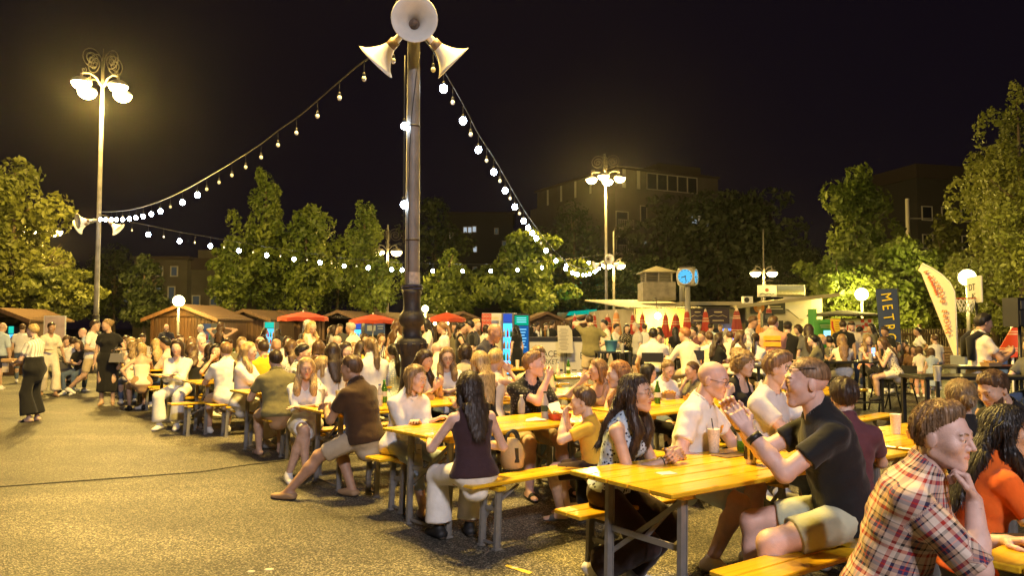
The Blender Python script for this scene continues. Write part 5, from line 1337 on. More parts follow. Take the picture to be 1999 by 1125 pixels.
# shed roof with corrugation
rf = MB(); ys = np.linspace(0, 1, 2); n = 46; vs = []; fs = []
for i in range(n + 1):
 u = i / n; wob = .035 * (i % 2); xa, xb = x1 - .35 + (x2 + .75 - x1) * u, gx(1146, 40) + (x2 + .4 - gx(1146, 40)) * u
 vs += [(xa, 32.2, 2.40 + wob), (xb, 41.4, 3.05 + wob), (xa, 32.2, 2.36 + wob), (xb, 41.4, 3.01 + wob)]
for i in range(n): a = i * 4; fs += [(a, a + 4, a + 5, a + 1), (a + 2, a + 3, a + 7, a + 6), (a, a + 2, a + 6, a + 4)]
rf.add(vs, fs); rf.build('corrugated_roof', M_tin, kb)
# vent tower
vx = gx(1282, 36); MB().box((0, 0, .3), (1.5, 1.5, .85)).build('tower_base', M_conc, kb, (vx, 36, 2.95))
vt = empty('vent_tower', (vx, 36, 3.67), 0); vt.parent = kb
for s in ((-1, -1), (1, -1), (-1, 1), (1, 1)): MB().box((s[0] * .6, s[1] * .6, .24), (.06, .06, .5)).build('post', M_conc, vt)
MB().box((0, -.6, .24), (.05, .05, .5)).build('post', M_conc, vt)
for i in range(6): MB().box((0, 0, .06 + i * .075), (1.2, 1.2, .022)).build('louvre', M_conc, vt)
MB().add([(-.80, -.80, .49), (.80, -.80, .49), (.80, .80, .49), (-.80, .80, .49), (0, 0, .80), (-.8, -.8, .45), (.8, -.8, .45), (.8, .8, .45), (-.8, .8, .45)], [(0, 1, 4), (1, 2, 4), (2, 3, 4), (3, 0, 4), (5, 6, 1, 0), (6, 7, 2, 1), (7, 8, 3, 2), (8, 5, 0, 3), (8, 7, 6, 5)]).build('cap_roof', M_tin, vt)
MB().tube([(0, 0, 0), (0, 0, 1.1), (.1, 0, 1.35), (.35, 0, 1.4)], .12, 10).build('flue_pipe', M_grey, kb, (gx(1332, 35), 35, 2.7))
# middle wing with banners, dark openings
MB().box(((x2 + gx(1455, 33)) / 2, 36.5, 1.25), (gx(1455, 33) - x2, 5, 2.5)).build('wall', M_kg, kb)
MB().box(((x2 + gx(1455, 33)) / 2 - .05, 36.2, 2.62), (gx(1455, 33) - x2 + .3, 5.8, .16)).build('flat_roof', M_tin, kb)
MB().box(((x2 + gx(1450, 33)) / 2, 33.6, 2.42), (gx(1450, 33) - x2 - .2, 1.5, .05)).build('canopy', M_dark, kb)
for pa, pb, lab_ in ((1346, 1378, 'a'), (1380, 1424, 'b')):
 a, b_ = gx(pa, 32.7), gx(pb, 32.7); o = MB().box((0, 0, 0), (b_ - a, .03, .62)).build('banner', M_purple, kb, ((a + b_) / 2, 32.7, 2.05)); w2 = (b_ - a)
 s = MB(); s.tube([(-w2 * .4, -.025, -.02), (-w2 * .2, -.025, .05), (0, -.025, .0), (w2 * .2, -.025, .05), (w2 * .4, -.025, -.04)], .012, 4); s.box((0, -.02, .18), (w2 * .35, .01, .05)); s.box((0, -.02, -.18), (w2 * .5, .01, .035)); s.build('banner_print', M_gold, o)
for pa, pb in ((1350, 1372), (1395, 1420)): MB().box((0, 0, 0), (gx(pb, 33) - gx(pa, 33), .05, 1.5)).build('dark_opening', M_black, kb, ((gx(pa, 33) + gx(pb, 33)) / 2, 33.97, .78))
MB().box((0, 0, 0), (.45, .06, .55)).build('blue_screen', emis('blue screen', (.10, .25, 1.0), 2.0), kb, (gx(1421, 33.8), 33.8, 1.25))
# right wing: asymmetric gable
gl, gr = gx(1438, 33.5), gx(1606, 33.5); zt = atd(1592, 577, 33.5).z
MB().prism([(gl + .6, 0), (gr, 0), (gr, zt - .12), (gl + .6, 2.45)], 33.5, 40).build('wall', M_cream, kb)
r = MB(); zl = atd(1452, 597, 33).z; r.prism([(gl - .3, zl), (gr + .3, zt + .06), (gr + .3, zt - .08), (gl - .3, zl - .14)], 32.4, 40.5); r.build('sloping_roof', M_tin, kb)
sx0, sx1 = gx(1470, 33), gx(1538, 33); sg = MB().box((0, 0, 0), (sx1 - sx0, .08, .52)).build('shop_sign', M_black, kb, ((sx0 + sx1) / 2, 33.3, 2.42))
lg = MB(); lg.lathe([(.23, 0), (.23, .03)], 24, M=Matrix.Rotation(R(90), 3, 'X')); lgo = lg.build('round_logo', mat('orange logo', (.60, .22, .03)), sg, (-.40, -.05, .02))
for i in range(4): MB().box((-.075 + i * .05, -.035, .05), (.028, .01, .10)).build('logo_bar', M_cream, lgo)
MB().box((0, -.035, -.05), (.24, .01, .03)).build('logo_bar', M_cream, lgo); MB().box((0, -.035, -.12), (.14, .01, .03)).build('logo_bar', M_cream, lgo)
for k, wd in enumerate((.55, .72)): MB().box((.28, -.045, .06 - k * .10), (wd, .01, .04)).build('sign_line', M_cream, sg)
MB().box((0, 0, 0), (gx(1536, 33) - gx(1462, 33), .06, 1.55)).build('dark_opening', M_black, kb, ((gx(1462, 33) + gx(1536, 33)) / 2, 33.46, 1.1))
pg = MB(); pg.prism([(gx(1537, 33), 2.9), (gx(1590, 33), zt - .1), (gx(1590, 33), 1.95), (gx(1566, 33), 1.95), (gx(1545, 33), 2.35), (gx(1537, 33), 2.4)], 33.30, 33.40); pg.build('gable_panel', mat('pale gable panel', (.55, .52, .45), noise=.08, nscale=3), kb)
# things on the roof
ac = empty('air_conditioner', (gx(1458, 33), 32.9, atd(1458, 592, 33).z - .02), 0, 'white air conditioning unit with round fan on the kiosk roof', 'air conditioner')
MB().bbox((0, 0, .15), (.42, .28, .30), .01).build('casing', M_white, ac); MB().lathe([(.11, 0), (.11, .012)], 18, M=Matrix.Rotation(R(90), 3, 'X')).build('fan_grille', M_dark, ac, (-.06, -.142, .15))
for s in (-1, 1): MB().box((s * .15, 0, -.03), (.04, .28, .06)).build('foot', M_grey, ac)
bb0, bb1 = atd(1479, 580, 35), atd(1571, 557, 35); bd = empty('roof_billboard', ((bb0.x + bb1.x) / 2, 35, bb0.z), 0, 'wide roof billboard with a round emblem and a town picture', 'billboard'); W_, H_ = bb1.x - bb0.x, bb1.z - bb0.z
MB().box((0, 0, H_ / 2), (W_, .08, H_)).build('board', mat('billboard white', (.62, .60, .54)), bd)
m_pic, t, b, N, K = node_mat('billboard town picture'); tc = N('ShaderNodeTexCoord'); sx = N('ShaderNodeSeparateXYZ'); K(tc.outputs['Generated'], sx.inputs[0]); nn = N('ShaderNodeTexNoise'); nn.inputs['Scale'].default_value = 9; K(tc.outputs['Generated'], nn.inputs[0]); a_ = N('ShaderNodeMath'); a_.operation = 'MULTIPLY_ADD'; a_.inputs[1].default_value = .35; K(nn.outputs[0], a_.inputs[0]); K(sx.outputs[2], a_.inputs[2])
cr = N('ShaderNodeValToRGB'); e = cr.color_ramp.elements; e[0].color = (.05, .055, .012, 1); e[1].position = 1; e[1].color = (.05, .06, .09, 1)
for p_, c_ in ((.35, (.12, .10, .04)), (.45, (.26, .24, .18)), (.58, (.08, .075, .03)), (.72, (.03, .035, .025)), (.80, (.035, .04, .06))): x = e.new(p_); x.color = (*c_, 1)
K(a_.outputs[0], cr.inputs[0]); K(cr.outputs[0], b.inputs['Base Color'])
MB().box((W_ * .19, -.046, H_ / 2), (W_ * .58, .01, H_ * .94)).build('town_picture', m_pic, bd)
em = MB(); em.lathe([(H_ * .16, 0), (H_ * .16, .012)], 20, M=Matrix.Rotation(R(90), 3, 'X')); em.build('round_emblem', mat('emblem red brown', (.20, .05, .03)), bd, (-W_ * .305, -.045, H_ * .58))
s = MB(); s.tube([(-.32, 0, -.02), (-.2, 0, .03), (-.08, 0, -.03), (.08, 0, .03), (.2, 0, -.03), (.32, 0, .02)], .016, 5); s.box((0, 0, -.12), (.36, .01, .035)); s.box((0, 0, .62), (.5, .01, .05)); s.build('emblem_scroll', mat('emblem ink', (.05, .04, .035)), bd, (-W_ * .305, -.05, H_ * .24))
for s in (-.4, .4): MB().tube([(W_ * s, .1, -.6), (W_ * s, .1, H_ * .8)], .03, 6).build('post', M_grey, bd)
# wall lamp that lights the yellow wall
p = atd(1284, 617, 32.2); wl_ = empty('wall_lamp', (p.x, 32.2, p.z), 0, 'bare bright lamp hanging in front of the yellow kiosk wall', 'lamp')
MB().ball((0, 0, 0), .14, 16).build('globe', emis('wall lamp glow', (1, .85, .4), 22), wl_); MB().tube([(0, 0, .13), (-.03, 0, .3), (-.05, .1, .75)], .015, 6).build('stem', M_black, wl_); MB().tube([(-.05, .1, .75), (-.05, .8, .75)], .015, 6).build('bracket', M_black, wl_)
for dx in (-.3, .3): l = lamp('lamp_light', (dx, .1, -.22), (1, .74, .16), 34, .07); l.parent = wl_
# clock
cp = atd(1342, 541, 29); ck = empty('street_clock', (cp.x, 29, 0), R(-28), 'four-faced street clock with glowing blue dials on a grey post', 'clock')
MB().tube([(0, 0, 0), (0, 0, cp.z - .3)], .10, 12).build('post', M_grey, ck)
k_ = .30; MB().bbox((0, 0, cp.z), (k_ * 2, k_ * 2, .66), .05).build('case', mat('clock case', (.36, .33, .28), rough=.5), ck); MB().box((0, 0, cp.z + .36), (.5, .5, .05)).build('cap', M_iron, ck)
M_dial = emis('blue dial', (.10, .50, .85), 1.25); M_ink = mat('dial ink', (.005, .01, .02))
for q in range(4):
 Mr = Matrix.Rotation(R(90 * q), 3, 'Z'); fo = empty('dial', (0, 0, cp.z), R(90 * q)); fo.parent = ck
 MB().lathe([(.275, 0), (.275, .015)], 28, M=Matrix.Rotation(R(90), 3, 'X')).build('face', M_dial, fo, (0, -k_ - .001, 0))
 MB().lathe([(.275, 0), (.305, 0), (.305, .04), (.275, .04)], 28, M=Matrix.Rotation(R(90), 3, 'X'), cap=False).build('rim', mat('clock rim', (.5, .47, .4)), fo, (0, -k_ - .002, 0))
 h = MB()
 for i in range(12): a = i * math.pi / 6; h.bar((.215 * math.sin(a), 0, .215 * math.cos(a)), (.255 * math.sin(a), 0, .255 * math.cos(a)), .022, .012, up=(0, 1, 0))
 h.build('hour_mark', M_ink, fo, (0, -k_ - .022, 0))
 for nm, a, L_, w2 in (('hour_hand', R(256), .15, .034), ('minute_hand', R(168), .21, .024)): MB().bar((-.04 * math.sin(a), 0, -.04 * math.cos(a)), (L_ * math.sin(a), 0, L_ * math.cos(a)), w2, .012, up=(0, 1, 0)).build(nm, M_ink, fo, (0, -k_ - .03, 0))
# ---------------------------------------------------------------- fridges, booth, bar
def fridge(px, yt, wpx, d, label, glow, hdr, h=1.95, rz=0.0, glowcol=(.08, .55, 1.0)):
 tp = atd(px, yt, d); w_ = wpx * d / FPX; h = tp.z; root = empty('drinks_fridge', (tp.x, d, 0), R(rz), label, 'fridge', 'lit drinks fridges')
 m = mat('fridge body', (.12, .13, .15), rough=.4)
 b = MB(); b.box((0, .3, h / 2), (w_, .5, h)); 
 for s in (-1, 1): b.box((s * (w_ / 2 - .02), .02, h / 2), (.04, .08, h))
 b.box((0, .021, .14), (w_ - .09, .08, .26)); b.build('body', m, root)
 MB().box((0, .03, h - .13), (w_ - .10, .05, .24)).build('header_sign', hdr, root)
 MB().box((0, .046, h * .5), (w_ - .10, .01, h - .56)).build('lit_interior', emis('fridge glow %.2f' % glow, glowcol, glow), root)
 cols = [mat('bottle ' + n, c, rough=.2) for n, c in (('red', (.4, .03, .03)), ('green', (.03, .25, .08)), ('amber', (.4, .2, .03)), ('clear', (.4, .5, .55)))]
 for i in range(4):
  z = .34 + i * (h - .66) / 4; MB().box((0, .03, z - .02), (w_ - .11, .04, .015)).build('shelf', M_white, root); q = MB()
  n = max(3, int(w_ / .10))
  for k in range(n): q.lathe([(.03, 0), (.03, .13), (.012, .19), (.012, .23)], 6, (-(w_ - .16) / 2 + (w_ - .16) * k / (n - 1), .018, z - .01), m=(k + i) % 4)
  q.build('bottle_row', cols, root, kind='stuff')
 MB().box((w_ / 2 - .055, -.015, h * .5), (.02, .03, .4)).build('handle', M_grey, root); return root
H1 = emis('header teal', (.02, .6, .45), 1.2); H2 = emis('header blue', (.06, .14, .7), .8); H3 = mat('header grey blue', (.05, .10, .35))
fridge(526, 629, 22, 32, 'glowing blue fridge behind the woman at the closed hut', 1.6, H1)
fridge(404, 632, 20, 27.5, 'pale fridge with a blue header in front of the widest hut', .25, H3, glowcol=(.5, .55, .6))
fridge(697, 630, 20, 30, 'bright cyan fridge directly under the pointed red parasol', 2.2, H2)
fridge(991, 612, 24, 21.5, 'tall electric-blue fridge lighting the woman in the long dress', 2.4, H2, glowcol=(.06, .50, 1.0))
fridge(22, 637, 16, 26.5, 'small cyan fridge inside the open hut at the picture edge', 1.6, H1)
p = atd(1018, 613, 22.2); sb = empty('menu_screen', (p.x, 22.2, 0), 0, 'tall lit menu screen, teal above blue, beside the electric-blue fridge', 'screen')
MB().box((0, .05, p.z / 2), (.46, .08, p.z)).build('case', M_black, sb); MB().box((0, 0, p.z - .19), (.40, .02, .28)).build('teal_panel', emis('teal panel', (.0, .50, .28), .9), sb); MB().box((0, 0, p.z - .74), (.40, .02, .78)).build('blue_panel', emis('blue panel', (.02, .18, .55), .7), sb)
q = MB()
for i in range(7): q.box((-.02, -.014, p.z - .45 - i * .085), (.32 - .05 * (i % 3), .006, .022))
for i in range(3): q.box((0, -.014, p.z - .12 - i * .06), (.28, .006, .02))
q.build('menu_lines', emis('menu text', (.35, .8, 1), 1.4), sb)
bt = empty('white_booth', (gx(975, 24), 24, 0), 0, 'white frame booth with a red lettered poster behind the bald man', 'booth'); zt_ = atd(975, 612, 24).z
w_ = 62 * 24 / FPX
for s in (-1, 0, 1): MB().box((s * w_ / 2, 0, zt_ / 2), (.05, .05, zt_)).build('post', M_white, bt)
MB().box((0, 0, zt_ - .03), (w_ + .1, .08, .07)).build('top_rail', M_white, bt); MB().box((w_ * .05, .5, zt_ / 2), (w_ * .9, .04, zt_)).build('back_panel', M_white, bt)
po = MB().box((0, 0, 0), (.30, .02, .56)).build('poster', mat('poster red', (.62, .10, .06)), bt, (gx(950, 24) - gx(975, 24), -.06, atd(950, 630, 24).z))
q = MB()
for r_ in range(4):
 for c_ in range(3): q.lathe([(.026, 0), (.036, 0), (.036, .012), (.026, .012)], 10, (-.09 + c_ * .09, -.012, .19 - r_ * .13), M=Matrix.Rotation(R(90), 3, 'X'), cap=False)
q.build('poster_print', mat('poster pale', (.75, .6, .5)), po)
bn = MB().box((0, 0, 0), (gx(752, 31) - gx(707, 31), .03, .52)).build('blue_banner', mat('banner navy', (.03, .06, .22)), loc=(gx(729, 31), 31, atd(729, 642, 31).z), label='dark blue banner with pale print under the second red parasol', cat='banner')
s = MB(); s.box((-.08, -.02, .02), (.34, .01, .22)); s.box((.28, -.02, .1), (.25, .01, .03)); s.box((.28, -.02, .0), (.2, .01, .03)); s.build('banner_print', mat('print pale blue', (.3, .34, .42)), bn); MB().box((0, .05, -.8), (.9, .06, 1.1)).build('stand', M_black, bn)
ad_ = MB().box((0, 0, 0), (.62, .04, 1.4)).build('poster_board', mat('poster pale pink', (.62, .48, .45), noise=.25, nscale=4), loc=(gx(107, 24), 24, atd(107, 650, 24).z - .2), label='pale pink poster board standing behind the woman in the cream jumpsuit', cat='sign'); MB().box((0, .0, 0), (.68, .03, 1.46)).build('frame', M_white, ad_); MB().box((0, .03, -.95), (.3, .04, .7)).build('stand', M_grey, ad_)
# bar counter
M_panel = mat('bar panel white', (.72, .69, .60), rough=.5, noise=.03); M_ink2 = mat('printed ink', (.02, .02, .02), rough=.6)
bx0, bx1, by = gx(1028, 26), gx(1262, 26), 26.0; bar = empty('bar_counter', ((bx0 + bx1) / 2, by, 0), 0, 'white panelled bar counter lettered PLACE MARKET with dark top', 'bar counter'); W_ = bx1 - bx0; hz_ = atd(1060, 661, 26).z
MB().box((0, .35, hz_ + .02), (W_ + .15, .9, .06)).build('counter_top', mat('bar top', (.045, .04, .035), rough=.3), bar)
MB().box((0, .02, hz_ - .06), (W_, .10, .10)).build('front_rail', M_black, bar)
npn = 3; pw = W_ / npn
for i in range(npn):
 o = MB().box((0, 0, 0), (pw - .03, .04, hz_ - .16)).build('front_panel', M_panel, bar, (-W_ / 2 + pw * (i + .5), .02, (hz_ - .16) / 2 + .05))
 if i == 0:
  text(o, 'PLACE', .30, M_ink2, (-.02, -.022, .10), name='lettering', sx=.85); text(o, 'MARKET', .24, M_ink2, (.0, -.022, -.16), sx=.80, shear=.25)
  r_ = MB(); r_.tube([(.12, 0, -.10), (.24, 0, .06), (.38, 0, .10), (.48, 0, .02), (.44, 0, -.12), (.50, 0, -.16)], .006, 5); r_.build('curl_ornament', mat('ornament red', (.25, .05, .04)), o, (0, -.024, 0))
  MB().box((.45, -.022, -.44), (.18, .006, .07)).build('small_logo', M_ink2, o); MB().box((-.1, -.022, -.30), (.2, .006, .008)).build('rule_line', M_ink2, o)
 if i == 1:
  text(o, 'B', .32, M_ink2, (-.16, -.022, .04), sx=.8)
  for k in range(3): MB().box((-.42 + k * .26, -.022, -.44), (.16, .006, .035)).build('small_logo', M_ink2, o)
for s in (-1, 1): MB().box((s * W_ / 2, .40, hz_ / 2), (.05, .75, hz_ - .06)).build('side_panel', mat('bar side', (.16, .14, .12)), bar)
sc2 = empty('till_screen', (gx(1030, 25.7), 26.2, hz_ + .05), 0, 'black till screen at the end of the bar counter', 'screen'); MB().box((0, 0, .18), (.42, .04, .30), M=Matrix.Rotation(R(15), 3, 'X')).build('display', M_black, sc2); MB().box((0, .05, .02), (.16, .14, .04)).build('foot', M_black, sc2)
for i, px in enumerate((1056, 1064, 1070, 1096, 1102, 1109)): 
 o = MB().lathe([(.035, 0), (.037, .16), (.014, .24), (.014, .30)], 10, (0, 0, 0)).build('bottle', mat('glass amber' if i % 2 else 'glass pale', (.25, .12, .03) if i % 2 else (.55, .58, .5), rough=.1), loc=(gx(px, 26.3), 26.3, hz_ + .051), label='bottle standing on the bar counter top', cat='bottle', group='bottles on the bar'); MB().lathe([(.016, .30), (.016, .33)], 8).build('cap', M_black, o)
mn = empty('menu_sheet', (gx(1103, 25.4), 25.4, 0), R(4), 'tall pale paper menu sheet with small print standing at the bar', 'menu'); za, zb = atd(1103, 636, 25.4).z, atd(1103, 690, 25.4).z
sh_ = MB(); sh_.add([(-.26, 0, za), (.12, 0, za), (.24, .05, za - .16), (.28, 0, zb), (-.22, 0, zb + .02)], [(0, 1, 2, 3, 4)]); sh_.add([(-.26, .01, za), (.12, .01, za), (.24, .06, za - .16), (.28, .01, zb), (-.22, .01, zb + .02)], [(4, 3, 2, 1, 0)]); sh_.build('paper', mat('menu paper', (.72, .67, .54), rough=.7), mn)
q = MB()
for i in range(16): q.box((-.06 + .03 * (i % 2), -.012, za - .1 - i * .047), (.20 + .06 * ((i * 7) % 3), .004, .012))
q.build('print_lines', mat('print grey', (.2, .18, .15)), mn); MB().tube([(0, .03, 0), (0, .03, zb + .1)], .02, 6).build('stand', M_black, mn)
# ---------------------------------------------------------------- beer tables and benches
M_top = wood_mat('varnished spruce', (.62, .33, .012), (.80, .50, .022), rough=.27, axis='X', coat=.3, vary=.20)
M_edge = wood_mat('plank ends', (.40, .22, .07), (.55, .32, .10), rough=.5, axis='X')
M_leg = mat('table leg steel', (.24, .23, .215), rough=.42, metal=.25, noise=.15, nscale=20)
def plank_mesh(L, w_, t, n):
 me = MB().bbox((L / 2, 0, 0), (L, w_ - .006, t), .006).mesh('plank'); me.materials.append(M_top); return me
PT, PB = plank_mesh(2.2, .78 / 5, .027, 5), plank_mesh(2.2, .25 / 2, .026, 2)
def leg_pair(g, x, hw, H, lean):
 for s in (-1, 1): g.bar((x, s * hw, H), (x + lean, s * (hw + .01), 0.003), .042, .026, up=(0, 1, 0))
LEGM = {}
def frame_parts(root, L, hw, H, inset):
 for e, x in enumerate((inset, L - inset)):
  sg = 1 if e == 0 else -1
  k = (hw, H, e)
  if k not in LEGM:
   l = MB(); l.bar((0, 0, H - .03), (-sg * .02, 0, .002), .045, .028, up=(0, 1, 0)); l.bar((sg * .016, 0, H - .03), (-sg * .02 + sg * .016, 0, .002), .005, .042, up=(0, 1, 0)); l.box((-sg * .02, 0, .006), (.06, .045, .012)); lm = l.mesh('leg'); lm.materials.append(M_leg)
   b = MB(); b.bar((0, -hw, H * .60), (0, hw, H * .60), .012, .032, up=(0, 0, 1)); b.bar((-sg * .016, -hw, .035), (-sg * .016, hw, .035), .010, .020); bm = b.mesh('crossbar'); bm.materials.append(M_leg)
   c = MB(); c.bar((.012, -hw, H - .05), (.012, hw, H * .42), .010, .026); cm_ = c.mesh('brace'); cm_.materials.append(M_leg)
   d = MB(); d.bar((0, 0, H * .60), (sg * H * .55, 0, H - .045), .024, .012); dm = d.mesh('strut'); dm.materials.append(M_leg)
   w2 = MB().bbox((0, 0, H - .028), (.075, hw * 2 + .08, .03), .004).mesh('batten'); w2.materials.append(M_top)
   LEGM[k] = (lm, bm, cm_, dm, w2)
  lm, bm, cm_, dm, w2 = LEGM[k]
  for s in (-1, 1): link_mesh('leg', lm, root, (x, s * hw, 0))
  link_mesh('crossbar', bm, root, (x, 0, 0)); link_mesh('brace', cm_, root, (x, 0, 0)); link_mesh('strut', dm, root, (x, 0, 0)); link_mesh('batten', w2, root, (x, 0, 0))
def beer_table(x, y, a, label):
 r = empty('beer_table', (x, y, 0), R(a), label, 'table', 'folding beer tables set out in rows')
 for i in range(5): link_mesh('plank', PT, r, (0, -.312 + .156 * i, .7565))
 frame_parts(r, 2.2, .27, .745, .20); return r
def bench(x, y, a, label):
 r = empty('beer_bench', (x, y, 0), R(a), label, 'bench', 'folding beer benches beside the tables')
 for i in range(2): link_mesh('plank', PB, r, (0, -.0625 + .125 * i, .467))
 frame_parts(r, 2.2, .085, .455, .26); return r
# rows: (end centre x, y, angle, number of tables, what the row is)
ROWS = {'B': (1.84, 2.42, 37, 1, 'man in the plaid shirt'), 'N': (.545, 4.05, 35.2, 2, 'man in the black polo'), 'A': (-.79, 5.92, 40, 3, 'woman in the white blouse'),
  'C': (-1.98, 7.6, 37, 2, 'man in the brown t-shirt'), 'D': (-3.42, 9.68, 37, 3, 'man in the olive t-shirt'), 'E': (-4.82, 11.5, 37, 3, 'man in the white shirt'), 'F': (-6.06, 13.04, 37, 3, 'woman in the black strapless top'),
  'G': (-7.25, 14.8, 37, 3, 'woman in the beige strapless top'), 'H': (-8.6, 16.7, 37, 3, 'woman in the black dress'), 'I': (-9.9, 18.6, 37, 2, 'walking man in white')}
BOFF = {'N': ((.13, .57), (-.03, -.755)), 'A': ((.08, .69), (.02, -.665)), 'B': ((.1, .62), (.45, -.66))}
def row_axes(k): a = R(ROWS[k][2]); return Vector((math.cos(a), math.sin(a))), Vector((-math.sin(a), math.cos(a)))
ordn = ('front', 'second', 'third')
for k, (ex, ey, a, n, what) in ROWS.items():
 u, v = row_axes(k)
 for i in range(n):
  p = Vector((ex, ey)) + u * (i * 2.32); first = i == 0
  tn = '%s the %s' % (('beer table beside', 'second beer table behind', 'third beer table behind')[i], what); beer_table(p.x, p.y, a + (i * 1.2), 'yellow ' + tn)
  for s, nm in ((0, 'far'), (1, 'near')):
   if k == 'B' and s == 1: continue
   dx, dy = BOFF.get(k, ((.1, .66), (.1, -.66)))[s]; q = p + u * dx + v * dy
   bench(q.x, q.y, a + (i * 1.2), '%s bench of the %s' % (nm, tn))
for (px, py, a, lab_) in ((330, 788, 37, 'empty bench standing close beside another bench end, short of the strapless woman'), (247, 748, 37, 'bench end beside the hem of the black dress'), (300, 758, 37, 'bench end just past the black dress, under nobody')):
 p = at(px, py, .48); bench(p.x, p.y, a, lab_)
# ---- high tables and stools
def high_table(px, py, d, w_, dep, label, rz=0):
 p = atd(px, py, d); r = empty('high_table', (p.x, d + dep / 2, 0), R(rz), label, 'table', 'black high tables'); z = p.z
 MB().bbox((0, 0, z - .02), (w_, dep, .04), .006).build('table_top', M_blackm, r)
 for sx in (-1, 1):
  for sy in (-1, 1): MB().box((sx * (w_ / 2 - .04), sy * (dep / 2 - .04), (z - .04) / 2), (.04, .04, z - .04)).build('leg', M_blackm, r)
 for sy in (-1, 1): MB().box((0, sy * (dep / 2 - .04), .22), (w_ - .12, .03, .03)).build('footrest', M_blackm, r)
 return r, z
high_table(1200, 687, 16.8, .75, .7, 'black high table carrying the light blue bucket')
high_table(1297, 694, 14.2, .75, .7, 'black high table between the grey and cream shirted men')
high_table(1668, 706, 13.9, 1.1, .8, 'black high table of the three long-haired women')
high_table(1545, 716, 12.2, 1.1, .7, 'black high table beyond the curly-haired woman')
high_table(1920, 736, 8.6, 1.3, .6, 'black high table in front of the man with a sweater on his shoulders')
high_table(1955, 716, 10.4, 1.2, .6, 'black high table with a food tray by the loudspeaker')
def stool(px, py, d, rz, label):
 p = atd(px, py, d); r = empty('bar_stool', (p.x, d, 0), R(rz), label, 'stool', 'black bar stools'); z = p.z
 MB().lathe([(.18, z - .03), (.20, z - .02), (.20, z), (.15, z + .006)], 18).build('seat', M_blackm, r)
 for sx in (-1, 1):
  for sy in (-1, 1): MB().tube([(sx * .13, sy * .13, z - .03), (sx * .21, sy * .21, 0)], .014, 6).build('leg', M_blackm, r)
 f = MB(); f.tube([(.185 * math.cos(t_), .185 * math.sin(t_), .30) for t_ in [R(45 + 90 * i) for i in range(5)]], .010, 5, smooth=False); f.build('footrest', M_blackm, r)
 b = MB(); b.tube([(-.15, -.14, z), (-.20, -.16, z + .27)], .012, 6); b.tube([(-.15, .14, z), (-.20, .16, z + .27)], .012, 6); b.build('back_frame', M_blackm, r)
 MB().bbox((-.20, 0, z + .25), (.02, .36, .16), .004).build('backrest', M_black, r); return r
stool(1726, 741, 14.6, 180, 'bar stool under the woman in the leopard top')
stool(1640, 735, 14.9, 55, 'bar stool with dark backrest behind the woman in the cream crop top')
stool(1612, 742, 14.0, 40, 'empty bar stool with a white seat frame beside the maroon woman')
stool(1276, 726, 13.2, 75, 'bar stool turned away, beside the grey shirted man')
stool(1352, 722, 13.0, 80, 'bar stool under the man in the cream long sleeved shirt')
stool(1760, 748, 14.9, 200, 'empty black bar stool with thin legs at the women\'s high table')
# ---- bucket, glasses, cups, bottles, food
def on(px, py, z=.77): return at(px, py, z)
M_clear = mat('clear plastic', (.85, .85, .80), rough=.12, trans=.55, ior=1.2); M_gglass = mat('green glass', (.10, .32, .03), rough=.08, trans=.75, ior=1.3); M_cup = mat('printed cup', (.70, .66, .60), rough=.4, noise=.25, nscale=90); M_straw = mat('dark straw', (.03, .02, .03))
p = atd(1193, 689, 17.1); bk = empty('ice_bucket', p + Vector((0, 0, .003)), 0, 'light blue ice bucket standing on the black high table', 'bucket')
MB().lathe([(.10, 0), (.105, .01), (.15, .26), (.158, .262), (.158, .275), (.145, .275), (.10, .02), (.001, .018)], 22, cap=False).build('bucket', mat('sky blue plastic', (.14, .42, .55), rough=.35), bk); MB().tube([(.15 * math.cos(t_), .02, .27 + .05 * math.sin(t_)) for t_ in [R(a) for a in range(0, 181, 20)]], .006, 5).build('handle', M_white, bk); MB().lathe([(.035, 0), (.037, .18), (.014, .28), (.014, .33)], 10).build('bottle_neck', mat('dark bottle', (.02, .06, .02), rough=.1), bk, (.02, .03, .08))
for px, lab_ in ((1206, 'wine glass right beside the blue bucket'), (1213, 'second wine glass from the blue bucket')):
 p = atd(px, 690, 17.2); o = MB().lathe([(.033, 0), (.030, .004), (.005, .008), (.005, .10), (.03, .13), (.042, .17), (.036, .215)], 12, cap=False).build('wine_glass', M_clear, loc=p + Vector((0, 0, .004)), label=lab_, cat='glass')
def cup(px, py, label, h=.145, r=.040, m=None, straw=True, z=.77, stripe=False):
 p = on(px, py, z); o = empty('cup', p + Vector((0, 0, .0015)), 0, label, 'cup')
 MB().lathe([(r * .74, 0), (r * .76, .004), (r, h), (r * 1.05, h + .003), (r * .96, h + .004), (r * .72, .006), (.001, .006)], 18, cap=False).build('cup_wall', m or M_cup, o)
 MB().lathe([(r * .66, .006), (r * .72, .035), (.001, .036)], 14, cap=False).build('drink', mat('cola', (.06, .02, .01), rough=.1), o)
 if stripe:
  q = MB()
  for i in range(7): a = i * .9; q.box((r * .90 * math.cos(a), r * .90 * math.sin(a), h * .55), (.006, .016, h * .75), rz=a)
  q.build('printed_stripe', M_ink2, o)
 if straw: MB().tube([(.012, 0, .02), (-.012, .004, h + .07)], .0038, 6).build('straw', M_straw, o)
 return o
cup(1394, 884, 'speckled paper cup with a dark straw in front of the man with glasses'); cup(1466, 906, 'cup with black vertical stripes near the elbow of the man in black', h=.155, stripe=True, straw=False); cup(1538, 838, 'striped cup beyond the elbow of the man in black', stripe=True, straw=False)
cup(1749, 848, 'pale printed cup alone on the table behind the plaid shirt', straw=False); cup(627, 788, 'iced drink cup with straw between the blond woman and the brown t-shirt man', m=M_clear)
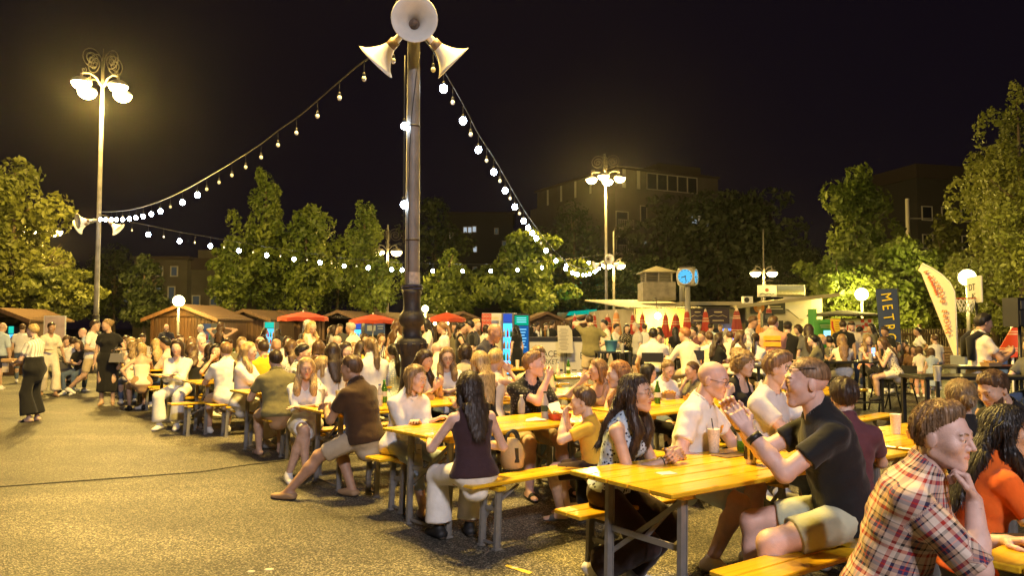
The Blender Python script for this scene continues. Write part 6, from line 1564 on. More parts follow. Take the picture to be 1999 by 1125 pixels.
cup(1282, 696, 'striped drink cup on the black high table', stripe=True, straw=False, z=1.06); cup(1622, 694, 'striped cup on the high table before the cream crop top', stripe=True, straw=False, z=.98)
def bottle(px, py, label, h, r, m, capc, z=.77, liquid=None, lab=True):
 p = on(px, py, z); o = empty('bottle', p + Vector((0, 0, .0015)), 0, label, 'bottle')
 MB().lathe([(r * .85, 0), (r, .012), (r, h * .55), (r * .85, h * .66), (r * .42, h * .84), (r * .36, h * .94), (r * .40, h * .96)], 18, cap=False).build('bottle_body', m, o)
 MB().lathe([(r * .46, h * .94), (r * .46, h), (.001, h + .002)], 12, cap=False).build('cap', capc, o)
 if lab: MB().lathe([(r * 1.02, h * .28), (r * 1.02, h * .5)], 18, cap=False).build('paper_label', mat('bottle label', (.6, .62, .5)) if lab is True else lab, o)
 if liquid: MB().lathe([(r * .9, .008), (r * .92, h * .24), (.001, h * .245)], 16, cap=False).build('drink', liquid, o)
 return o
M_capb = mat('bottle cap blue', (.06, .12, .35)); M_capg = mat('bottle cap green', (.05, .3, .08))
bottle(1450, 882, 'green glass bottle standing between the two cups', .25, .037, M_gglass, M_capg); bottle(643, 752, 'tall green plastic water bottle behind the blond woman in white', .32, .045, M_gglass, M_capg)
bottle(1064, 819, 'dark green labelled bottle half filled with red drink', .24, .033, M_clear, M_black, liquid=mat('red drink', (.6, .04, .02), rough=.1), lab=mat('dark label', (.03, .06, .03))); bottle(853, 775, 'small clear water bottle beside the girl reading her phone', .22, .030, M_clear, M_capb); bottle(1018, 808, 'half empty clear cup bottle in front of the man eating', .17, .034, M_clear, M_white, lab=False)
def food_basket(px, py, label, col, wdt=.2, dep=.13, z=.77, n=26, fc=(.55, .30, .07)):
 p = on(px, py, z); o = empty('food_tray', p + Vector((0, 0, .0015)), R(20), label, 'tray'); g = MB(); w2, d2 = wdt / 2, dep / 2
 g.add([(-w2 * .85, -d2 * .85, 0), (w2 * .85, -d2 * .85, 0), (w2 * .85, d2 * .85, 0), (-w2 * .85, d2 * .85, 0), (-w2, -d2, .055), (w2, -d2, .055), (w2, d2, .055), (-w2, d2, .055)], [(0, 3, 2, 1), (0, 1, 5, 4), (1, 2, 6, 5), (2, 3, 7, 6), (3, 0, 4, 7)]); g.build('tray', col, o)
 f = MB()
 for i in range(n):
  x, y = random.uniform(-w2 * .7, w2 * .7), random.uniform(-d2 * .7, d2 * .7); a = random.uniform(0, 3.1); L_ = random.uniform(.02, .045); zz = .03 + random.uniform(0, .04); f.bar((x - L_ * math.cos(a), y - L_ * math.sin(a), zz), (x + L_ * math.cos(a), y + L_ * math.sin(a), zz + random.uniform(0, .02)), .012, .012)
 f.build('food', mat('fried food %.2f' % fc[0], fc, rough=.6, noise=.3, nscale=60), o, kind='stuff'); return o
M_card = mat('kraft card', (.42, .27, .13), rough=.8); M_redc = mat('red card', (.42, .06, .03), rough=.6)
food_basket(478, 757, 'heaped snack bowl in front of the man in the olive t-shirt', M_card, .22, .17, n=46, fc=(.62, .40, .14)); fb = food_basket(1092, 820, 'red card basket of fries and a bun in front of the boy', M_redc, .18, .13, fc=(.6, .35, .08)); MB().ball((.05, .02, .09), .045, 12, sz=.7).build('bun', mat('bun', (.38, .17, .04), rough=.5), fb)
MB().add([(-.05, -.04, 0), (.06, -.05, 0), (.05, .05, .09), (-.07, .05, .07)], [(0, 1, 2, 3), (3, 2, 1, 0)]).build('napkin', M_white, fb, (-.03, .01, .06))
food_basket(1222, 786, 'kraft tray of food beside the girl in the white t-shirt', M_card, .16, .12); food_basket(1262, 782, 'second kraft tray of food in front of the girl in white', M_card, .17, .12, fc=(.5, .22, .06)); food_basket(1305, 778, 'small food tray at the far hand of the girl in white', M_card, .14, .1); food_basket(1800, 858, 'low tray of leftovers beside the pale printed cup', M_card, .18, .12, fc=(.45, .28, .08))
food_basket(1935, 716, 'shallow food tray on the black high table by the loudspeaker', M_card, .26, .14, z=1.05); food_basket(742, 788, 'plain kraft box lying on the bench behind the brown t-shirt', M_card, .2, .14, z=.5, n=3)
p = on(1046, 822); MB().add([(-.09, -.06, 0), (.08, -.07, .012), (.10, .05, .004), (.0, .08, .02), (-.08, .05, .006)], [(0, 1, 2, 3, 4), (4, 3, 2, 1, 0)]).build('napkin', M_white, loc=p + Vector((0, 0, .003)), label='crumpled white napkin next to the bottle with the red drink', cat='napkin')
p = on(1425, 890); MB().box((0, 0, .002), (.20, .13, .003), rz=.6).build('paper_flyer', mat('flyer brown', (.16, .10, .08), noise=.4, nscale=25), loc=p + Vector((0, 0, .001)), label='dark printed flyer lying by the green bottle', cat='flyer')
p = on(1985, 1052); ph = MB().bbox((0, 0, .005), (.15, .075, .009), .003, rz=-.1).build('phone', M_black, loc=p + Vector((0, 0, .001)), label='black phone lying on the table of the plaid shirt', cat='phone')
p = on(874, 752, .77); hb = MB(); hb.prism([(-.12, 0), (.12, 0), (.10, .15), (-.02, .13), (-.10, .06)], -.04, .04); hb.build('red_handbag', mat('red leather', (.35, .03, .02), rough=.35), loc=p + Vector((0, 0, .002)), label='small red leather handbag lying on the table of the smiling girl', cat='handbag')
for px, py, lab_ in ((818, 868, 'small white price tag hanging under the table of the white blouse'), (693, 838, 'small white tag hanging under the table of the brown t-shirt man')):
 p = at(px, py, .60); t_ = MB().box((0, 0, -.06), (.055, .003, .12), rz=-.5).build('paper_tag', M_white, loc=p, label=lab_, cat='tag'); MB().tube([(0, 0, 0), (.01, .03, .12)], .0025, 4).build('string', M_white, t_); MB().box((0, -.003, -.045), (.03, .001, .004), rz=-.5).build('print_line', M_ink2, t_)
# handbag standing on the bench
p = at(1000, 915, .48); bg = empty('bucket_bag', p, R(20), 'tan and black bucket bag standing on the bench beside the dark haired woman', 'bag')
MB().lathe([(.085, 0), (.105, .02), (.115, .09), (.10, .17), (.06, .22), (.055, .235)], 16, sx=.8).build('body', mat('tan canvas', (.42, .31, .16), rough=.8, bump=.2), bg); MB().lathe([(.117, .06), (.118, .09), (.104, .168), (.107, .17)], 16, cap=False, sx=.42).build('band', M_black, bg)
q = MB()
for s in (-1, 1): q.tube([(s * .02 + .05 * math.cos(t_), s * .035, .20 + .09 * math.sin(t_)) for t_ in [R(a) for a in range(-20, 201, 22)]], .011, 6)
q.build('handle', M_black, bg)
# ---------------------------------------------------------------- flags, hoop, loudspeakers, fence, stalls
M_navy = mat('flag navy', (.03, .05, .13), rough=.8, noise=.06); M_yel = mat('flag yellow', (.80, .62, .02), rough=.7); M_flag = mat('flag cream', (.78, .68, .44), rough=.8, noise=.05, nscale=3); M_redp = mat('flag red print', (.50, .12, .04), rough=.7)
d = 20.5; fz0, fz1 = atd(1730, 684, d).z, atd(1728, 560, d).z; f1 = empty('navy_flag', (gx(1731, d), d, 0), R(-24), 'navy upright flag with yellow METRO lettering', 'flag')
def flag_sheet(xl, xr, z0, z1, n=14, amp=.03, thick=.012):
 g = MB(); vs = []; 
 for i in range(n + 1):
  t_ = i / n; z = z0 + (z1 - z0) * t_
  for j in range(7): u = j / 6; vs.append((xl(t_) + (xr(t_) - xl(t_)) * u, amp * math.sin(3.1 * u + 5 * t_) + amp * .5 * math.sin(9 * t_ + 4 * u), z))
 fs = [(i * 7 + j, i * 7 + j + 1, i * 7 + j + 8, i * 7 + j + 7) for i in range(n) for j in range(6)]; b_ = len(vs)
 vs2 = [(x, y + thick, z) for x, y, z in vs]; g.add(vs + vs2, fs + [tuple(b_ + k for k in reversed(f)) for f in fs], 0, True); return g
flag_sheet(lambda t: -.25 + .10 * (1 - t), lambda t: .27 + .08 * (1 - t), fz0, fz1 - .06).build('sheet', M_navy, f1)
for i, ch in enumerate('METRO'): text(f1, ch, .36, M_yel, (.0 + .02 * i, -.062, fz1 - .28 - i * .27), rot=(R(90), R(82), 0), sx=.82)
MB().tube([(.34, .03, 0), (.32, .03, 1.2), (.29, .03, fz1 + .03)], .018, 6).build('pole', M_black, f1); MB().bbox((.3, .03, .02), (.5, .5, .04)).build('base', M_black, f1)
d = 13.6; z0, z1 = atd(1855, 707, d).z, atd(1835, 514, d).z; f2 = empty('feather_flag', (gx(1832, d), d, 0), R(-28), 'tall cream feather flag with red mirrored MADRE BADESSA lettering', 'flag')
def wl(t): return -.30 + .56 * (1 - t) ** 1.0 if t < .93 else -.30 + (t - .93) * 1.0
def wr_(t): return .27 - .01 * t if t < .62 else .265 - .50 * ((t - .62) / .38) ** 2.4
flag_sheet(wl, wr_, z0, z1, 30, .022).build('sheet', M_flag, f2)
txt = 'MADRE BADESSA'; H_ = z1 - z0
for i, ch in enumerate(txt):
 if ch == ' ': continue
 t_ = .31 + .60 * i / 12; xx = wl(t_) * .34 + wr_(t_) * .66 - .05 - .05 * (t_ - .3); text(f2, ch, .118 if i else .135, M_redp, (xx, -.05, z0 + H_ * t_), rot=(R(90), R(-80 + 14 * t_ - 14), 0), mirror=True, sx=.95)
q = MB()
for i in range(9): t_ = .68 + .022 * i; q.box((wl(t_) * .72 + wr_(t_) * .28, -.05, z0 + H_ * t_), (.035, .004, .025 + .01 * (i % 3)))
q.build('small_print', M_redp, f2)
MB().tube([(.285, .01, 0)] + [(wr_(t_) + .012, .01, z0 + H_ * t_ + .006) for t_ in (.3, .55, .7, .8, .88, .94, .98, 1.0)], .011, 6).build('pole', M_white, f2); MB().bbox((.285, .01, .02), (.45, .45, .04)).build('base', M_black, f2)
d = 19.0; hz2 = atd(1888, 583, d).z; hp = empty('basketball_hoop', (gx(1905, d), d, 0), 0, 'basketball hoop with white net and white backboard', 'basketball hoop')
MB().tube([(0, 0, 0), (.02, 0, 1.5), (.03, 0, hz2)], .03, 8).build('pole', M_black, hp); Rr = .225
MB().tube([(-.23 + Rr * math.cos(t_), Rr * math.sin(t_) * .9, hz2) for t_ in [R(a) for a in range(0, 361, 20)]], .012, 6).build('rim', mat('rim red', (.45, .06, .02)), hp)
q = MB()
for i in range(12):
 a = R(30 * i)
 for s in (-1, 1):
  pts = []
  for j in range(5): aa = a + s * R(15) * j; rr = Rr * (1 - .10 * j); pts.append((-.23 + rr * math.cos(aa), rr * .9 * math.sin(aa), hz2 - .085 * j))
  q.tube(pts, .007, 4)
q.build('net', M_white, hp); bd2 = MB().bbox((0, 0, 0), (.05, .95, .66), .02).build('backboard', M_white, hp, (.06, .1, hz2 + .22), R(-13)); text(bd2, 'DT', .24, M_ink2, (-.029, .10, .06), rot=(R(90), 0, R(-90)), sx=1.4); text(bd2, '&C', .16, M_ink2, (-.029, .0, -.15), rot=(R(90), 0, R(-90)), sx=1.2)
def speaker(px, yt, yb, wpx, d, label, rz=0):
 a, b_ = atd(px, yt, d), atd(px, yb, d); w_ = wpx * d / FPX; h = a.z - b_.z; r = empty('loudspeaker', (a.x, d, 0), R(rz), label, 'loudspeaker')
 MB().prism([(-w_ / 2, 0), (w_ / 2, 0), (w_ / 2, h), (-w_ / 2, h)], -w_ * .45, w_ * .45).build('cabinet', M_black, r, (0, 0, b_.z))
 MB().box((0, -w_ * .45 - .006, h * .30), (w_ * .82, .012, h * .5)).build('woofer_grille', mat('speaker grille', (.03, .03, .03), rough=.8, bump=.6, bscale=300), r, (0, 0, b_.z)); MB().box((0, -w_ * .45 - .006, h * .75), (w_ * .7, .014, h * .28)).build('tweeter_horn', mat('speaker horn', (.07, .07, .07)), r, (0, 0, b_.z))
 MB().tube([(0, 0, .05), (0, 0, b_.z)], .022, 8).build('stand_pole', M_black, r)
 for i in range(3): a_ = R(120 * i + 20); MB().tube([(0, 0, .55), (.45 * math.cos(a_), .45 * math.sin(a_), .01)], .014, 6).build('stand_leg', M_black, r)
 return r
speaker(1988, 582, 638, 40, 10.9, 'big black loudspeaker on a stand at the picture edge', 12); speaker(1497, 612, 640, 20, 24, 'black loudspeaker in front of the dark shop sign')
fn = empty('fence', (0, 0, 0), 0, 'dark picket fence running under the lit trees', 'fence'); fx0, fx1 = gx(1690, 31), gx(2120, 31); q = MB(); n = 86
for i in range(n): q.box((fx0 + (fx1 - fx0) * i / (n - 1), 31, .78), (.055, .03, 1.5))
q.build('picket', mat('fence wood', (.09, .06, .035), rough=.8), fn, kind='stuff')
for z in (.25, 1.3): MB().box(((fx0 + fx1) / 2, 31.04, z), (fx1 - fx0, .05, .09)).build('rail', M_hutd, fn)
for i in range(5): MB().box((fx0 + (fx1 - fx0) * i / 4, 31.09, .85), (.10, .10, 1.7)).build('post', M_hutd, fn)
pb_ = empty('park_bench', (gx(1885, 22), 22, 0), 0, 'dark slatted bench behind the feather flag', 'bench')
for i in range(6): MB().bbox((0, .25 + .03 * i, .50 + i * .095), (2.6, .03, .07), .006).build('slat', M_hutd, pb_)
for i in range(4): MB().bbox((0, -.2 + .11 * i, .45), (2.6, .09, .03), .006).build('slat', M_hutd, pb_)
for s in (-1, 1): MB().box((s * 1.1, 0, .22), (.06, .5, .44)).build('leg', M_blackm, pb_); MB().box((s * 1.1, .34, .72), (.06, .05, .56)).build('back_post', M_blackm, pb_)
# green machine, yellow board, food stand
d = 29; gm = empty('green_machine', (gx(1610, d), d, 0), 0, 'bright green machine with a lit blue screen', 'machine'); zt2 = atd(1610, 624, d).z; M_gr = mat('machine green', (.05, .30, .05), rough=.4)
MB().bbox((0, .3, zt2 / 2), (38 * d / FPX, .6, zt2), .02).build('cabinet', M_gr, gm); MB().box((.10, -.01, zt2 - .55), (.28, .03, .26)).build('screen', emis('atm screen', (.25, .65, 1), 2.2), gm); MB().box((.05, -.01, zt2 - .22), (.45, .02, .04)).build('print_line', mat('pale green', (.4, .6, .3)), gm); MB().box((.02, -.01, zt2 - .30), (.35, .02, .03)).build('print_line', mat('pale green', (.4, .6, .3)), gm); MB().box((-.35, .28, zt2 / 2 + .2), (.09, .62, zt2 + .4)).build('side_post', M_gr, gm)
d = 28.3; yb = empty('yellow_menu_board', (gx(1631, d), d, 0), 0, 'yellow menu board with a red chilli drawing', 'sign'); zt2 = atd(1631, 623, d).z
MB().box((0, 0, zt2 / 2 + .25), (.36, .03, zt2 - .5)).build('board', mat('board yellow', (.72, .46, .02)), yb); MB().tube([(-.13, -.03, zt2 - .08), (-.12, -.03, zt2 - .3), (-.06, -.03, zt2 - .46), (.0, -.03, zt2 - .50)], [.03, .035, .02, .004], 6).build('chilli_drawing', mat('chilli red', (.5, .05, .02)), yb)
q = MB()
for i in range(9): q.box((.07, -.02, zt2 - .12 - i * .085), (.17, .006, .022))
q.build('print_lines', mat('board ink', (.25, .14, .01)), yb)
for s in (-1, 1): MB().box((s * .14, .05, .3), (.03, .03, .6)).build('leg', M_grey, yb)
d = 30; fs_ = empty('food_stand', (gx(1668, d), d, 0), 0, 'white food stand lettered MED with a red checker corner', 'stall'); zt2 = atd(1668, 622, d).z; w_ = 76 * d / FPX
MB().box((0, .5, zt2 / 2), (w_, .9, zt2)).build('body', mat('stand white', (.62, .56, .44), rough=.6), fs_); text(fs_, 'MED', .42, mat('stand red', (.55, .05, .03)), (.16, .04, zt2 - .42), sx=1.1)
q = MB()
for i in range(3):
 for j in range(3):
  if (i + j) % 2 == 0: q.box((w_ / 2 - .42 + i * .14, .045, zt2 - .10 - j * .13), (.135, .008, .125))
q.build('checker_square', mat('stand red', (.55, .05, .03)), fs_); rf2 = MB(); rf2.lathe([(1.45, zt2 + .10), (1.40, zt2 + .16), (.4, zt2 + .30), (.01, zt2 + .33)], 8, smooth=False); rf2.build('dark_canopy', M_dark, fs_, (-.3, .3, 0))
# white crate tower and red pennant, trolley near the flag
d = 18.5; ct = empty('white_cage_cart', (gx(1808, d), d + 2.4, 0), 0, 'white slatted sign cart behind the children', 'cart'); zt2 = atd(1808, 655, d + 2.4).z
for i in range(11): MB().box((-.32 + i * .064, 0, zt2 * .55), (.025, .02, zt2 * .9)).build('slat', M_white, ct)
for z in (.2, zt2 * .98): MB().box((0, .02, z), (.72, .03, .05)).build('rail', M_white, ct)
text(ct, 'CU', .22, M_ink2, (0, -.03, zt2 - .2)); 
d = 11.6; rp = empty('red_pennant', (gx(1975, d), d, 0), 0, 'red striped closed parasol leaning beside the loudspeaker stand', 'parasol'); zz0, zz1 = atd(1970, 700, d).z, atd(1980, 640, d).z
MB().prism([(-.24, 0), (.06, .02), (.08, zz1 - zz0), (.0, zz1 - zz0)], -.05, .05, M=Matrix.Rotation(R(-28), 3, 'Z')).build('folded_cloth', stripe_mat('pennant red', (.50, .05, .025), (.6, .4, .3), 4), rp, (0, 0, zz0)); MB().tube([(0, 0, 0), (0, 0, zz1 + .05)], .02, 6).build('pole', M_white, rp)
d = 11.2; cb2 = empty('cooler_box', (gx(1965, d), d + .5, 0), 0, 'grey blue double cabinet standing behind the food tray', 'cabinet'); zc = atd(1965, 698, d).z
MB().bbox((0, .2, zc / 2), (.66, .4, zc), .01).build('cabinet', mat('cabinet grey', (.16, .18, .22)), cb2)
for s in (-1, 1): MB().box((s * .16, -.01, zc - .28), (.28, .02, .42)).build('door_panel', mat('cabinet blue', (.12, .20, .36)), cb2)
# white storage tent and stroller at far edge
d = 18.3; pr = empty('stroller', (gx(128, d), d, 0), R(20), 'dark folded stroller wheel and frame beside the walking man', 'stroller')
for s in (-1, 1): MB().tube([(.0 + .14 * math.cos(t_), s * .2, .15 + .14 * math.sin(t_)) for t_ in [R(a) for a in range(0, 361, 24)]], .02, 6).build('wheel', M_black, pr)
MB().tube([(0, .2, .15), (.2, .2, .6), (-.25, .18, 1.0)], .014, 6).build('frame', M_black, pr); MB().tube([(0, -.2, .15), (.2, -.2, .6), (-.25, -.18, 1.0)], .014, 6).build('frame', M_black, pr); MB().prism([(-.1, .3), (.35, .35), (.1, .75), (-.15, .8)], -.18, .18).build('seat', mat('stroller cloth', (.06, .06, .07)), pr)

# more drinks and leftovers on the tables further back
kinds = (('clear cup', .30), ('green bottle', .9), ('card tray', 1.35), ('paper cup', 1.75), ('water bottle', .6))
for k, (ex, ey, a, n, what) in ROWS.items():
 if k in 'BN': continue
 u, v = row_axes(k)
 for i in range(n):
  for j, (kn, t_) in enumerate(kinds[:5 if k in 'ACDE' else 3]):
   if k == 'A' and i == 0 and j != 4: continue
   q = Vector((ex, ey)) + u * (i * 2.32 + t_ + random.uniform(-.1, .1)) + v * random.uniform(-.22, .22); where = 'on the %s the %s' % (('beer table beside', 'second beer table behind', 'third beer table behind')[i], what)
   px_ = CX + FPX * q.x / q.y; py_ = 640 + (CAMH - .77) * FPX / q.y * 1.0; lb = '%s %s' % (kn, where)
   if kn == 'clear cup': cup(px_, py_, lb, m=M_clear, straw=i != 1)
   elif kn == 'paper cup': cup(px_, py_, lb, straw=i == 1)
   elif kn == 'green bottle': bottle(px_, py_, lb, .24, .034, M_gglass, M_capg)
   elif kn == 'water bottle': bottle(px_, py_, lb, .22, .031, M_clear, M_capb)
   else: food_basket(px_, py_, lb, M_card, .19, .13, n=14)
for px, py, h_, lab_ in ((1215, 690, .2, 'pale cup at the rim of the high table with the bucket'), (1310, 697, .15, 'short cup on the high table between grey and cream shirts'), (1680, 705, .16, 'clear cup on the high table before the smiling fair woman'), (1700, 708, .15, 'clear cup beside the glowing phone'), (1560, 716, .15, 'clear cup on the high table beyond the curls'), (1830, 745, .15, 'clear cup on the high table in front of the sweater man')): cup(px, py, lab_, h=h_, m=M_clear, z={1215: 1.04, 1310: 1.055, 1680: .97, 1700: .97, 1560: .95, 1830: 1.03}[px], straw=False)
q = on(1700, 960); MB().box((0, 0, 0), (.10, .07, .002), rz=.4).build('receipt', M_white, loc=Vector((at(1300, 925, .77).x, at(1300, 925, .77).y, .7722)), label='small white paper slip on the table before the clasped hands', cat='paper')
# ================================================================ PEOPLE IN THE PHOTOGRAPH
def row_d(k, side, px, fwd=.13):
 ex, ey, a, n, _ = ROWS[k]; u, v = row_axes(k); off = BOFF.get(k, ((.1, .66), (.1, -.66)))[0 if side == 'L' else 1]
 q = Vector((ex, ey)) + u * off[0] + v * off[1] + v * (-fwd if side == 'L' else fwd); s = (px - CX) / FPX
 # (q.x + u.x t) = s * (q.y + u.y t)
 t = (s * q.y - q.x) / (u.x - s * u.y); return q.y + u.y * t
HEAD = {'L': -90, 'R': 90}
TA = dict(hl=(.43, .045, .82), hr=(.43, -.045, .82), nl=(0, -1, -.2), nr=(0, 1, -.2), curlh=.5)
TF = dict(hl=(.46, .15, .81), hr=(.46, -.15, .81))
TX = dict(hl=(.40, -.06, .815), hr=(.42, .07, .83))
DR = dict(hl=(.45, .12, .81), hrh=(.165, -.085, -.115), frd=(-.25, .65, .7), nr=(-.85, -.3, .1), cr=.8)
EAT = dict(hlh=(.165, .075, -.125), hrh=(.16, -.075, -.12), fld=(-.15, -.5, .8), frd=(-.15, .5, .8), nl=(-.8, .2, .1), nr=(-.8, -.2, .1), curlh=.75)
PH = dict(hl=(.34, .05, .93), hr=(.34, -.06, .90), fld=(.5, -.3, .7), frd=(.5, .3, .7), nl=(-.6, -.6, .3), nr=(-.6, .6, .3), curlh=.6)
LP = dict(hl=(.28, .13, .72), hr=(.28, -.13, .72))
GE = dict(hl=(.42, .16, .98), hr=(.45, -.12, .82), nl=(0, -.9, .3), fld=(.6, 0, .7))
CH = dict(hl=(.44, .08, .81), hrh=(.115, -.05, -.19), pr=(.6, -.4, -1), frd=(-.25, .25, .95), nr=(-.9, .1, .1), cr=.95)
SIT = dict(seat=.48)
ST = dict(seat=.76, fl=(.36, .10, .36), fr=(.34, -.10, .36))
ARMS = dict(TA=TA, TF=TF, TX=TX, DR=DR, EAT=EAT, PH=PH, LP=LP, GE=GE, CH=CH)
def up(d_, dz):      # raise hand targets for someone on a stool or standing
 o = dict(d_)
 for k in ('hl', 'hr'):
  if k in o: o[k] = (o[k][0], o[k][1], o[k][2] + dz)
 return o
SD = dict(hl=(.03, .26, .80), hr=(.03, -.26, .80))
SH1 = dict(hl=(.03, .25, .80), hr=(.28, -.16, 1.10), frd=(.8, .2, .4), nr=(0, 1, 0), cr=.8)
SH2 = dict(hl=(.30, .08, 1.12), hr=(.30, -.08, 1.10), nl=(-.3, -.7, .4), nr=(-.3, .7, .4), curlh=.7)
FC = dict(hl=(.20, -.06, 1.12), hr=(.22, .06, 1.09))
HIP = dict(hl=(.02, .20, 1.02), pl=(-.5, .9, 0), hr=(.10, -.10, 1.55), pr=(.3, -.9, -.3), frd=(0, .2, .9), nr=(0, .9, .1), cr=.8)
STA = dict(SD=SD, SH1=SH1, SH2=SH2, FC=FC, HIP=HIP)
def row(label, k, side, px, py, arms, sp, turn=0, dd=0.0, **kw):
 person(label, px, py, row_d(k, side, px) + dd, ROWS[k][2] + HEAD[side] + turn, {**SIT, **ARMS[arms], **sp}, group='people seated at the beer tables', **kw)
def stand(label, px, py, d, hd, arms, sp, **kw):
 person(label, px, py, d, hd, {**STA[arms], **sp}, group=kw.pop('group', 'people standing in the market'), **kw)
F, M = dict(fem=True), dict()
def fem(**k): return dict(fem=True, **k)
# ---- glasses as a separate part, hung on the head
def glasses(m, sun=False, dz=0.0, dx=0.0):
 def then(root, P):
  g = MB(); hp = lambda x, y, z: Vector([float(v) for v in P.hp(x + dx, y, z + dz)])
  for s in (-1, 1):
   c = [hp(.103, s * .033 + .021 * math.cos(t_), .006 + .017 * math.sin(t_)) for t_ in [R(a) for a in range(0, 361, 30)]]; g.tube(c, .0019, 5, cap=False)
   g.tube([hp(.103, s * .054, .010), hp(.07, s * .077, .012), hp(-.005, s * .083, .010)], .0019, 5)
  g.tube([hp(.103, -.012, .010), hp(.106, 0, .012), hp(.103, .012, .010)], .0017, 5); g.build('glasses', m, root)
 return then
def hold(fn, side='r', off=(0, 0, 0)):
 """a separate thing placed at a hand; fn(location) builds it"""
 def then(root, P):
  bpy.context.view_layer.update(); hc = P.handc[1 if side == 'r' else 0]; p = root.matrix_world @ (Vector([float(v) for v in hc]) + Vector(off)); fn(p)
 return then
def band(root, P, side, m, r=.034, h=.03, t_=.05):
 a, e = (P.hl, P.el) if side == 'l' else (P.hr, P.er); d_ = nrm(e - a); c = Vector([float(v) for v in a + d_ * t_]); Mq = Vector([float(v) for v in d_]).to_track_quat('Z', 'Y').to_matrix()
 MB().lathe([(r, -h / 2), (r + .004, -h / 2), (r + .004, h / 2), (r, h / 2)], 16, c, M=Mq, cap=False).build('wristband', m, root)
def polo_extra(root, P): glasses(M_gdark, dz=.068, dx=-.022)(root, P); band(root, P, 'l', M_black); band(root, P, 'r', M_black, h=.012)
def floral_extra(root, P): glasses(M_gpale)(root, P); band(root, P, 'r', M_black, r=.026, h=.006, t_=.03)
def tee_extra(root, P):
 glasses(M_gdark)(root, P); g = MB(); c = P.mid + P.up2 * .10 + P.fw2 * (P.tb[5] + .026) + P.lat1 * .075
 for i, j in ((0, 0), (1, 0), (0, 1), (1, 1)):
  o = c + P.lat1 * (.03 * i - .015) + P.up2 * (.03 * j - .015); g.tube([Vector([float(v) for v in o + P.lat1 * (.011 * math.cos(t_)) + P.up2 * (.014 * math.sin(t_))]) for t_ in [R(q) for q in range(0, 361, 40)]], .003, 4, cap=False)
 g.build('shirt_print', cloth('orange print', (.78, .38, .04)), root)
M_gdark = mat('dark glasses frame', (.015, .012, .012), rough=.3); M_gpale = mat('thin glasses frame', (.35, .28, .2), rough=.3, metal=.8)
# ---------------- large figures close to the camera
def plaid_extra(root, P):
 hp = lambda x, y, z: Vector([float(v) for v in P.hp(x, y, z)]); r = P.hr; a = Vector([float(v) for v in P.hr]); e = Vector([float(v) for v in P.er]); d_ = (a - e).normalized()
person('man in a red, navy and cream plaid shirt resting his chin on his fist', 1838, 784, 2.86, 326,
 {**SIT, 'lean': 20, 'hrh': (.125, -.02, -.205), 'pr': (.55, -.35, -1), 'frd': (-.3, .12, .95), 'nr': (-.9, -.1, .1), 'cr': 1.0, 'hl': (.42, .16, .80), 'hair': 'short', 'hvol': .020, 'hth': .008, 'stl': .012, 'hline': (.058, .094), 'top': 'roll', 'sleeve': 1.06, 'cuv': True, 'bottom': 'pants', 'hpitch': 4, 'hyaw': -16, 'fine': True, 'wrinkle': .0045, 'build': 1.06, 'loose': .022, 'hem': -.12},
 'pink', 'light', ('plaid', 'white'), 'black', 'black', group='people seated at the beer tables', res=.0062, hres=.0031, hand=.004)
person('long black-haired woman in an orange t-shirt with white sleeve bands', 1968, 789, 3.45, 352,
 {**SIT, **TF, 'fem': True, 'lean': 16, 'hair': 'long', 'hlen': .30, 'hfront': 1, 'hfside': -1, 'top': 'tee', 'bottom': 'jeans', 'hyaw': -14, 'fine': True, 'wrinkle': .003}, 'mid', 'black', 'orange', 'denim', then=lambda root, P: [MB().lathe([(.064, -.014), (.068, -.014), (.068, .014), (.064, .014)], 18, Vector([float(v) for v in s_ + (e_ - s_) * .60]), M=Vector([float(v) for v in e_ - s_]).to_track_quat('Z', 'Y').to_matrix(), cap=False).build('sleeve_band', M_white, root) for s_, e_ in ((P.sr, P.er), (P.sl, P.el))], group='people seated at the beer tables')
person('man in a black t-shirt bowing his head, seen from the side', 1938, 722, 5.15, 196, {**SIT, **TF, 'lean': 24, 'hair': 'short', 'hvol': .004, 'hpitch': 24, 'top': 'tee', 'bottom': 'jeans', 'fine': True, 'beard': True}, 'mid', 'brown', 'black', 'denim', group='people seated at the beer tables')
person('woman with a low knot of streaked hair and a black top, back turned', 1873, 738, 4.55, 84, {**SIT, **TF, 'fem': True, 'hair': 'bun', 'bunz': .0, 'top': 'tee', 'bottom': 'pants', 'fine': True}, 'mid', 'dirty', 'black', 'black', group='people seated at the beer tables')
row('man in a black polo shirt and sage shorts gesturing over the table', 'N', 'R', 1572, 693, 'TF', {'lean': 16, 'hl': (.49, .12, 1.0), 'hr': (.52, -.03, 1.03), 'fld': (.5, -.25, .8), 'frd': (.4, .3, .85), 'nl': (.2, -.9, .1), 'nr': (.2, .9, .1), 'curlh': .45, 'pl': (.2, .35, -1), 'pr': (.2, -.35, -1), 'hair': 'fade', 'top': 'polo', 'bottom': 'shorts', 'hemleg': .72, 'fine': True, 'wrinkle': .0035, 'build': 1.04, 'hpitch': 0, 'fl': (.46, .30, .085), 'fr': (.44, -.12, .085)}, turn=48, dd=.02,
 skin='pink', hc='light', then=polo_extra, tc='black', bc='sage', sc_='white', res=.0062, hres=.0031, hand=.0042)
row('balding man with dark glasses and a printed white t-shirt', 'N', 'L', 1392, 705, 'TF', {'lean': 14, 'hr': (.30, -.22, .70), 'hl': (.46, .20, .81), 'hair': None, 'top': 'tee', 'bottom': 'shorts', 'hpitch': 12, 'fine': True, 'wrinkle': .0035, 'belly': 1.1, 'fl': (.38, .16, .085), 'fr': (.22, -.16, .085)}, turn=22, dd=0,
 skin='pink', hc='light', tc='white', bc='lblue', sc_='white', then=tee_extra, hres=.0034)
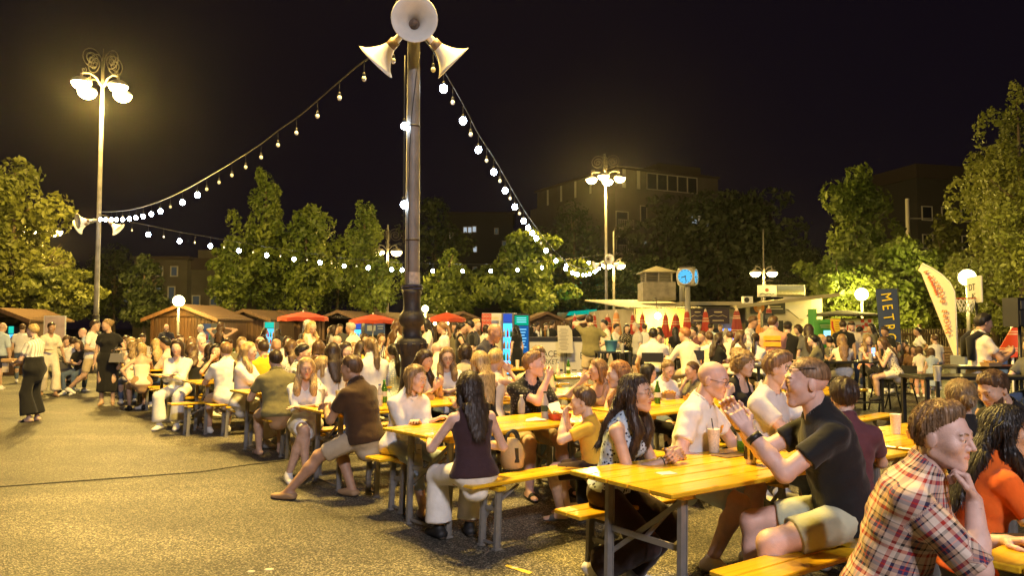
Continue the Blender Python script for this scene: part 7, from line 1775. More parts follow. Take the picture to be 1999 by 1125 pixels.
row('woman with long dark wavy hair, glasses and a floral tank top', 'N', 'L', 1243, 728, 'TA', {'fem': True, 'lean': 18, 'hl': (.42, -.02, .825), 'hr': (.43, -.09, .825), 'hair': 'long', 'hlen': .27, 'hfront': 2, 'hfl': .26, 'wave': .004, 'top': 'tank', 'hem': .02, 'bottom': 'wide', 'hpitch': -2, 'fine': True, 'wrinkle': .002, 'fl': (.10, .04, .085), 'fr': (-.04, -.12, .12), 'tr': (.8, -.2, -.4), 'curlh': .85}, turn=24,
 skin='mid', hc='dark', tc=('floral', 'lblue', 'navy'), bc='dbrown', sc_='white', then=floral_extra, res=.0066, hres=.0033, hand=.0042)
row('curly-haired woman in a black tank top with red lips', 'A', 'R', 1452, 684, 'LP', {'fem': True, 'hair': 'curly', 'bunz': .1, 'top': 'tank', 'bottom': 'pants', 'fine': True, 'hpitch': 6}, turn=178, dd=-.55, skin='fair', hc='dirty', tc='black', bc='black')
row('man in a light grey t-shirt reaching across, face hidden behind the polo shirt', 'N', 'L', 1520, 685, 'TF', {'hair': 'short', 'hvol': .024, 'top': 'tee', 'bottom': 'jeans', 'hl': (.50, .10, .86), 'hr': (.48, -.02, .84), 'fine': True, 'wrinkle': .003, 'hyaw': 14, 'hpitch': 8}, turn=10, dd=.1, skin='fair', hc='light', tc='lgrey', bc='denim')
person('short dark-haired woman in a maroon blouse seen from behind', 1647, 738, 4.75, 72, {**SIT, **TF, 'fem': True, 'hair': 'short', 'hvol': .02, 'hth': .018, 'top': 'tee', 'bottom': 'pants', 'fine': True, 'wrinkle': .003, 'build': 1.12, 'lean': 4}, 'fair', 'dark', 'maroon', 'black', group='people seated at the beer tables')
# ---------------- table of the white blouse
row('smiling woman in a gauzy white blouse with shoulder-length blond hair', 'A', 'L', 812, 712, 'TX', {'fem': True, 'hair': 'bob', 'hth': .014, 'top': 'blouse', 'sleeve': 1.85, 'sloose': .024, 'loose': .03, 'hem': -.10, 'bottom': 'jeans', 'hemleg': 1.6, 'shoe': 'sandal', 'fine': True, 'wrinkle': .004, 'lean': 20, 'hyaw': 16, 'hpitch': 8, 'fl': (.40, .06, .085), 'fr': (.46, -.05, .085)}, skin='fair', hc='dirty', tc='white', bc='ldenim', sc_='tan')
row('woman with very long dark hair, maroon tank and white trousers, back turned', 'A', 'R', 915, 723, 'TF', {'fem': True, 'hair': 'long', 'hlen': .25, 'top': 'tank', 'bottom': 'wide', 'fine': True, 'hem': -.03, 'waist': -.0, 'wrinkle': .002, 'hl': (.40, .22, .81), 'hr': (.34, -.20, .75)}, turn=-14, skin='pink', hc='dark', tc='purple', bc='white', sc_='black')
row('man in a black t-shirt eating with a small stick, looking aside', 'A', 'L', 1042, 686, 'DR', {'hair': 'short', 'hvol': .018, 'top': 'tee', 'bottom': 'shorts', 'shoe': 'sandal', 'fine': True, 'wrinkle': .003, 'hyaw': 44, 'hpitch': -2, 'lean': 14, 'fl': (.46, .2, .085), 'fr': (.46, -.2, .085)}, turn=-12, skin='pink', hc='light', tc=('dots', 'black', 'dgrey'), bc='beige', sc_='black')
person('small boy in a mustard t-shirt eating at the table', 1137, 750, 6.2, 168, {**SIT, **EAT, 'child': True, 'hair': 'short', 'hvol': .014, 'top': 'tee', 'bottom': 'shorts', 'shoe': 'sandal', 'fine': True, 'wrinkle': .002, 'build': .92, 'fl': (.34, .1, .14), 'fr': (.30, -.1, .14)}, 'fair', 'brown', 'mustard', 'dbrown', 'dgrey', scale=.78, group='people seated at the beer tables')
row('strawberry blond woman in a brown cardigan, profile towards the bar', 'A', 'R', 1206, 703, 'LP', {'fem': True, 'hair': 'long', 'hlen': .2, 'hfront': 1, 'top': 'long', 'bottom': 'pants', 'fine': True, 'wrinkle': .003, 'hyaw': 20}, turn=40, dd=-.15, skin='fair', hc='ginger', tc='dgrey', bc='black')
row('woman with long brown hair holding a hand to her mouth, behind the boy', 'A', 'L', 1166, 700, 'DR', {'fem': True, 'hair': 'long', 'hlen': .3, 'top': 'strap', 'bottom': 'jeans', 'hyaw': -20}, turn=-95, dd=-.1, skin='mid', hc='light', tc='tan', bc='denim')
row('girl with tied-back hair and white t-shirt looking down at her food', 'A', 'L', 1304, 702, 'TX', {'fem': True, 'hair': 'bun', 'bunz': .02, 'top': 'tee', 'bottom': 'shorts', 'hpitch': 22, 'build': .92}, turn=-18, skin='fair', hc='dirty', tc='white', bc='denim', dd=.3)
row('dark-haired girl with glasses in profile beside the girl in white', 'A', 'L', 1266, 712, 'TX', {'fem': True, 'hair': 'bob', 'top': 'tee', 'bottom': 'pants', 'hpitch': 12, 'build': .9}, turn=50, dd=.1, skin='fair', hc='black', tc='dgrey', bc='black', then=glasses(M_gdark))
row('brown-haired woman with a hand at her cheek behind the balding man', 'A', 'L', 1350, 705, 'CH', {'fem': True, 'hair': 'bun', 'bunz': .02, 'top': 'tee', 'bottom': 'pants'}, turn=-110, dd=.1, skin='mid', hc='brown', tc='olive', bc='black')
# ---------------- table of the brown t-shirt
row('heavy-set man in a dark brown t-shirt and beige shorts, back turned', 'C', 'R', 686, 693, 'TA', {'hair': 'short', 'hvol': .008, 'top': 'tee', 'bottom': 'shorts', 'shoe': 'clog', 'fine': True, 'wrinkle': .003, 'build': 1.14, 'belly': 1.06, 'lean': 14, 'hyaw': 12, 'fl': (.60, .38, .085), 'fr': (.16, .0, .085), 'hl': (.44, .05, .82), 'hr': (.44, -.04, .82)}, turn=26, dd=-.05, skin='tan', hc='brown', tc='brown', bc='beige', sc_='tan')
row('blond woman in a white v-neck shirt with bare crossed legs', 'C', 'L', 598, 697, 'TX', {'fem': True, 'hair': 'long', 'hlen': .17, 'hfront': 2, 'hfl': .12, 'top': 'half', 'sleeve': 1.3, 'neck': 'v', 'bottom': 'skirt', 'skirtl': .30, 'shoe': 'sneaker', 'fine': True, 'wrinkle': .003, 'hyaw': 6, 'fl': (.34, -.16, .085), 'fr': (.44, .02, .16), 'kpr': (1, .2, .5), 'kpl': (1, -.1, .3)}, turn=-24, skin='mid', hc='blond', tc='white', bc='white', sc_='white')
row('blond woman with straight hair down her back, dark top', 'C', 'R', 935, 684, 'DR', {'fem': True, 'hair': 'long', 'hlen': .30, 'top': 'tank', 'bottom': 'jeans'}, skin='mid', hc='blond', tc='black', bc='denim')
row('short-haired blond woman with a bracelet, hand raised to her mouth', 'C', 'R', 968, 681, 'DR', {'fem': True, 'hair': 'short', 'hvol': .02, 'top': 'tank', 'bottom': 'pants'}, turn=-70, dd=.35, skin='mid', hc='blond', tc='cream', bc='black')
row('long brown-haired girl in a cream top reading her phone', 'C', 'L', 830, 682, 'PH', {'fem': True, 'hair': 'long', 'hlen': .26, 'hfront': 2, 'hfl': .18, 'top': 'tee', 'bottom': 'pants', 'hpitch': 22, 'fine': True}, turn=22, dd=-.2, skin='mid', hc='dark', tc='cream', bc='black')
person('smiling blond girl with glasses and an open white shirt', 873, 677, 9.6, 282, {**SIT, **TX, 'fem': True, 'hair': 'long', 'hlen': .2, 'hfront': 2, 'hfl': .12, 'top': 'half', 'neck': 'open', 'bottom': 'jeans', 'hpitch': 12}, 'fair', 'dirty', 'white', 'denim', group='people seated at the beer tables', then=glasses(M_gdark))
stand('bald man in a dark navy shirt bending over the tables', 966, 632, 9.7, 335, 'FC', {'hair': None, 'top': 'half', 'sleeve': .95, 'bottom': 'pants', 'lean': 14, 'hpitch': 18, 'fine': True, 'wrinkle': .003, 'hl': (.30, .10, .80), 'hr': (.28, -.14, .78), 'build': 1.08}, skin='tan', hc='grey', tc='navy', bc='black', sc_='black')
person('dark woman in the shadow showing only the back of her head before the bald man', 908, 672, 10.6, 95, {**SIT, **TF, 'hair': 'curly', 'fem': True, 'top': 'tee', 'bottom': 'pants'}, 'mid', 'dark', 'beige', 'black', group='people seated at the beer tables')
person('light-haired child peering over the shoulder of the man eating', 1050, 676, 8.6, 300, {**SIT, **TX, 'hair': 'short', 'top': 'tee', 'bottom': 'pants', 'hvol': .02}, 'fair', 'dirty', 'khaki', 'denim', group='people seated at the beer tables')
# ---------------- rows further back on the same side
row('man in an olive t-shirt and tan shorts seen from behind', 'D', 'R', 538, 683, 'TF', {'hair': 'short', 'hvol': .01, 'top': 'tee', 'bottom': 'shorts', 'shoe': 'sandal', 'build': 1.1, 'wrinkle': .003, 'lean': 14, 'hl': (.44, .18, .81), 'hr': (.42, -.18, .81)}, turn=-6, skin='mid', hc='dark', tc='green', bc='tan', sc_='tan')
row('pale blond woman in a loose white t-shirt at the snack bowl', 'D', 'L', 487, 667, 'TX', {'fem': True, 'hair': 'long', 'hlen': .26, 'hfront': 1, 'hfside': -1, 'hfl': .2, 'top': 'tee', 'sleeve': .8, 'loose': .03, 'bottom': 'wide', 'lean': 4}, turn=44, skin='fair', hc='blond', tc='white', bc='white')
row('man with brown hair and untucked white shirt, back turned, beige shorts', 'E', 'R', 441, 668, 'TF', {'hair': 'short', 'hvol': .016, 'top': 'half', 'sleeve': .7, 'bottom': 'shorts', 'wrinkle': .004, 'loose': .024, 'hem': -.12}, skin='mid', hc='light', tc='white', bc='beige')
row('tanned woman in a black strapless top with half-tied brown hair', 'F', 'R', 375, 669, 'CH', {'fem': True, 'hair': 'long', 'hlen': .16, 'hth': .014, 'wave': .006, 'top': 'strapless', 'bottom': 'pants', 'hl': (.30, .32, .80), 'lean': 14}, turn=-8, skin='mid', hc='brown', tc='black', bc='black', sc_='black')
row('dark-haired woman in a wide white tunic, her face lit from below', 'E', 'L', 346, 663, 'TX', {'fem': True, 'hair': 'long', 'hlen': .12, 'hth': .018, 'top': 'blouse', 'neck': 'v', 'sloose': .03, 'sleeve': 1.5, 'bottom': 'wide'}, turn=-34, dd=.25, skin='fair', hc='dark', tc='white', bc='white')
row('black-haired woman drinking from a cup beside the white shirt', 'E', 'L', 422, 671, 'DR', {'fem': True, 'hair': 'long', 'hlen': .2, 'top': 'tee', 'bottom': 'pants'}, turn=-10, skin='mid', hc='black', tc='black', bc='black')
row('bare-shouldered blond woman in a beige strapless top, arm stretched out', 'G', 'R', 276, 669, 'TF', {'fem': True, 'hair': 'bob', 'top': 'strapless', 'hem': -.05, 'bottom': 'skirt', 'skirtl': .5, 'hr': (.52, -.16, .93), 'hl': (.0, .24, .62)}, dd=.05, skin='mid', hc='blond', tc='cream', bc='tan', sc_='black')
row('man in a bright yellow t-shirt seen from behind', 'D', 'R', 514, 664, 'TF', {'hair': 'short', 'hvol': .014, 'top': 'tee', 'bottom': 'jeans'}, dd=2.6, turn=0, skin='mid', hc='dark', tc='yellow', bc='denim')
row('bearded dark-haired man with glasses in profile, grey checked shirt', 'D', 'L', 592, 672, 'TF', {'hair': 'short', 'hvol': .012, 'beard': True, 'top': 'shirt', 'bottom': 'jeans'}, turn=52, skin='mid', hc='black', tc=('stripes', 'lgrey', 'dgrey'), bc='denim', then=glasses(M_gpale))
row('woman with long dark hair and white sleeves, behind the green bottle', 'D', 'R', 649, 668, 'TF', {'fem': True, 'hair': 'long', 'hlen': .24, 'top': 'tee', 'bottom': 'jeans'}, turn=-8, skin='mid', hc='dark', tc='white', bc='denim', dd=.15)
row('dark-fringed woman in black looking over the brown t-shirt man', 'D', 'L', 676, 668, 'TX', {'fem': True, 'hair': 'long', 'hlen': .22, 'hfront': 2, 'hth': .016, 'top': 'tee', 'bottom': 'pants'}, turn=10, dd=-.5, skin='fair', hc='dark', tc='black', bc='black')
row('woman in an oversized white t-shirt with a low blond ponytail', 'D', 'R', 723, 657, 'TF', {'fem': True, 'hair': 'tail', 'hlen': .17, 'top': 'tee', 'sleeve': .85, 'loose': .034, 'sloose': .026, 'hem': -.14, 'bottom': 'shorts', 'build': 1.06}, skin='mid', hc='dirty', tc='white', bc='black', dd=.25)
row('black-haired woman in a pale blue spotted dress beside the pedestal', 'D', 'R', 767, 670, 'TF', {'fem': True, 'hair': 'tail', 'hlen': .2, 'top': 'tee', 'bottom': 'skirt', 'skirtl': .6}, turn=-6, skin='mid', hc='black', tc=('dots', 'ldenim', 'white'), bc=('dots', 'ldenim', 'white'), dd=.35)
row('bald man with a tanned head facing this way behind the yellow t-shirt', 'E', 'L', 540, 661, 'TX', {'hair': None, 'top': 'tee', 'bottom': 'pants'}, skin='tan', hc='grey', tc='cream', bc='denim', dd=.9)
row('balding man with a pale crown, between the blond woman and yellow t-shirt', 'F', 'R', 508, 657, 'TF', {'hair': 'crop', 'top': 'tee', 'bottom': 'pants'}, dd=.6, skin='pink', hc='light', tc='blue', bc='denim')
row('woman in a lacy cream top with straight brown hair behind the olive t-shirt', 'E', 'R', 568, 663, 'TF', {'fem': True, 'hair': 'long', 'hlen': .2, 'top': 'tee', 'bottom': 'jeans', 'build': 1.05}, skin='fair', hc='brown', tc=('floral', 'cream', 'dgrey'), bc='denim')
row('woman peeking over the bearded man with pale hair strands', 'E', 'L', 588, 662, 'TX', {'fem': True, 'hair': 'long', 'hfront': 1, 'top': 'tee', 'bottom': 'pants'}, skin='fair', hc='light', tc='grey', bc='black', dd=.5)
row('woman in a dark cap-sleeved top bowing beside the long dark hair', 'E', 'R', 622, 664, 'TX', {'fem': True, 'hair': 'bob', 'top': 'tee', 'bottom': 'pants', 'hpitch': 16, 'lean': 16}, turn=-40, skin='mid', hc='brown', tc='brown', bc='black')
row('blond child with loose hair leaning against the woman with white sleeves', 'D', 'L', 632, 684, 'TX', {'fem': True, 'child': True, 'hair': 'bob', 'top': 'tee', 'bottom': 'pants', 'build': .9}, turn=60, skin='fair', hc='blond', tc='cream', bc='denim', dd=-1.0, scale=.86)
row('woman with dark hair in side view under the white t-shirt man', 'E', 'R', 706, 664, 'TF', {'fem': True, 'hair': 'long', 'top': 'tank', 'bottom': 'pants'}, turn=-60, skin='mid', hc='dark', tc='mustard', bc='black', dd=.2)
row('blond girl with a messy crown hiding behind the fringed woman', 'E', 'L', 692, 668, 'TX', {'fem': True, 'hair': 'bob', 'top': 'tee', 'bottom': 'jeans'}, skin='fair', hc='dirty', tc='white', bc='denim', dd=-.2)
row('woman with a cap of brown hair drinking near the second red parasol', 'F', 'L', 712, 651, 'DR', {'fem': True, 'hair': 'bob', 'top': 'tee', 'bottom': 'pants'}, skin='mid', hc='dark', tc='dgrey', bc='black', dd=.6)
row('woman on the phone in a striped top, further back near the banner', 'F', 'L', 745, 650, 'DR', {'fem': True, 'hair': 'bun', 'top': 'tee', 'bottom': 'pants'}, skin='mid', hc='brown', tc=('stripes', 'white', 'black'), bc='black', dd=.9)
row('dark-haired man in profile with a light open shirt at the next row', 'G', 'L', 322, 658, 'TX', {'hair': 'short', 'hvol': .02, 'top': 'shirt', 'bottom': 'jeans'}, turn=-120, skin='tan', hc='black', tc='cream', bc='denim', dd=-.6)
row('woman with long straight blond hair, bare back, black flower strap', 'G', 'R', 305, 661, 'TF', {'fem': True, 'hair': 'long', 'hlen': .2, 'top': 'strap', 'bottom': 'pants'}, skin='mid', hc='blond', tc='black', bc='black', dd=.5)
row('wavy blond woman seated beside the grey handbag', 'H', 'R', 258, 665, 'TF', {'fem': True, 'hair': 'long', 'wave': .008, 'hlen': .2, 'top': 'strap', 'bottom': 'jeans'}, skin='mid', hc='dirty', tc='cream', bc='denim', dd=-.8)
row('woman with a dark blond crown just above the strapless beige top', 'H', 'R', 272, 660, 'TF', {'fem': True, 'hair': 'bob', 'top': 'tee', 'bottom': 'jeans'}, skin='fair', hc='dirty', tc='grey', bc='denim', dd=.2)
row('young woman with curled hair near the black dress, profile', 'I', 'L', 246, 656, 'TX', {'fem': True, 'hair': 'curly', 'top': 'tee', 'bottom': 'jeans'}, turn=-60, skin='fair', hc='brown', tc='cream', bc='denim', dd=-.8)
row('blond woman with curled hair smiling behind the black dress woman', 'I', 'L', 256, 659, 'TX', {'fem': True, 'hair': 'curly', 'top': 'tank', 'bottom': 'jeans'}, turn=-30, skin='fair', hc='blond', tc='white', bc='denim', dd=-1.8)
row('dark-haired man with short sides at the rear of the blond group', 'H', 'L', 278, 652, 'TX', {'hair': 'short', 'top': 'tee', 'bottom': 'jeans'}, skin='tan', hc='dark', tc='grey', bc='denim', dd=1.2)
row('brown-haired woman facing this way above the dark-haired man', 'H', 'L', 352, 653, 'TX', {'fem': True, 'hair': 'long', 'hfront': 2, 'top': 'tee', 'bottom': 'jeans'}, skin='fair', hc='brown', tc='navy', bc='denim', dd=-.2)
row('grey-haired older man with a stern face behind the white tunic woman', 'G', 'L', 394, 657, 'TX', {'hair': 'short', 'hvol': .004, 'top': 'polo', 'bottom': 'pants'}, skin='pink', hc='white', tc='lblue', bc='khaki', dd=-.8)
row('woman with golden brown hair turned towards the older man', 'G', 'R', 374, 657, 'TF', {'fem': True, 'hair': 'long', 'top': 'tee', 'bottom': 'jeans'}, turn=-20, skin='fair', hc='light', tc='black', bc='denim', dd=1.0)
row('man in a cream shirt leaning behind the drinking woman', 'F', 'L', 404, 670, 'TF', {'hair': None, 'top': 'tee', 'bottom': 'pants', 'lean': 24}, turn=60, skin='pink', hc='grey', tc='cream', bc='khaki', dd=-.4)
row('woman with sleek dark hair hanging straight, beside the drinking woman', 'F', 'R', 410, 670, 'TF', {'fem': True, 'hair': 'long', 'hlen': .2, 'top': 'tee', 'bottom': 'pants'}, skin='mid', hc='dark', tc='black', bc='black', dd=.4)
row('dark-haired man bent forward behind the white shirt man', 'F', 'L', 446, 660, 'TX', {'hair': 'short', 'top': 'tee', 'bottom': 'jeans', 'hpitch': 20}, skin='tan', hc='dark', tc='olive', bc='denim', dd=.5)
row('blond girl with long hair facing this way beside the pale blond woman', 'F', 'L', 473, 657, 'TX', {'fem': True, 'hair': 'long', 'hfront': 2, 'top': 'tee', 'bottom': 'jeans'}, skin='fair', hc='dirty', tc='white', bc='denim', dd=.8)
row('woman with dark hair and a mask of shadow by the cyan fridge', 'G', 'L', 562, 655, 'TX', {'fem': True, 'hair': 'bob', 'top': 'tee', 'bottom': 'pants'}, skin='fair', hc='dark', tc='lgrey', bc='black')
row('smiling woman with brown hair under the pale yellow blouse', 'F', 'L', 606, 656, 'TX', {'fem': True, 'hair': 'long', 'hfront': 2, 'top': 'tank', 'bottom': 'pants'}, skin='fair', hc='brown', tc='teal', bc='black', dd=.4)
row('bald seated man half hidden behind the woman with white sleeves', 'F', 'R', 658, 655, 'TF', {'hair': None, 'top': 'tee', 'bottom': 'pants'}, skin='pink', hc='grey', tc='dgrey', bc='khaki', dd=.8)
row('woman in a blue blouse with brown hair near the pedestal, back turned', 'E', 'R', 790, 664, 'TF', {'fem': True, 'hair': 'long', 'top': 'blouse', 'bottom': 'pants'}, skin='mid', hc='brown', tc='blue', bc='khaki', dd=.3)
row('rounded man in a pale t-shirt sitting behind the phone girl', 'E', 'R', 852, 668, 'TF', {'hair': None, 'top': 'tee', 'bottom': 'pants', 'build': 1.15, 'lean': 20}, skin='pink', hc='grey', tc='cream', bc='khaki')
# ---------------- people standing, far side of the open ground
stand('woman in black dungarees with messy blond bun holding a paper tray', 64, 632, 12.9, 176, 'SH2', {'fem': True, 'hair': 'bun', 'bunz': .10, 'hth': .016, 'top': 'tee', 'hem': .12, 'bottom': 'wide', 'waist': .36, 'bout': .034, 'bloose': .045, 'shoe': 'sandal', 'build': 1.12, 'fine': True, 'hl': (.34, .06, 1.02), 'hr': (.32, -.08, 1.0)}, skin='fair', hc='blond', tc=('stripes', 'white', 'grey'), bc='black', sc_='black',
 then=hold(lambda p: food_basket_at(p), 'l', (.10, -.06, .03)))
def food_basket_at(p):
 o = MB().bbox((0, 0, .03), (.22, .13, .06), .01, rz=.2).build('paper_tray', M_card, loc=p, label='brown paper tray held out by the woman in dungarees', cat='tray'); MB().box((-.06, 0, -.09), (.08, .06, .16), rz=.2).build('paper_bag', mat('pale paper', (.6, .5, .36)), o)
stand('woman in a cream v-neck jumpsuit walking with a dark shoulder strap', 101, 629, 17.6, 318, 'SD', {'fem': True, 'hair': 'bun', 'bunz': .03, 'top': 'half', 'sleeve': .75, 'neck': 'v', 'hem': .08, 'bottom': 'wide', 'waist': .14, 'shoe': 'sandal', 'fine': True, 'hl': (.12, .28, .80), 'hr': (.25, -.06, 1.06), 'fl': (.20, .08, .085), 'fr': (-.22, -.08, .11), 'hipz': .90, 'hpitch': 16}, skin='tan', hc='dark', tc='cream', bc='cream', sc_='tan')
stand('man in a cream t-shirt and shorts striding past in white sneakers', 186, 625, 18.0, 8, 'SD', {'hair': 'short', 'hvol': .008, 'top': 'tee', 'bottom': 'shorts', 'fine': True, 'hl': (.25, .20, .98), 'hr': (.22, -.18, 1.0), 'fl': (.36, .09, .085), 'fr': (-.40, -.09, .16), 'hipz': .87, 'tr': (.9, 0, -.35), 'kpr': (1, -.1, .2)}, skin='mid', hc='dark', tc='white', bc='khaki')
stand('woman in a long black dress with a blond bun and grey handbag', 209, 622, 15.6, 285, 'SD', {'fem': True, 'hair': 'bun', 'bunz': .06, 'top': 'tee', 'hem': .0, 'sleeve': .5, 'bottom': 'dress', 'skirtl': .66, 'flare': .05, 'shoe': 'sandal', 'fine': True, 'hl': (.22, .20, 1.10), 'hr': (.02, -.25, .80), 'hyaw': -62, 'build': 1.06}, skin='mid', hc='dirty', tc='black', bc='black', sc_='tan',
 then=hold(lambda p: bag_at(p), 'l', (-.02, .06, -.16)))
def bag_at(p):
 o = MB().prism([(-.15, -.09), (.15, -.09), (.11, .09), (-.11, .09)], -.06, .06).build('grey_handbag', mat('grey leather', (.22, .21, .22), rough=.4), loc=p, label='grey handbag hanging from the arm of the woman in black', cat='handbag'); MB().tube([(-.09, 0, .08), (-.05, 0, .2), (.05, 0, .2), (.09, 0, .08)], .01, 5).build('handle', mat('grey leather', (.22, .21, .22)), o)
stand('man in a pale blue shirt and navy shorts walking away at the edge', 6, 630, 19.5, 80, 'SD', {'hair': None, 'top': 'half', 'sleeve': .95, 'bottom': 'shorts', 'fl': (.15, .09, .085), 'fr': (-.15, -.09, .085)}, skin='mid', hc='grey', tc='lblue', bc='navy')
stand('person in a white top ordering at the open hut', 44, 632, 22, 120, 'SD', {'hair': 'short', 'top': 'tee', 'bottom': 'jeans'}, skin='mid', hc='brown', tc='white', bc='denim')
person('bald man with a pale shirt seated by the poster board', 161, 641, 19.5, 200, {**SIT, **TF, 'hair': None, 'top': 'shirt', 'bottom': 'pants'}, 'pink', 'grey', 'lblue', 'khaki', z=.25, group='people seated at the beer tables')
for lab_, px, py, d, hd, h_, hc_, tc_, fm in (('woman with curls in white at the rearmost table, beside the stroller', 131, 656, 19, 300, 'curly', 'brown', 'white', True), ('dark-haired person in white seen from behind, near the stroller', 144, 658, 18.5, 90, 'short', 'dark', 'white', False),
 ('laughing woman in black facing this way at the rearmost table', 153, 664, 18.2, 260, 'long', 'brown', 'black', True), ('dark-haired woman half hidden by the walking man', 118, 662, 18.8, 60, 'bob', 'dark', 'lgrey', True)):
 person(lab_, px, py, d, hd, {**SIT, **TX, 'fem': fm, 'hair': h_, 'top': 'tee', 'bottom': 'jeans'}, 'mid', hc_, tc_, 'denim', group='people seated at the beer tables')
stand('bald bearded man in a dark shirt before the golden hut boards', 325, 633, 26, 290, 'SH2', {'hair': None, 'beard': True, 'top': 'polo', 'bottom': 'jeans'}, skin='pink', hc='brown', tc='navy', bc='denim')
stand('white-haired man in a white shirt beside the pale fridge', 391, 634, 26, 200, 'SD', {'hair': 'short', 'beard': True, 'top': 'tee', 'bottom': 'jeans', 'build': 1.1}, skin='pink', hc='white', tc='white', bc='denim')
stand('woman in a black top lifting both hands to her long hair', 432, 629, 19.5, 90, 'SD', {'fem': True, 'hair': 'long', 'hlen': .26, 'hth': .02, 'wave': .008, 'top': 'strap', 'bottom': 'pants', 'hl': (.12, .12, 1.55), 'hr': (.12, -.12, 1.55), 'pl': (0, 1, -.2), 'pr': (0, -1, -.2)}, skin='mid', hc='brown', tc='black', bc='black')
stand('woman lit blue by her phone at the cyan fridge', 518, 640, 27, 20, 'SH2', {'fem': True, 'hair': 'long', 'top': 'tee', 'bottom': 'jeans'}, skin='tan', hc='dark', tc='navy', bc='denim')
stand('person in a grey t-shirt with long hair between fridge and parasol', 543, 642, 27, 100, 'SD', {'fem': True, 'hair': 'long', 'top': 'tee', 'bottom': 'jeans'}, skin='tan', hc='dark', tc='dgrey', bc='denim')
stand('blond woman in a pale yellow top carrying a plate', 609, 626, 15.5, 340, 'SH2', {'fem': True, 'hair': 'long', 'hlen': .26, 'hfront': 1, 'top': 'tank', 'neck': 'v', 'bottom': 'skirt', 'hyaw': -12}, skin='mid', hc='blond', tc='cream', bc='white')
stand('woman with white hair partly behind the blond woman in yellow', 602, 624, 17.5, 60, 'SD', {'fem': True, 'hair': 'bob', 'top': 'tee', 'bottom': 'jeans'}, skin='fair', hc='white', tc='navy', bc='denim')
stand('dark-haired woman in grey turning her face beside the white t-shirt man', 653, 634, 18, 20, 'FC', {'fem': True, 'hair': 'long', 'top': 'tee', 'bottom': 'pants'}, skin='mid', hc='dark', tc='grey', bc='black')
stand('man in a white t-shirt with hand at his chin under the first parasol', 684, 629, 15.5, 165, 'SD', {'hair': 'short', 'hvol': .006, 'top': 'tee', 'bottom': 'jeans', 'hr': (.17, -.04, 1.42), 'frd': (-.1, .2, .9), 'hl': (.25, .05, 1.15), 'lean': 10, 'build': 1.06}, skin='tan', hc='grey', tc='cream', bc='denim')
stand('man in a dark grey top looking out between the huts', 664, 632, 22, 280, 'SD', {'hair': 'short', 'top': 'tee', 'bottom': 'jeans'}, skin='mid', hc='dark', tc='dgrey', bc='denim')
stand('woman with shining brown hair and pale orange top before the parasol', 645, 637, 21, 200, 'SD', {'fem': True, 'hair': 'long', 'top': 'tee', 'bottom': 'jeans'}, skin='tan', hc='brown', tc='tan', bc='denim')
stand('woman in a white backless top with loose brown hair beside the pedestal', 776, 624, 15.8, 60, 'SD', {'fem': True, 'hair': 'long', 'hlen': .24, 'hth': .018, 'wave': .008, 'top': 'strap', 'bottom': 'wide', 'hr': (.1, -.24, .82)}, skin='mid', hc='brown', tc='white', bc='white')
stand('laughing black-haired woman in a yellow ruffled top and beige skirt', 829, 621, 15.5, 195, 'SH2', {'fem': True, 'hair': 'long', 'hlen': .2, 'top': 'half', 'sleeve': .7, 'sloose': .04, 'hem': .08, 'bottom': 'skirt', 'skirtl': .6}, skin='mid', hc='black', tc='cream', bc='beige')
stand('woman with a brown ponytail, cream t-shirt and belted trousers', 862, 627, 15.2, 170, 'FC', {'fem': True, 'hair': 'tail', 'hlen': .1, 'top': 'tee', 'hem': .05, 'bottom': 'pants'}, skin='mid', hc='light', tc='white', bc='khaki')
stand('man in an olive top talking behind the ponytail woman', 888, 629, 19, 250, 'SH1', {'hair': 'short', 'top': 'long', 'bottom': 'pants'}, skin='tan', hc='dark', tc='olive', bc='black')
stand('woman in a sleeveless black dress with a ponytail eating', 903, 629, 16.5, 10, 'SH2', {'fem': True, 'hair': 'tail', 'hlen': .12, 'top': 'tank', 'bottom': 'dress', 'skirtl': .5, 'flare': .0, 'shoe': 'sandal'}, skin='mid', hc='black', tc='black', bc='black', sc_='black')
stand('black-haired man in a black t-shirt facing the woman in black dress', 916, 625, 16.8, 185, 'SD', {'hair': 'short', 'hvol': .02, 'top': 'tee', 'bottom': 'pants'}, skin='mid', hc='black', tc='black', bc='black')
stand('blond short-haired man in a black and blue t-shirt', 930, 622, 17.2, 350, 'SD', {'hair': 'short', 'hvol': .004, 'top': 'tee', 'bottom': 'jeans'}, skin='fair', hc='blond', tc='navy', bc='denim')
stand('person in cream with a dark bob near the red lettered poster', 949, 634, 20, 60, 'SD', {'fem': True, 'hair': 'bob', 'top': 'tee', 'bottom': 'jeans'}, skin='fair', hc='dark', tc='cream', bc='denim')
stand('woman in a long dark dress standing at the electric-blue fridge', 1006, 634, 21.2, 140, 'SD', {'fem': True, 'hair': 'long', 'hlen': .14, 'top': 'tee', 'sleeve': .35, 'bottom': 'dress', 'skirtl': .88, 'flare': .5, 'hr': (.05, -.22, .82)}, skin='fair', hc='black', tc='black', bc='black', sc_='black')
stand('man in an olive t-shirt and cream shorts on the phone, back turned', 1151, 608, 18.3, 96, 'HIP', {'hair': 'short', 'hvol': .006, 'top': 'tee', 'bottom': 'shorts', 'bloose': .035, 'fine': True, 'wrinkle': .004, 'build': 1.1, 'hem': -.12, 'hroll': -6, 'hl': (.10, .10, 1.55), 'pl': (.3, .9, -.3), 'fld': (0, -.2, .9), 'nl': (0, -.9, .1), 'cl': .8, 'hr': (.02, -.20, 1.02), 'pr': (-.5, -.9, 0), 'frd': (.2, .9, -.2), 'cr': .5}, skin='mid', hc='dark', tc='green', bc='khaki')
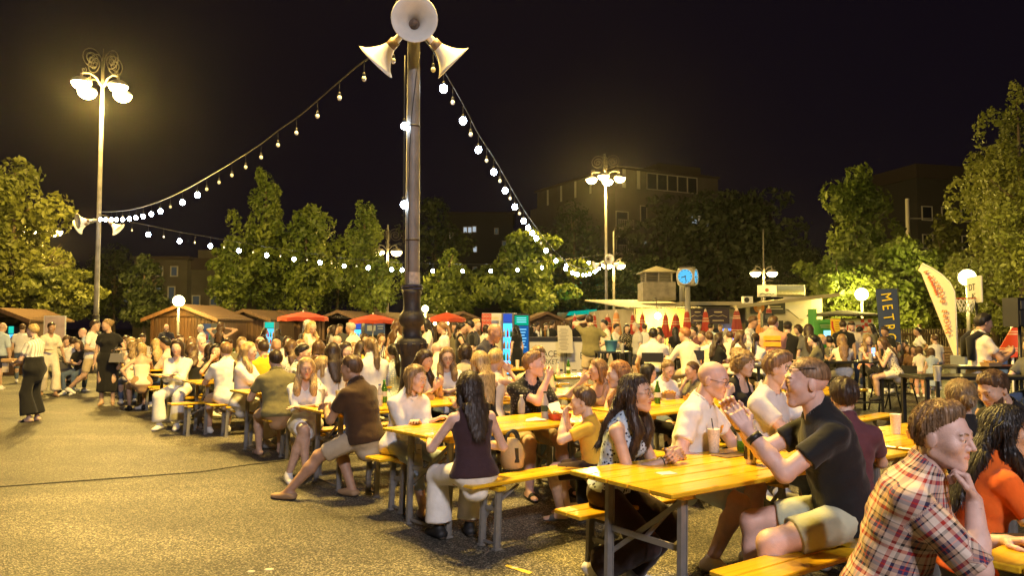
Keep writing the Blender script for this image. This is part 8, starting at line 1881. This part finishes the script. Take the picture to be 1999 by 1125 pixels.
# ---------------- behind and around the bar
for lab_, px, py, d, hd, h_, hc_, tc_, fm, arms in (('bartender in white turned aside behind the bar', 1048, 630, 28, 20, 'short', 'dark', 'white', False, 'SD'), ('dark-haired woman at the till behind the bar', 1041, 634, 27.6, 300, 'long', 'black', 'black', True, 'SD'),
 ('bearded bartender in a black cap behind the bar', 1066, 631, 29, 285, 'short', 'black', 'black', False, 'SD'), ('tall bartender in black stretching along the bar', 1078, 626, 28.4, 40, 'short', 'dark', 'black', False, 'SH1'), ('guest in black behind the paper menu', 1100, 629, 29, 100, 'short', 'brown', 'black', False, 'SD'),
 ('woman with long dark hair beside the paper menu', 1112, 631, 28.5, 80, 'long', 'dark', 'black', True, 'SD'), ('man with a bluish face behind the man on the phone', 1126, 625, 27, 290, 'short', 'dark', 'black', False, 'SH1'), ('short-haired man in a white shirt beside the lamp post', 1179, 624, 22, 190, 'short', 'black', 'cream', False, 'SH1'),
 ('young man in a white t-shirt with black hair bending his head', 1204, 632, 23, 330, 'short', 'black', 'white', False, 'SH2'), ('dark-fringed woman in a flowered black dress holding a glass', 1224, 633, 22, 275, 'long', 'black', 'black', True, 'SH1'), ('man in a grey polo and navy shorts with cap of grey hair', 1241, 629, 20.5, 190, 'short', 'grey', 'grey', False, 'SD'),
 ('man in a white t-shirt with a black bag under the wall lamp', 1258, 632, 24, 95, 'short', 'dark', 'white', False, 'SH1'), ('dark-haired girl standing by the yellow wall', 1286, 638, 25, 200, 'long', 'dark', 'pink', True, 'SD'), ('person in black with hair down, back to us, by the narrow parasol', 1318, 638, 22.5, 90, 'long', 'black', 'black', True, 'SD'),
 ('man in a tan shirt under the clock post', 1363, 630, 26, 280, 'short', 'dark', 'dgrey', False, 'SD'), ('man in a pale blue shirt turned towards the dark banners', 1388, 631, 25, 40, 'short', 'dark', 'lblue', False, 'SD'), ('fair man standing in the dark shop opening', 1406, 634, 28, 230, 'short', 'light', 'dgrey', False, 'SD'),
 ('grey-haired person in cream before the blue screen', 1417, 641, 24, 100, 'bob', 'grey', 'cream', True, 'SD')):
 stand(lab_, px, py, d, hd, arms, {'fem': fm, 'hair': h_, 'top': 'tee', 'bottom': 'shorts' if 'shorts' in lab_ else ('dress' if 'dress' in lab_ else 'jeans')}, skin='mid', hc=hc_, tc=tc_ if 'flowered' not in lab_ else ('floral', 'black', 'cream'), bc='navy' if 'navy' in lab_ else 'black', group='people standing round the bar and kiosk')
# ---------------- high tables
def hs(label, px, py, d, hd, arms, sp, **kw): person(label, px, py, d, hd, {**ST, **up(ARMS[arms], .27), **sp}, group='people at the high tables', **kw)
hs('man in a light grey polo sitting with his back turned at the high table', 1275, 640, 13.4, 78, 'TF', {'hair': 'short', 'hvol': .012, 'top': 'polo', 'bottom': 'jeans', 'wrinkle': .003, 'build': 1.06, 'hl': (.30, .26, .82), 'lean': 12}, skin='mid', hc='black', tc='lgrey', bc='ldenim')
hs('man in a cream long-sleeved shirt with fair hair, back half turned', 1336, 639, 13.0, 112, 'TF', {'hair': 'short', 'hvol': .012, 'top': 'long', 'sleeve': 1.9, 'bottom': 'pants', 'wrinkle': .004, 'build': 1.08, 'lean': 16, 'hyaw': 30, 'hl': (.46, .20, 1.10)}, skin='mid', hc='ginger', tc='cream', bc='khaki')
hs('dark-haired woman facing the grey polo man, arm on the table', 1287, 648, 15.3, 230, 'CH', {'fem': True, 'hair': 'bun', 'top': 'tee', 'bottom': 'pants'}, skin='mid', hc='black', tc='white', bc='black')
hs('laughing woman in a rust strap top at the high table', 1370, 645, 15.5, 200, 'TX', {'fem': True, 'hair': 'bun', 'bunz': .03, 'top': 'strap', 'bottom': 'pants'}, skin='mid', hc='brown', tc='salmon', bc='black')
hs('boy with brown hair in a sleeveless white top, back turned', 1384, 648, 14.8, 100, 'TF', {'hair': 'short', 'hvol': .016, 'top': 'tee', 'sleeve': .3, 'bottom': 'shorts', 'build': .92}, skin='mid', hc='brown', tc='white', bc='black')
hs('woman in black with long straight hair and a maroon skirt', 1404, 650, 13.8, 20, 'TX', {'fem': True, 'hair': 'long', 'hlen': .26, 'hfront': 1, 'hfside': -1, 'top': 'tee', 'bottom': 'skirt'}, skin='fair', hc='dark', tc='black', bc='red')
hs('man with cropped hair in a pale cream polo, back turned', 1424, 646, 16.0, 88, 'TF', {'hair': 'buzz', 'top': 'polo', 'bottom': 'pants'}, skin='pink', hc='brown', tc='cream', bc='khaki')
hs('smiling woman with straight brown hair beside the checked shirt man', 1447, 645, 13.5, 350, 'TX', {'fem': True, 'hair': 'long', 'hlen': .22, 'hfront': 1, 'hfside': -1, 'top': 'tee', 'bottom': 'pants'}, skin='mid', hc='brown', tc='white', bc='black')
hs('woman in white with a dark ponytail turned away from us', 1475, 650, 13.6, 60, 'CH', {'fem': True, 'hair': 'tail', 'hlen': .24, 'top': 'tee', 'bottom': 'pants'}, skin='mid', hc='dark', tc='white', bc='white')
hs('woman with dark bun in a dark top behind the laughing woman', 1353, 637, 17.5, 200, 'TX', {'fem': True, 'hair': 'bun', 'top': 'tee', 'bottom': 'pants'}, skin='mid', hc='black', tc='maroon', bc='black')
hs('long dark-haired woman, profile, next to the salmon t-shirt', 1586, 652, 13.6, 150, 'TX', {'fem': True, 'hair': 'tail', 'hlen': .3, 'hth': .018, 'top': 'tee', 'bottom': 'pants'}, skin='fair', hc='black', tc='olive', bc='black')
stand('woman with very long straight brown hair seen from behind', 1578, 632, 15.5, 80, 'SD', {'fem': True, 'hair': 'long', 'hlen': .36, 'top': 'tee', 'bottom': 'pants'}, skin='mid', hc='dark', tc='dgrey', bc='black', group='people at the high tables')
hs('blond woman with glasses and a bare arm on the table, black top', 1605, 652, 15.6, 335, 'TF', {'fem': True, 'hair': 'bun', 'bunz': .02, 'top': 'tank', 'bottom': 'pants'}, skin='mid', hc='blond', tc='black', bc='black', then=glasses(M_gdark))
hs('woman in a cream crop top with long streaked hair, back turned', 1643, 652, 14.3, 80, 'TF', {'fem': True, 'hair': 'long', 'hlen': .34, 'hth': .014, 'top': 'tee', 'sleeve': .3, 'hem': .10, 'bottom': 'wide'}, skin='mid', hc='light', tc='cream', bc='white')
hs('fair woman in a pale strap top smiling down at the table', 1694, 652, 15.7, 275, 'TX', {'fem': True, 'hair': 'long', 'hlen': .2, 'hfront': 2, 'hfl': .15, 'top': 'strap', 'bottom': 'pants', 'hpitch': 14, 'hroll': 10}, skin='fair', hc='dirty', tc='salmon', bc='black')
hs('woman in a leopard top and cream shorts holding a glowing phone', 1722, 658, 14.0, 165, 'PH', {'fem': True, 'hair': 'long', 'hlen': .34, 'hth': .016, 'top': 'tank', 'bottom': 'shorts', 'hemleg': .55, 'lean': 20, 'hpitch': 12}, skin='mid', hc='brown', tc=('leopard', 'cream', 'dbrown'), bc='cream', sc_='black', then=hold(lambda p: MB().bbox((0, 0, 0), (.075, .012, .15), .004, rz=.4).build('glowing_phone', emis('phone glow', (.25, .5, 1), 3.0), loc=p, label='phone with a bright blue screen in the leopard top woman\'s hand', cat='phone'), 'r', (.03, .02, .06)))
stand('tall man in a salmon t-shirt with orange printed bars, back turned', 1510, 617, 14.6, 70, 'FC', {'hair': 'short', 'hvol': .006, 'top': 'tee', 'sleeve': .75, 'loose': .03, 'bottom': 'jeans', 'fine': True, 'wrinkle': .004, 'build': 1.1, 'hem': -.14, 'hyaw': -40}, skin='pink', hc='brown', tc='salmon', bc='denim', then=lambda root, P: [MB().bbox((0, 0, 0), (.012, .30, .085), .004).build('printed_bar', cloth('orange print', (.78, .38, .04)), root, (float(P.mid[0]) - P.tb[5] - .036, float(P.mid[1]), float(P.mid[2]) + dz)) for dz in (.03, .14)], group='people at the high tables')
stand('man in a black t-shirt and cap turned away behind the salmon t-shirt', 1538, 627, 15.8, 50, 'FC', {'hair': 'short', 'cap': True, 'top': 'tee', 'bottom': 'jeans'}, skin='mid', hc='dark', tc='black', bc='denim', group='people at the high tables')
stand('man in a checked grey shirt with sunglasses on his head', 1470, 617, 17.5, 330, 'SH1', {'hair': 'short', 'hvol': .016, 'top': 'half', 'bottom': 'jeans', 'hpitch': 12}, skin='tan', hc='brown', tc=('stripes', 'lgrey', 'grey'), bc='denim', then=glasses(M_gdark, dz=.075, dx=-.03), group='people at the high tables')
stand('person with dark hair standing under the tall loudspeaker', 1498, 630, 19, 190, 'SD', {'hair': 'short', 'top': 'tee', 'bottom': 'jeans'}, skin='mid', hc='black', tc='black', bc='denim')
stand('woman with curly dark hair in grey between salmon and long hair', 1557, 634, 18.5, 200, 'SD', {'fem': True, 'hair': 'curly', 'top': 'tee', 'bottom': 'jeans'}, skin='mid', hc='dark', tc='dgrey', bc='denim')
stand('man in a black polo with a beard, back to us, by the yellow board', 1645, 625, 19, 75, 'SD', {'hair': 'short', 'beard': True, 'top': 'polo', 'bottom': 'jeans', 'build': 1.08}, skin='mid', hc='dark', tc='black', bc='denim')
stand('bearded man in a black cap and cream t-shirt facing us', 1662, 627, 19.8, 262, 'SD', {'hair': 'short', 'cap': True, 'beard': True, 'top': 'tee', 'bottom': 'jeans', 'build': 1.08}, skin='pink', hc='brown', tc='cream', bc='denim')
stand('man in a white t-shirt with black hair bending by the food stand', 1678, 638, 20, 20, 'SH2', {'hair': 'short', 'top': 'tee', 'bottom': 'jeans', 'hpitch': 20}, skin='mid', hc='black', tc='white', bc='denim')
stand('woman with long dark hair in profile below the checker corner', 1700, 632, 19.5, 170, 'SD', {'fem': True, 'hair': 'long', 'hlen': .24, 'top': 'tee', 'bottom': 'pants'}, skin='tan', hc='black', tc='dgrey', bc='black')
stand('dark-dressed man walking behind the foot of the navy flag', 1727, 637, 18.6, 200, 'SD', {'hair': 'short', 'top': 'tee', 'bottom': 'pants', 'hpitch': 14}, skin='tan', hc='dark', tc='black', bc='black')
person('man in an olive t-shirt sitting low beside the green machine', 1618, 655, 18, 100, {**SIT, **TF, 'hair': 'short', 'top': 'tee', 'bottom': 'jeans'}, 'tan', 'black', 'olive', 'denim', group='people at the high tables')
stand('woman seated high in a white t-shirt with bent arm by the cart', 1790, 650, 20.5, 170, 'SD', {'fem': True, 'hair': 'bun', 'bunz': .03, 'top': 'tee', 'bottom': 'pants', 'hl': (.1, .3, 1.0)}, skin='tan', hc='black', tc='white', bc='khaki', scale=.93)
for lab_, px, py, d, hd, hc_, tc_, bc_ in (('person crouching in the shade under the navy flag', 1752, 668, 19.5, 300, 'dark', 'dgrey', 'black'), ('seated woman with bare legs in the shade beside the children', 1772, 672, 19.2, 240, 'brown', 'tan', 'tan'), ('dark-haired woman sitting low between flag and cart', 1766, 664, 20.5, 200, 'black', 'black', 'black'), ('seated person with arms round the knees near the cart', 1782, 674, 18.6, 260, 'dark', 'brownsk', 'denim')):
 person(lab_, px, py, d, hd, {'seat': .42, **LP, 'fem': True, 'hair': 'bob', 'top': 'tee', 'bottom': 'shorts'}, 'tan', hc_, tc_, bc_, group='people resting under the flags')
KID = dict(child=True, build=.95, fem=True)
stand('little girl in a yellow top and patterned trousers, back turned', 1794, 684, 17.4, 80, 'SD', {**KID, 'hair': 'bob', 'top': 'tee', 'bottom': 'pants'}, skin='mid', hc='brown', tc='cream', bc=('floral', 'salmon', 'white'), scale=.66, group='children playing by the flag')
stand('little girl in a grey blue dress, back turned', 1818, 690, 17.2, 75, 'SD', {**KID, 'hair': 'bob', 'top': 'tee', 'sleeve': .3, 'bottom': 'dress', 'skirtl': .5, 'flare': .8}, skin='mid', hc='brown', tc='ldenim', bc='ldenim', scale=.64, group='children playing by the flag')
stand('boy in a white t-shirt with a grey collar, back turned', 1824, 666, 19.4, 95, 'SD', {'child': True, 'hair': 'short', 'top': 'tee', 'bottom': 'shorts'}, skin='mid', hc='brown', tc='white', bc='denim', scale=.80, group='children playing by the flag')
stand('running little girl with blond hair and a blue top', 1868, 690, 16.2, 195, 'SD', {**KID, 'hair': 'long', 'hlen': .2, 'top': 'tee', 'bottom': 'dress', 'skirtl': .4, 'hl': (.3, .2, 1.05), 'fl': (.2, .08, .085), 'fr': (-.3, -.08, .2)}, skin='mid', hc='blond', tc='ldenim', bc='ldenim', scale=.66, group='children playing by the flag')
stand('dark-haired man with a black sweater over his shoulders, eating', 1920, 612, 10.6, 352, 'SH2', {'hair': 'short', 'hvol': .014, 'hth': .015, 'top': 'tee', 'bottom': 'jeans', 'fine': True, 'wrinkle': .004, 'loose': .026, 'hem': -.13, 'hl': (.34, .02, 1.20), 'hr': (.36, -.08, 1.18), 'hpitch': 8}, skin='tan', hc='black', tc='cream', bc='denim',
 then=lambda root, P: (lambda v: MB().tube([v(-.15, .10, -.30), v(-.15, .09, -.06), v(-.08, .10, .0), v(.03, .10, -.02), v(.10, .04, -.09), v(.12, -.02, -.14)], [.05, .06, .055, .05, .045, .04], 10).tube([v(-.15, -.10, -.34), v(-.15, -.08, -.06), v(-.06, -.11, .0), v(.03, -.10, -.03), v(.10, -.02, -.10)], [.05, .06, .055, .05, .04], 10).build('sweater', cloth('black', COL['black']), root))(lambda x, y, z: Vector([float(c) for c in P.nb]) + Vector((x, y, z))))
person('man in a grey t-shirt cut off by the picture edge, bare arm', 2012, 668, 8.9, 200, {**SIT, **TF, 'hair': 'short', 'top': 'tee', 'bottom': 'jeans'}, 'mid', 'dark', 'dgrey', 'denim', z=.3, group='people at the high tables')
build_people()
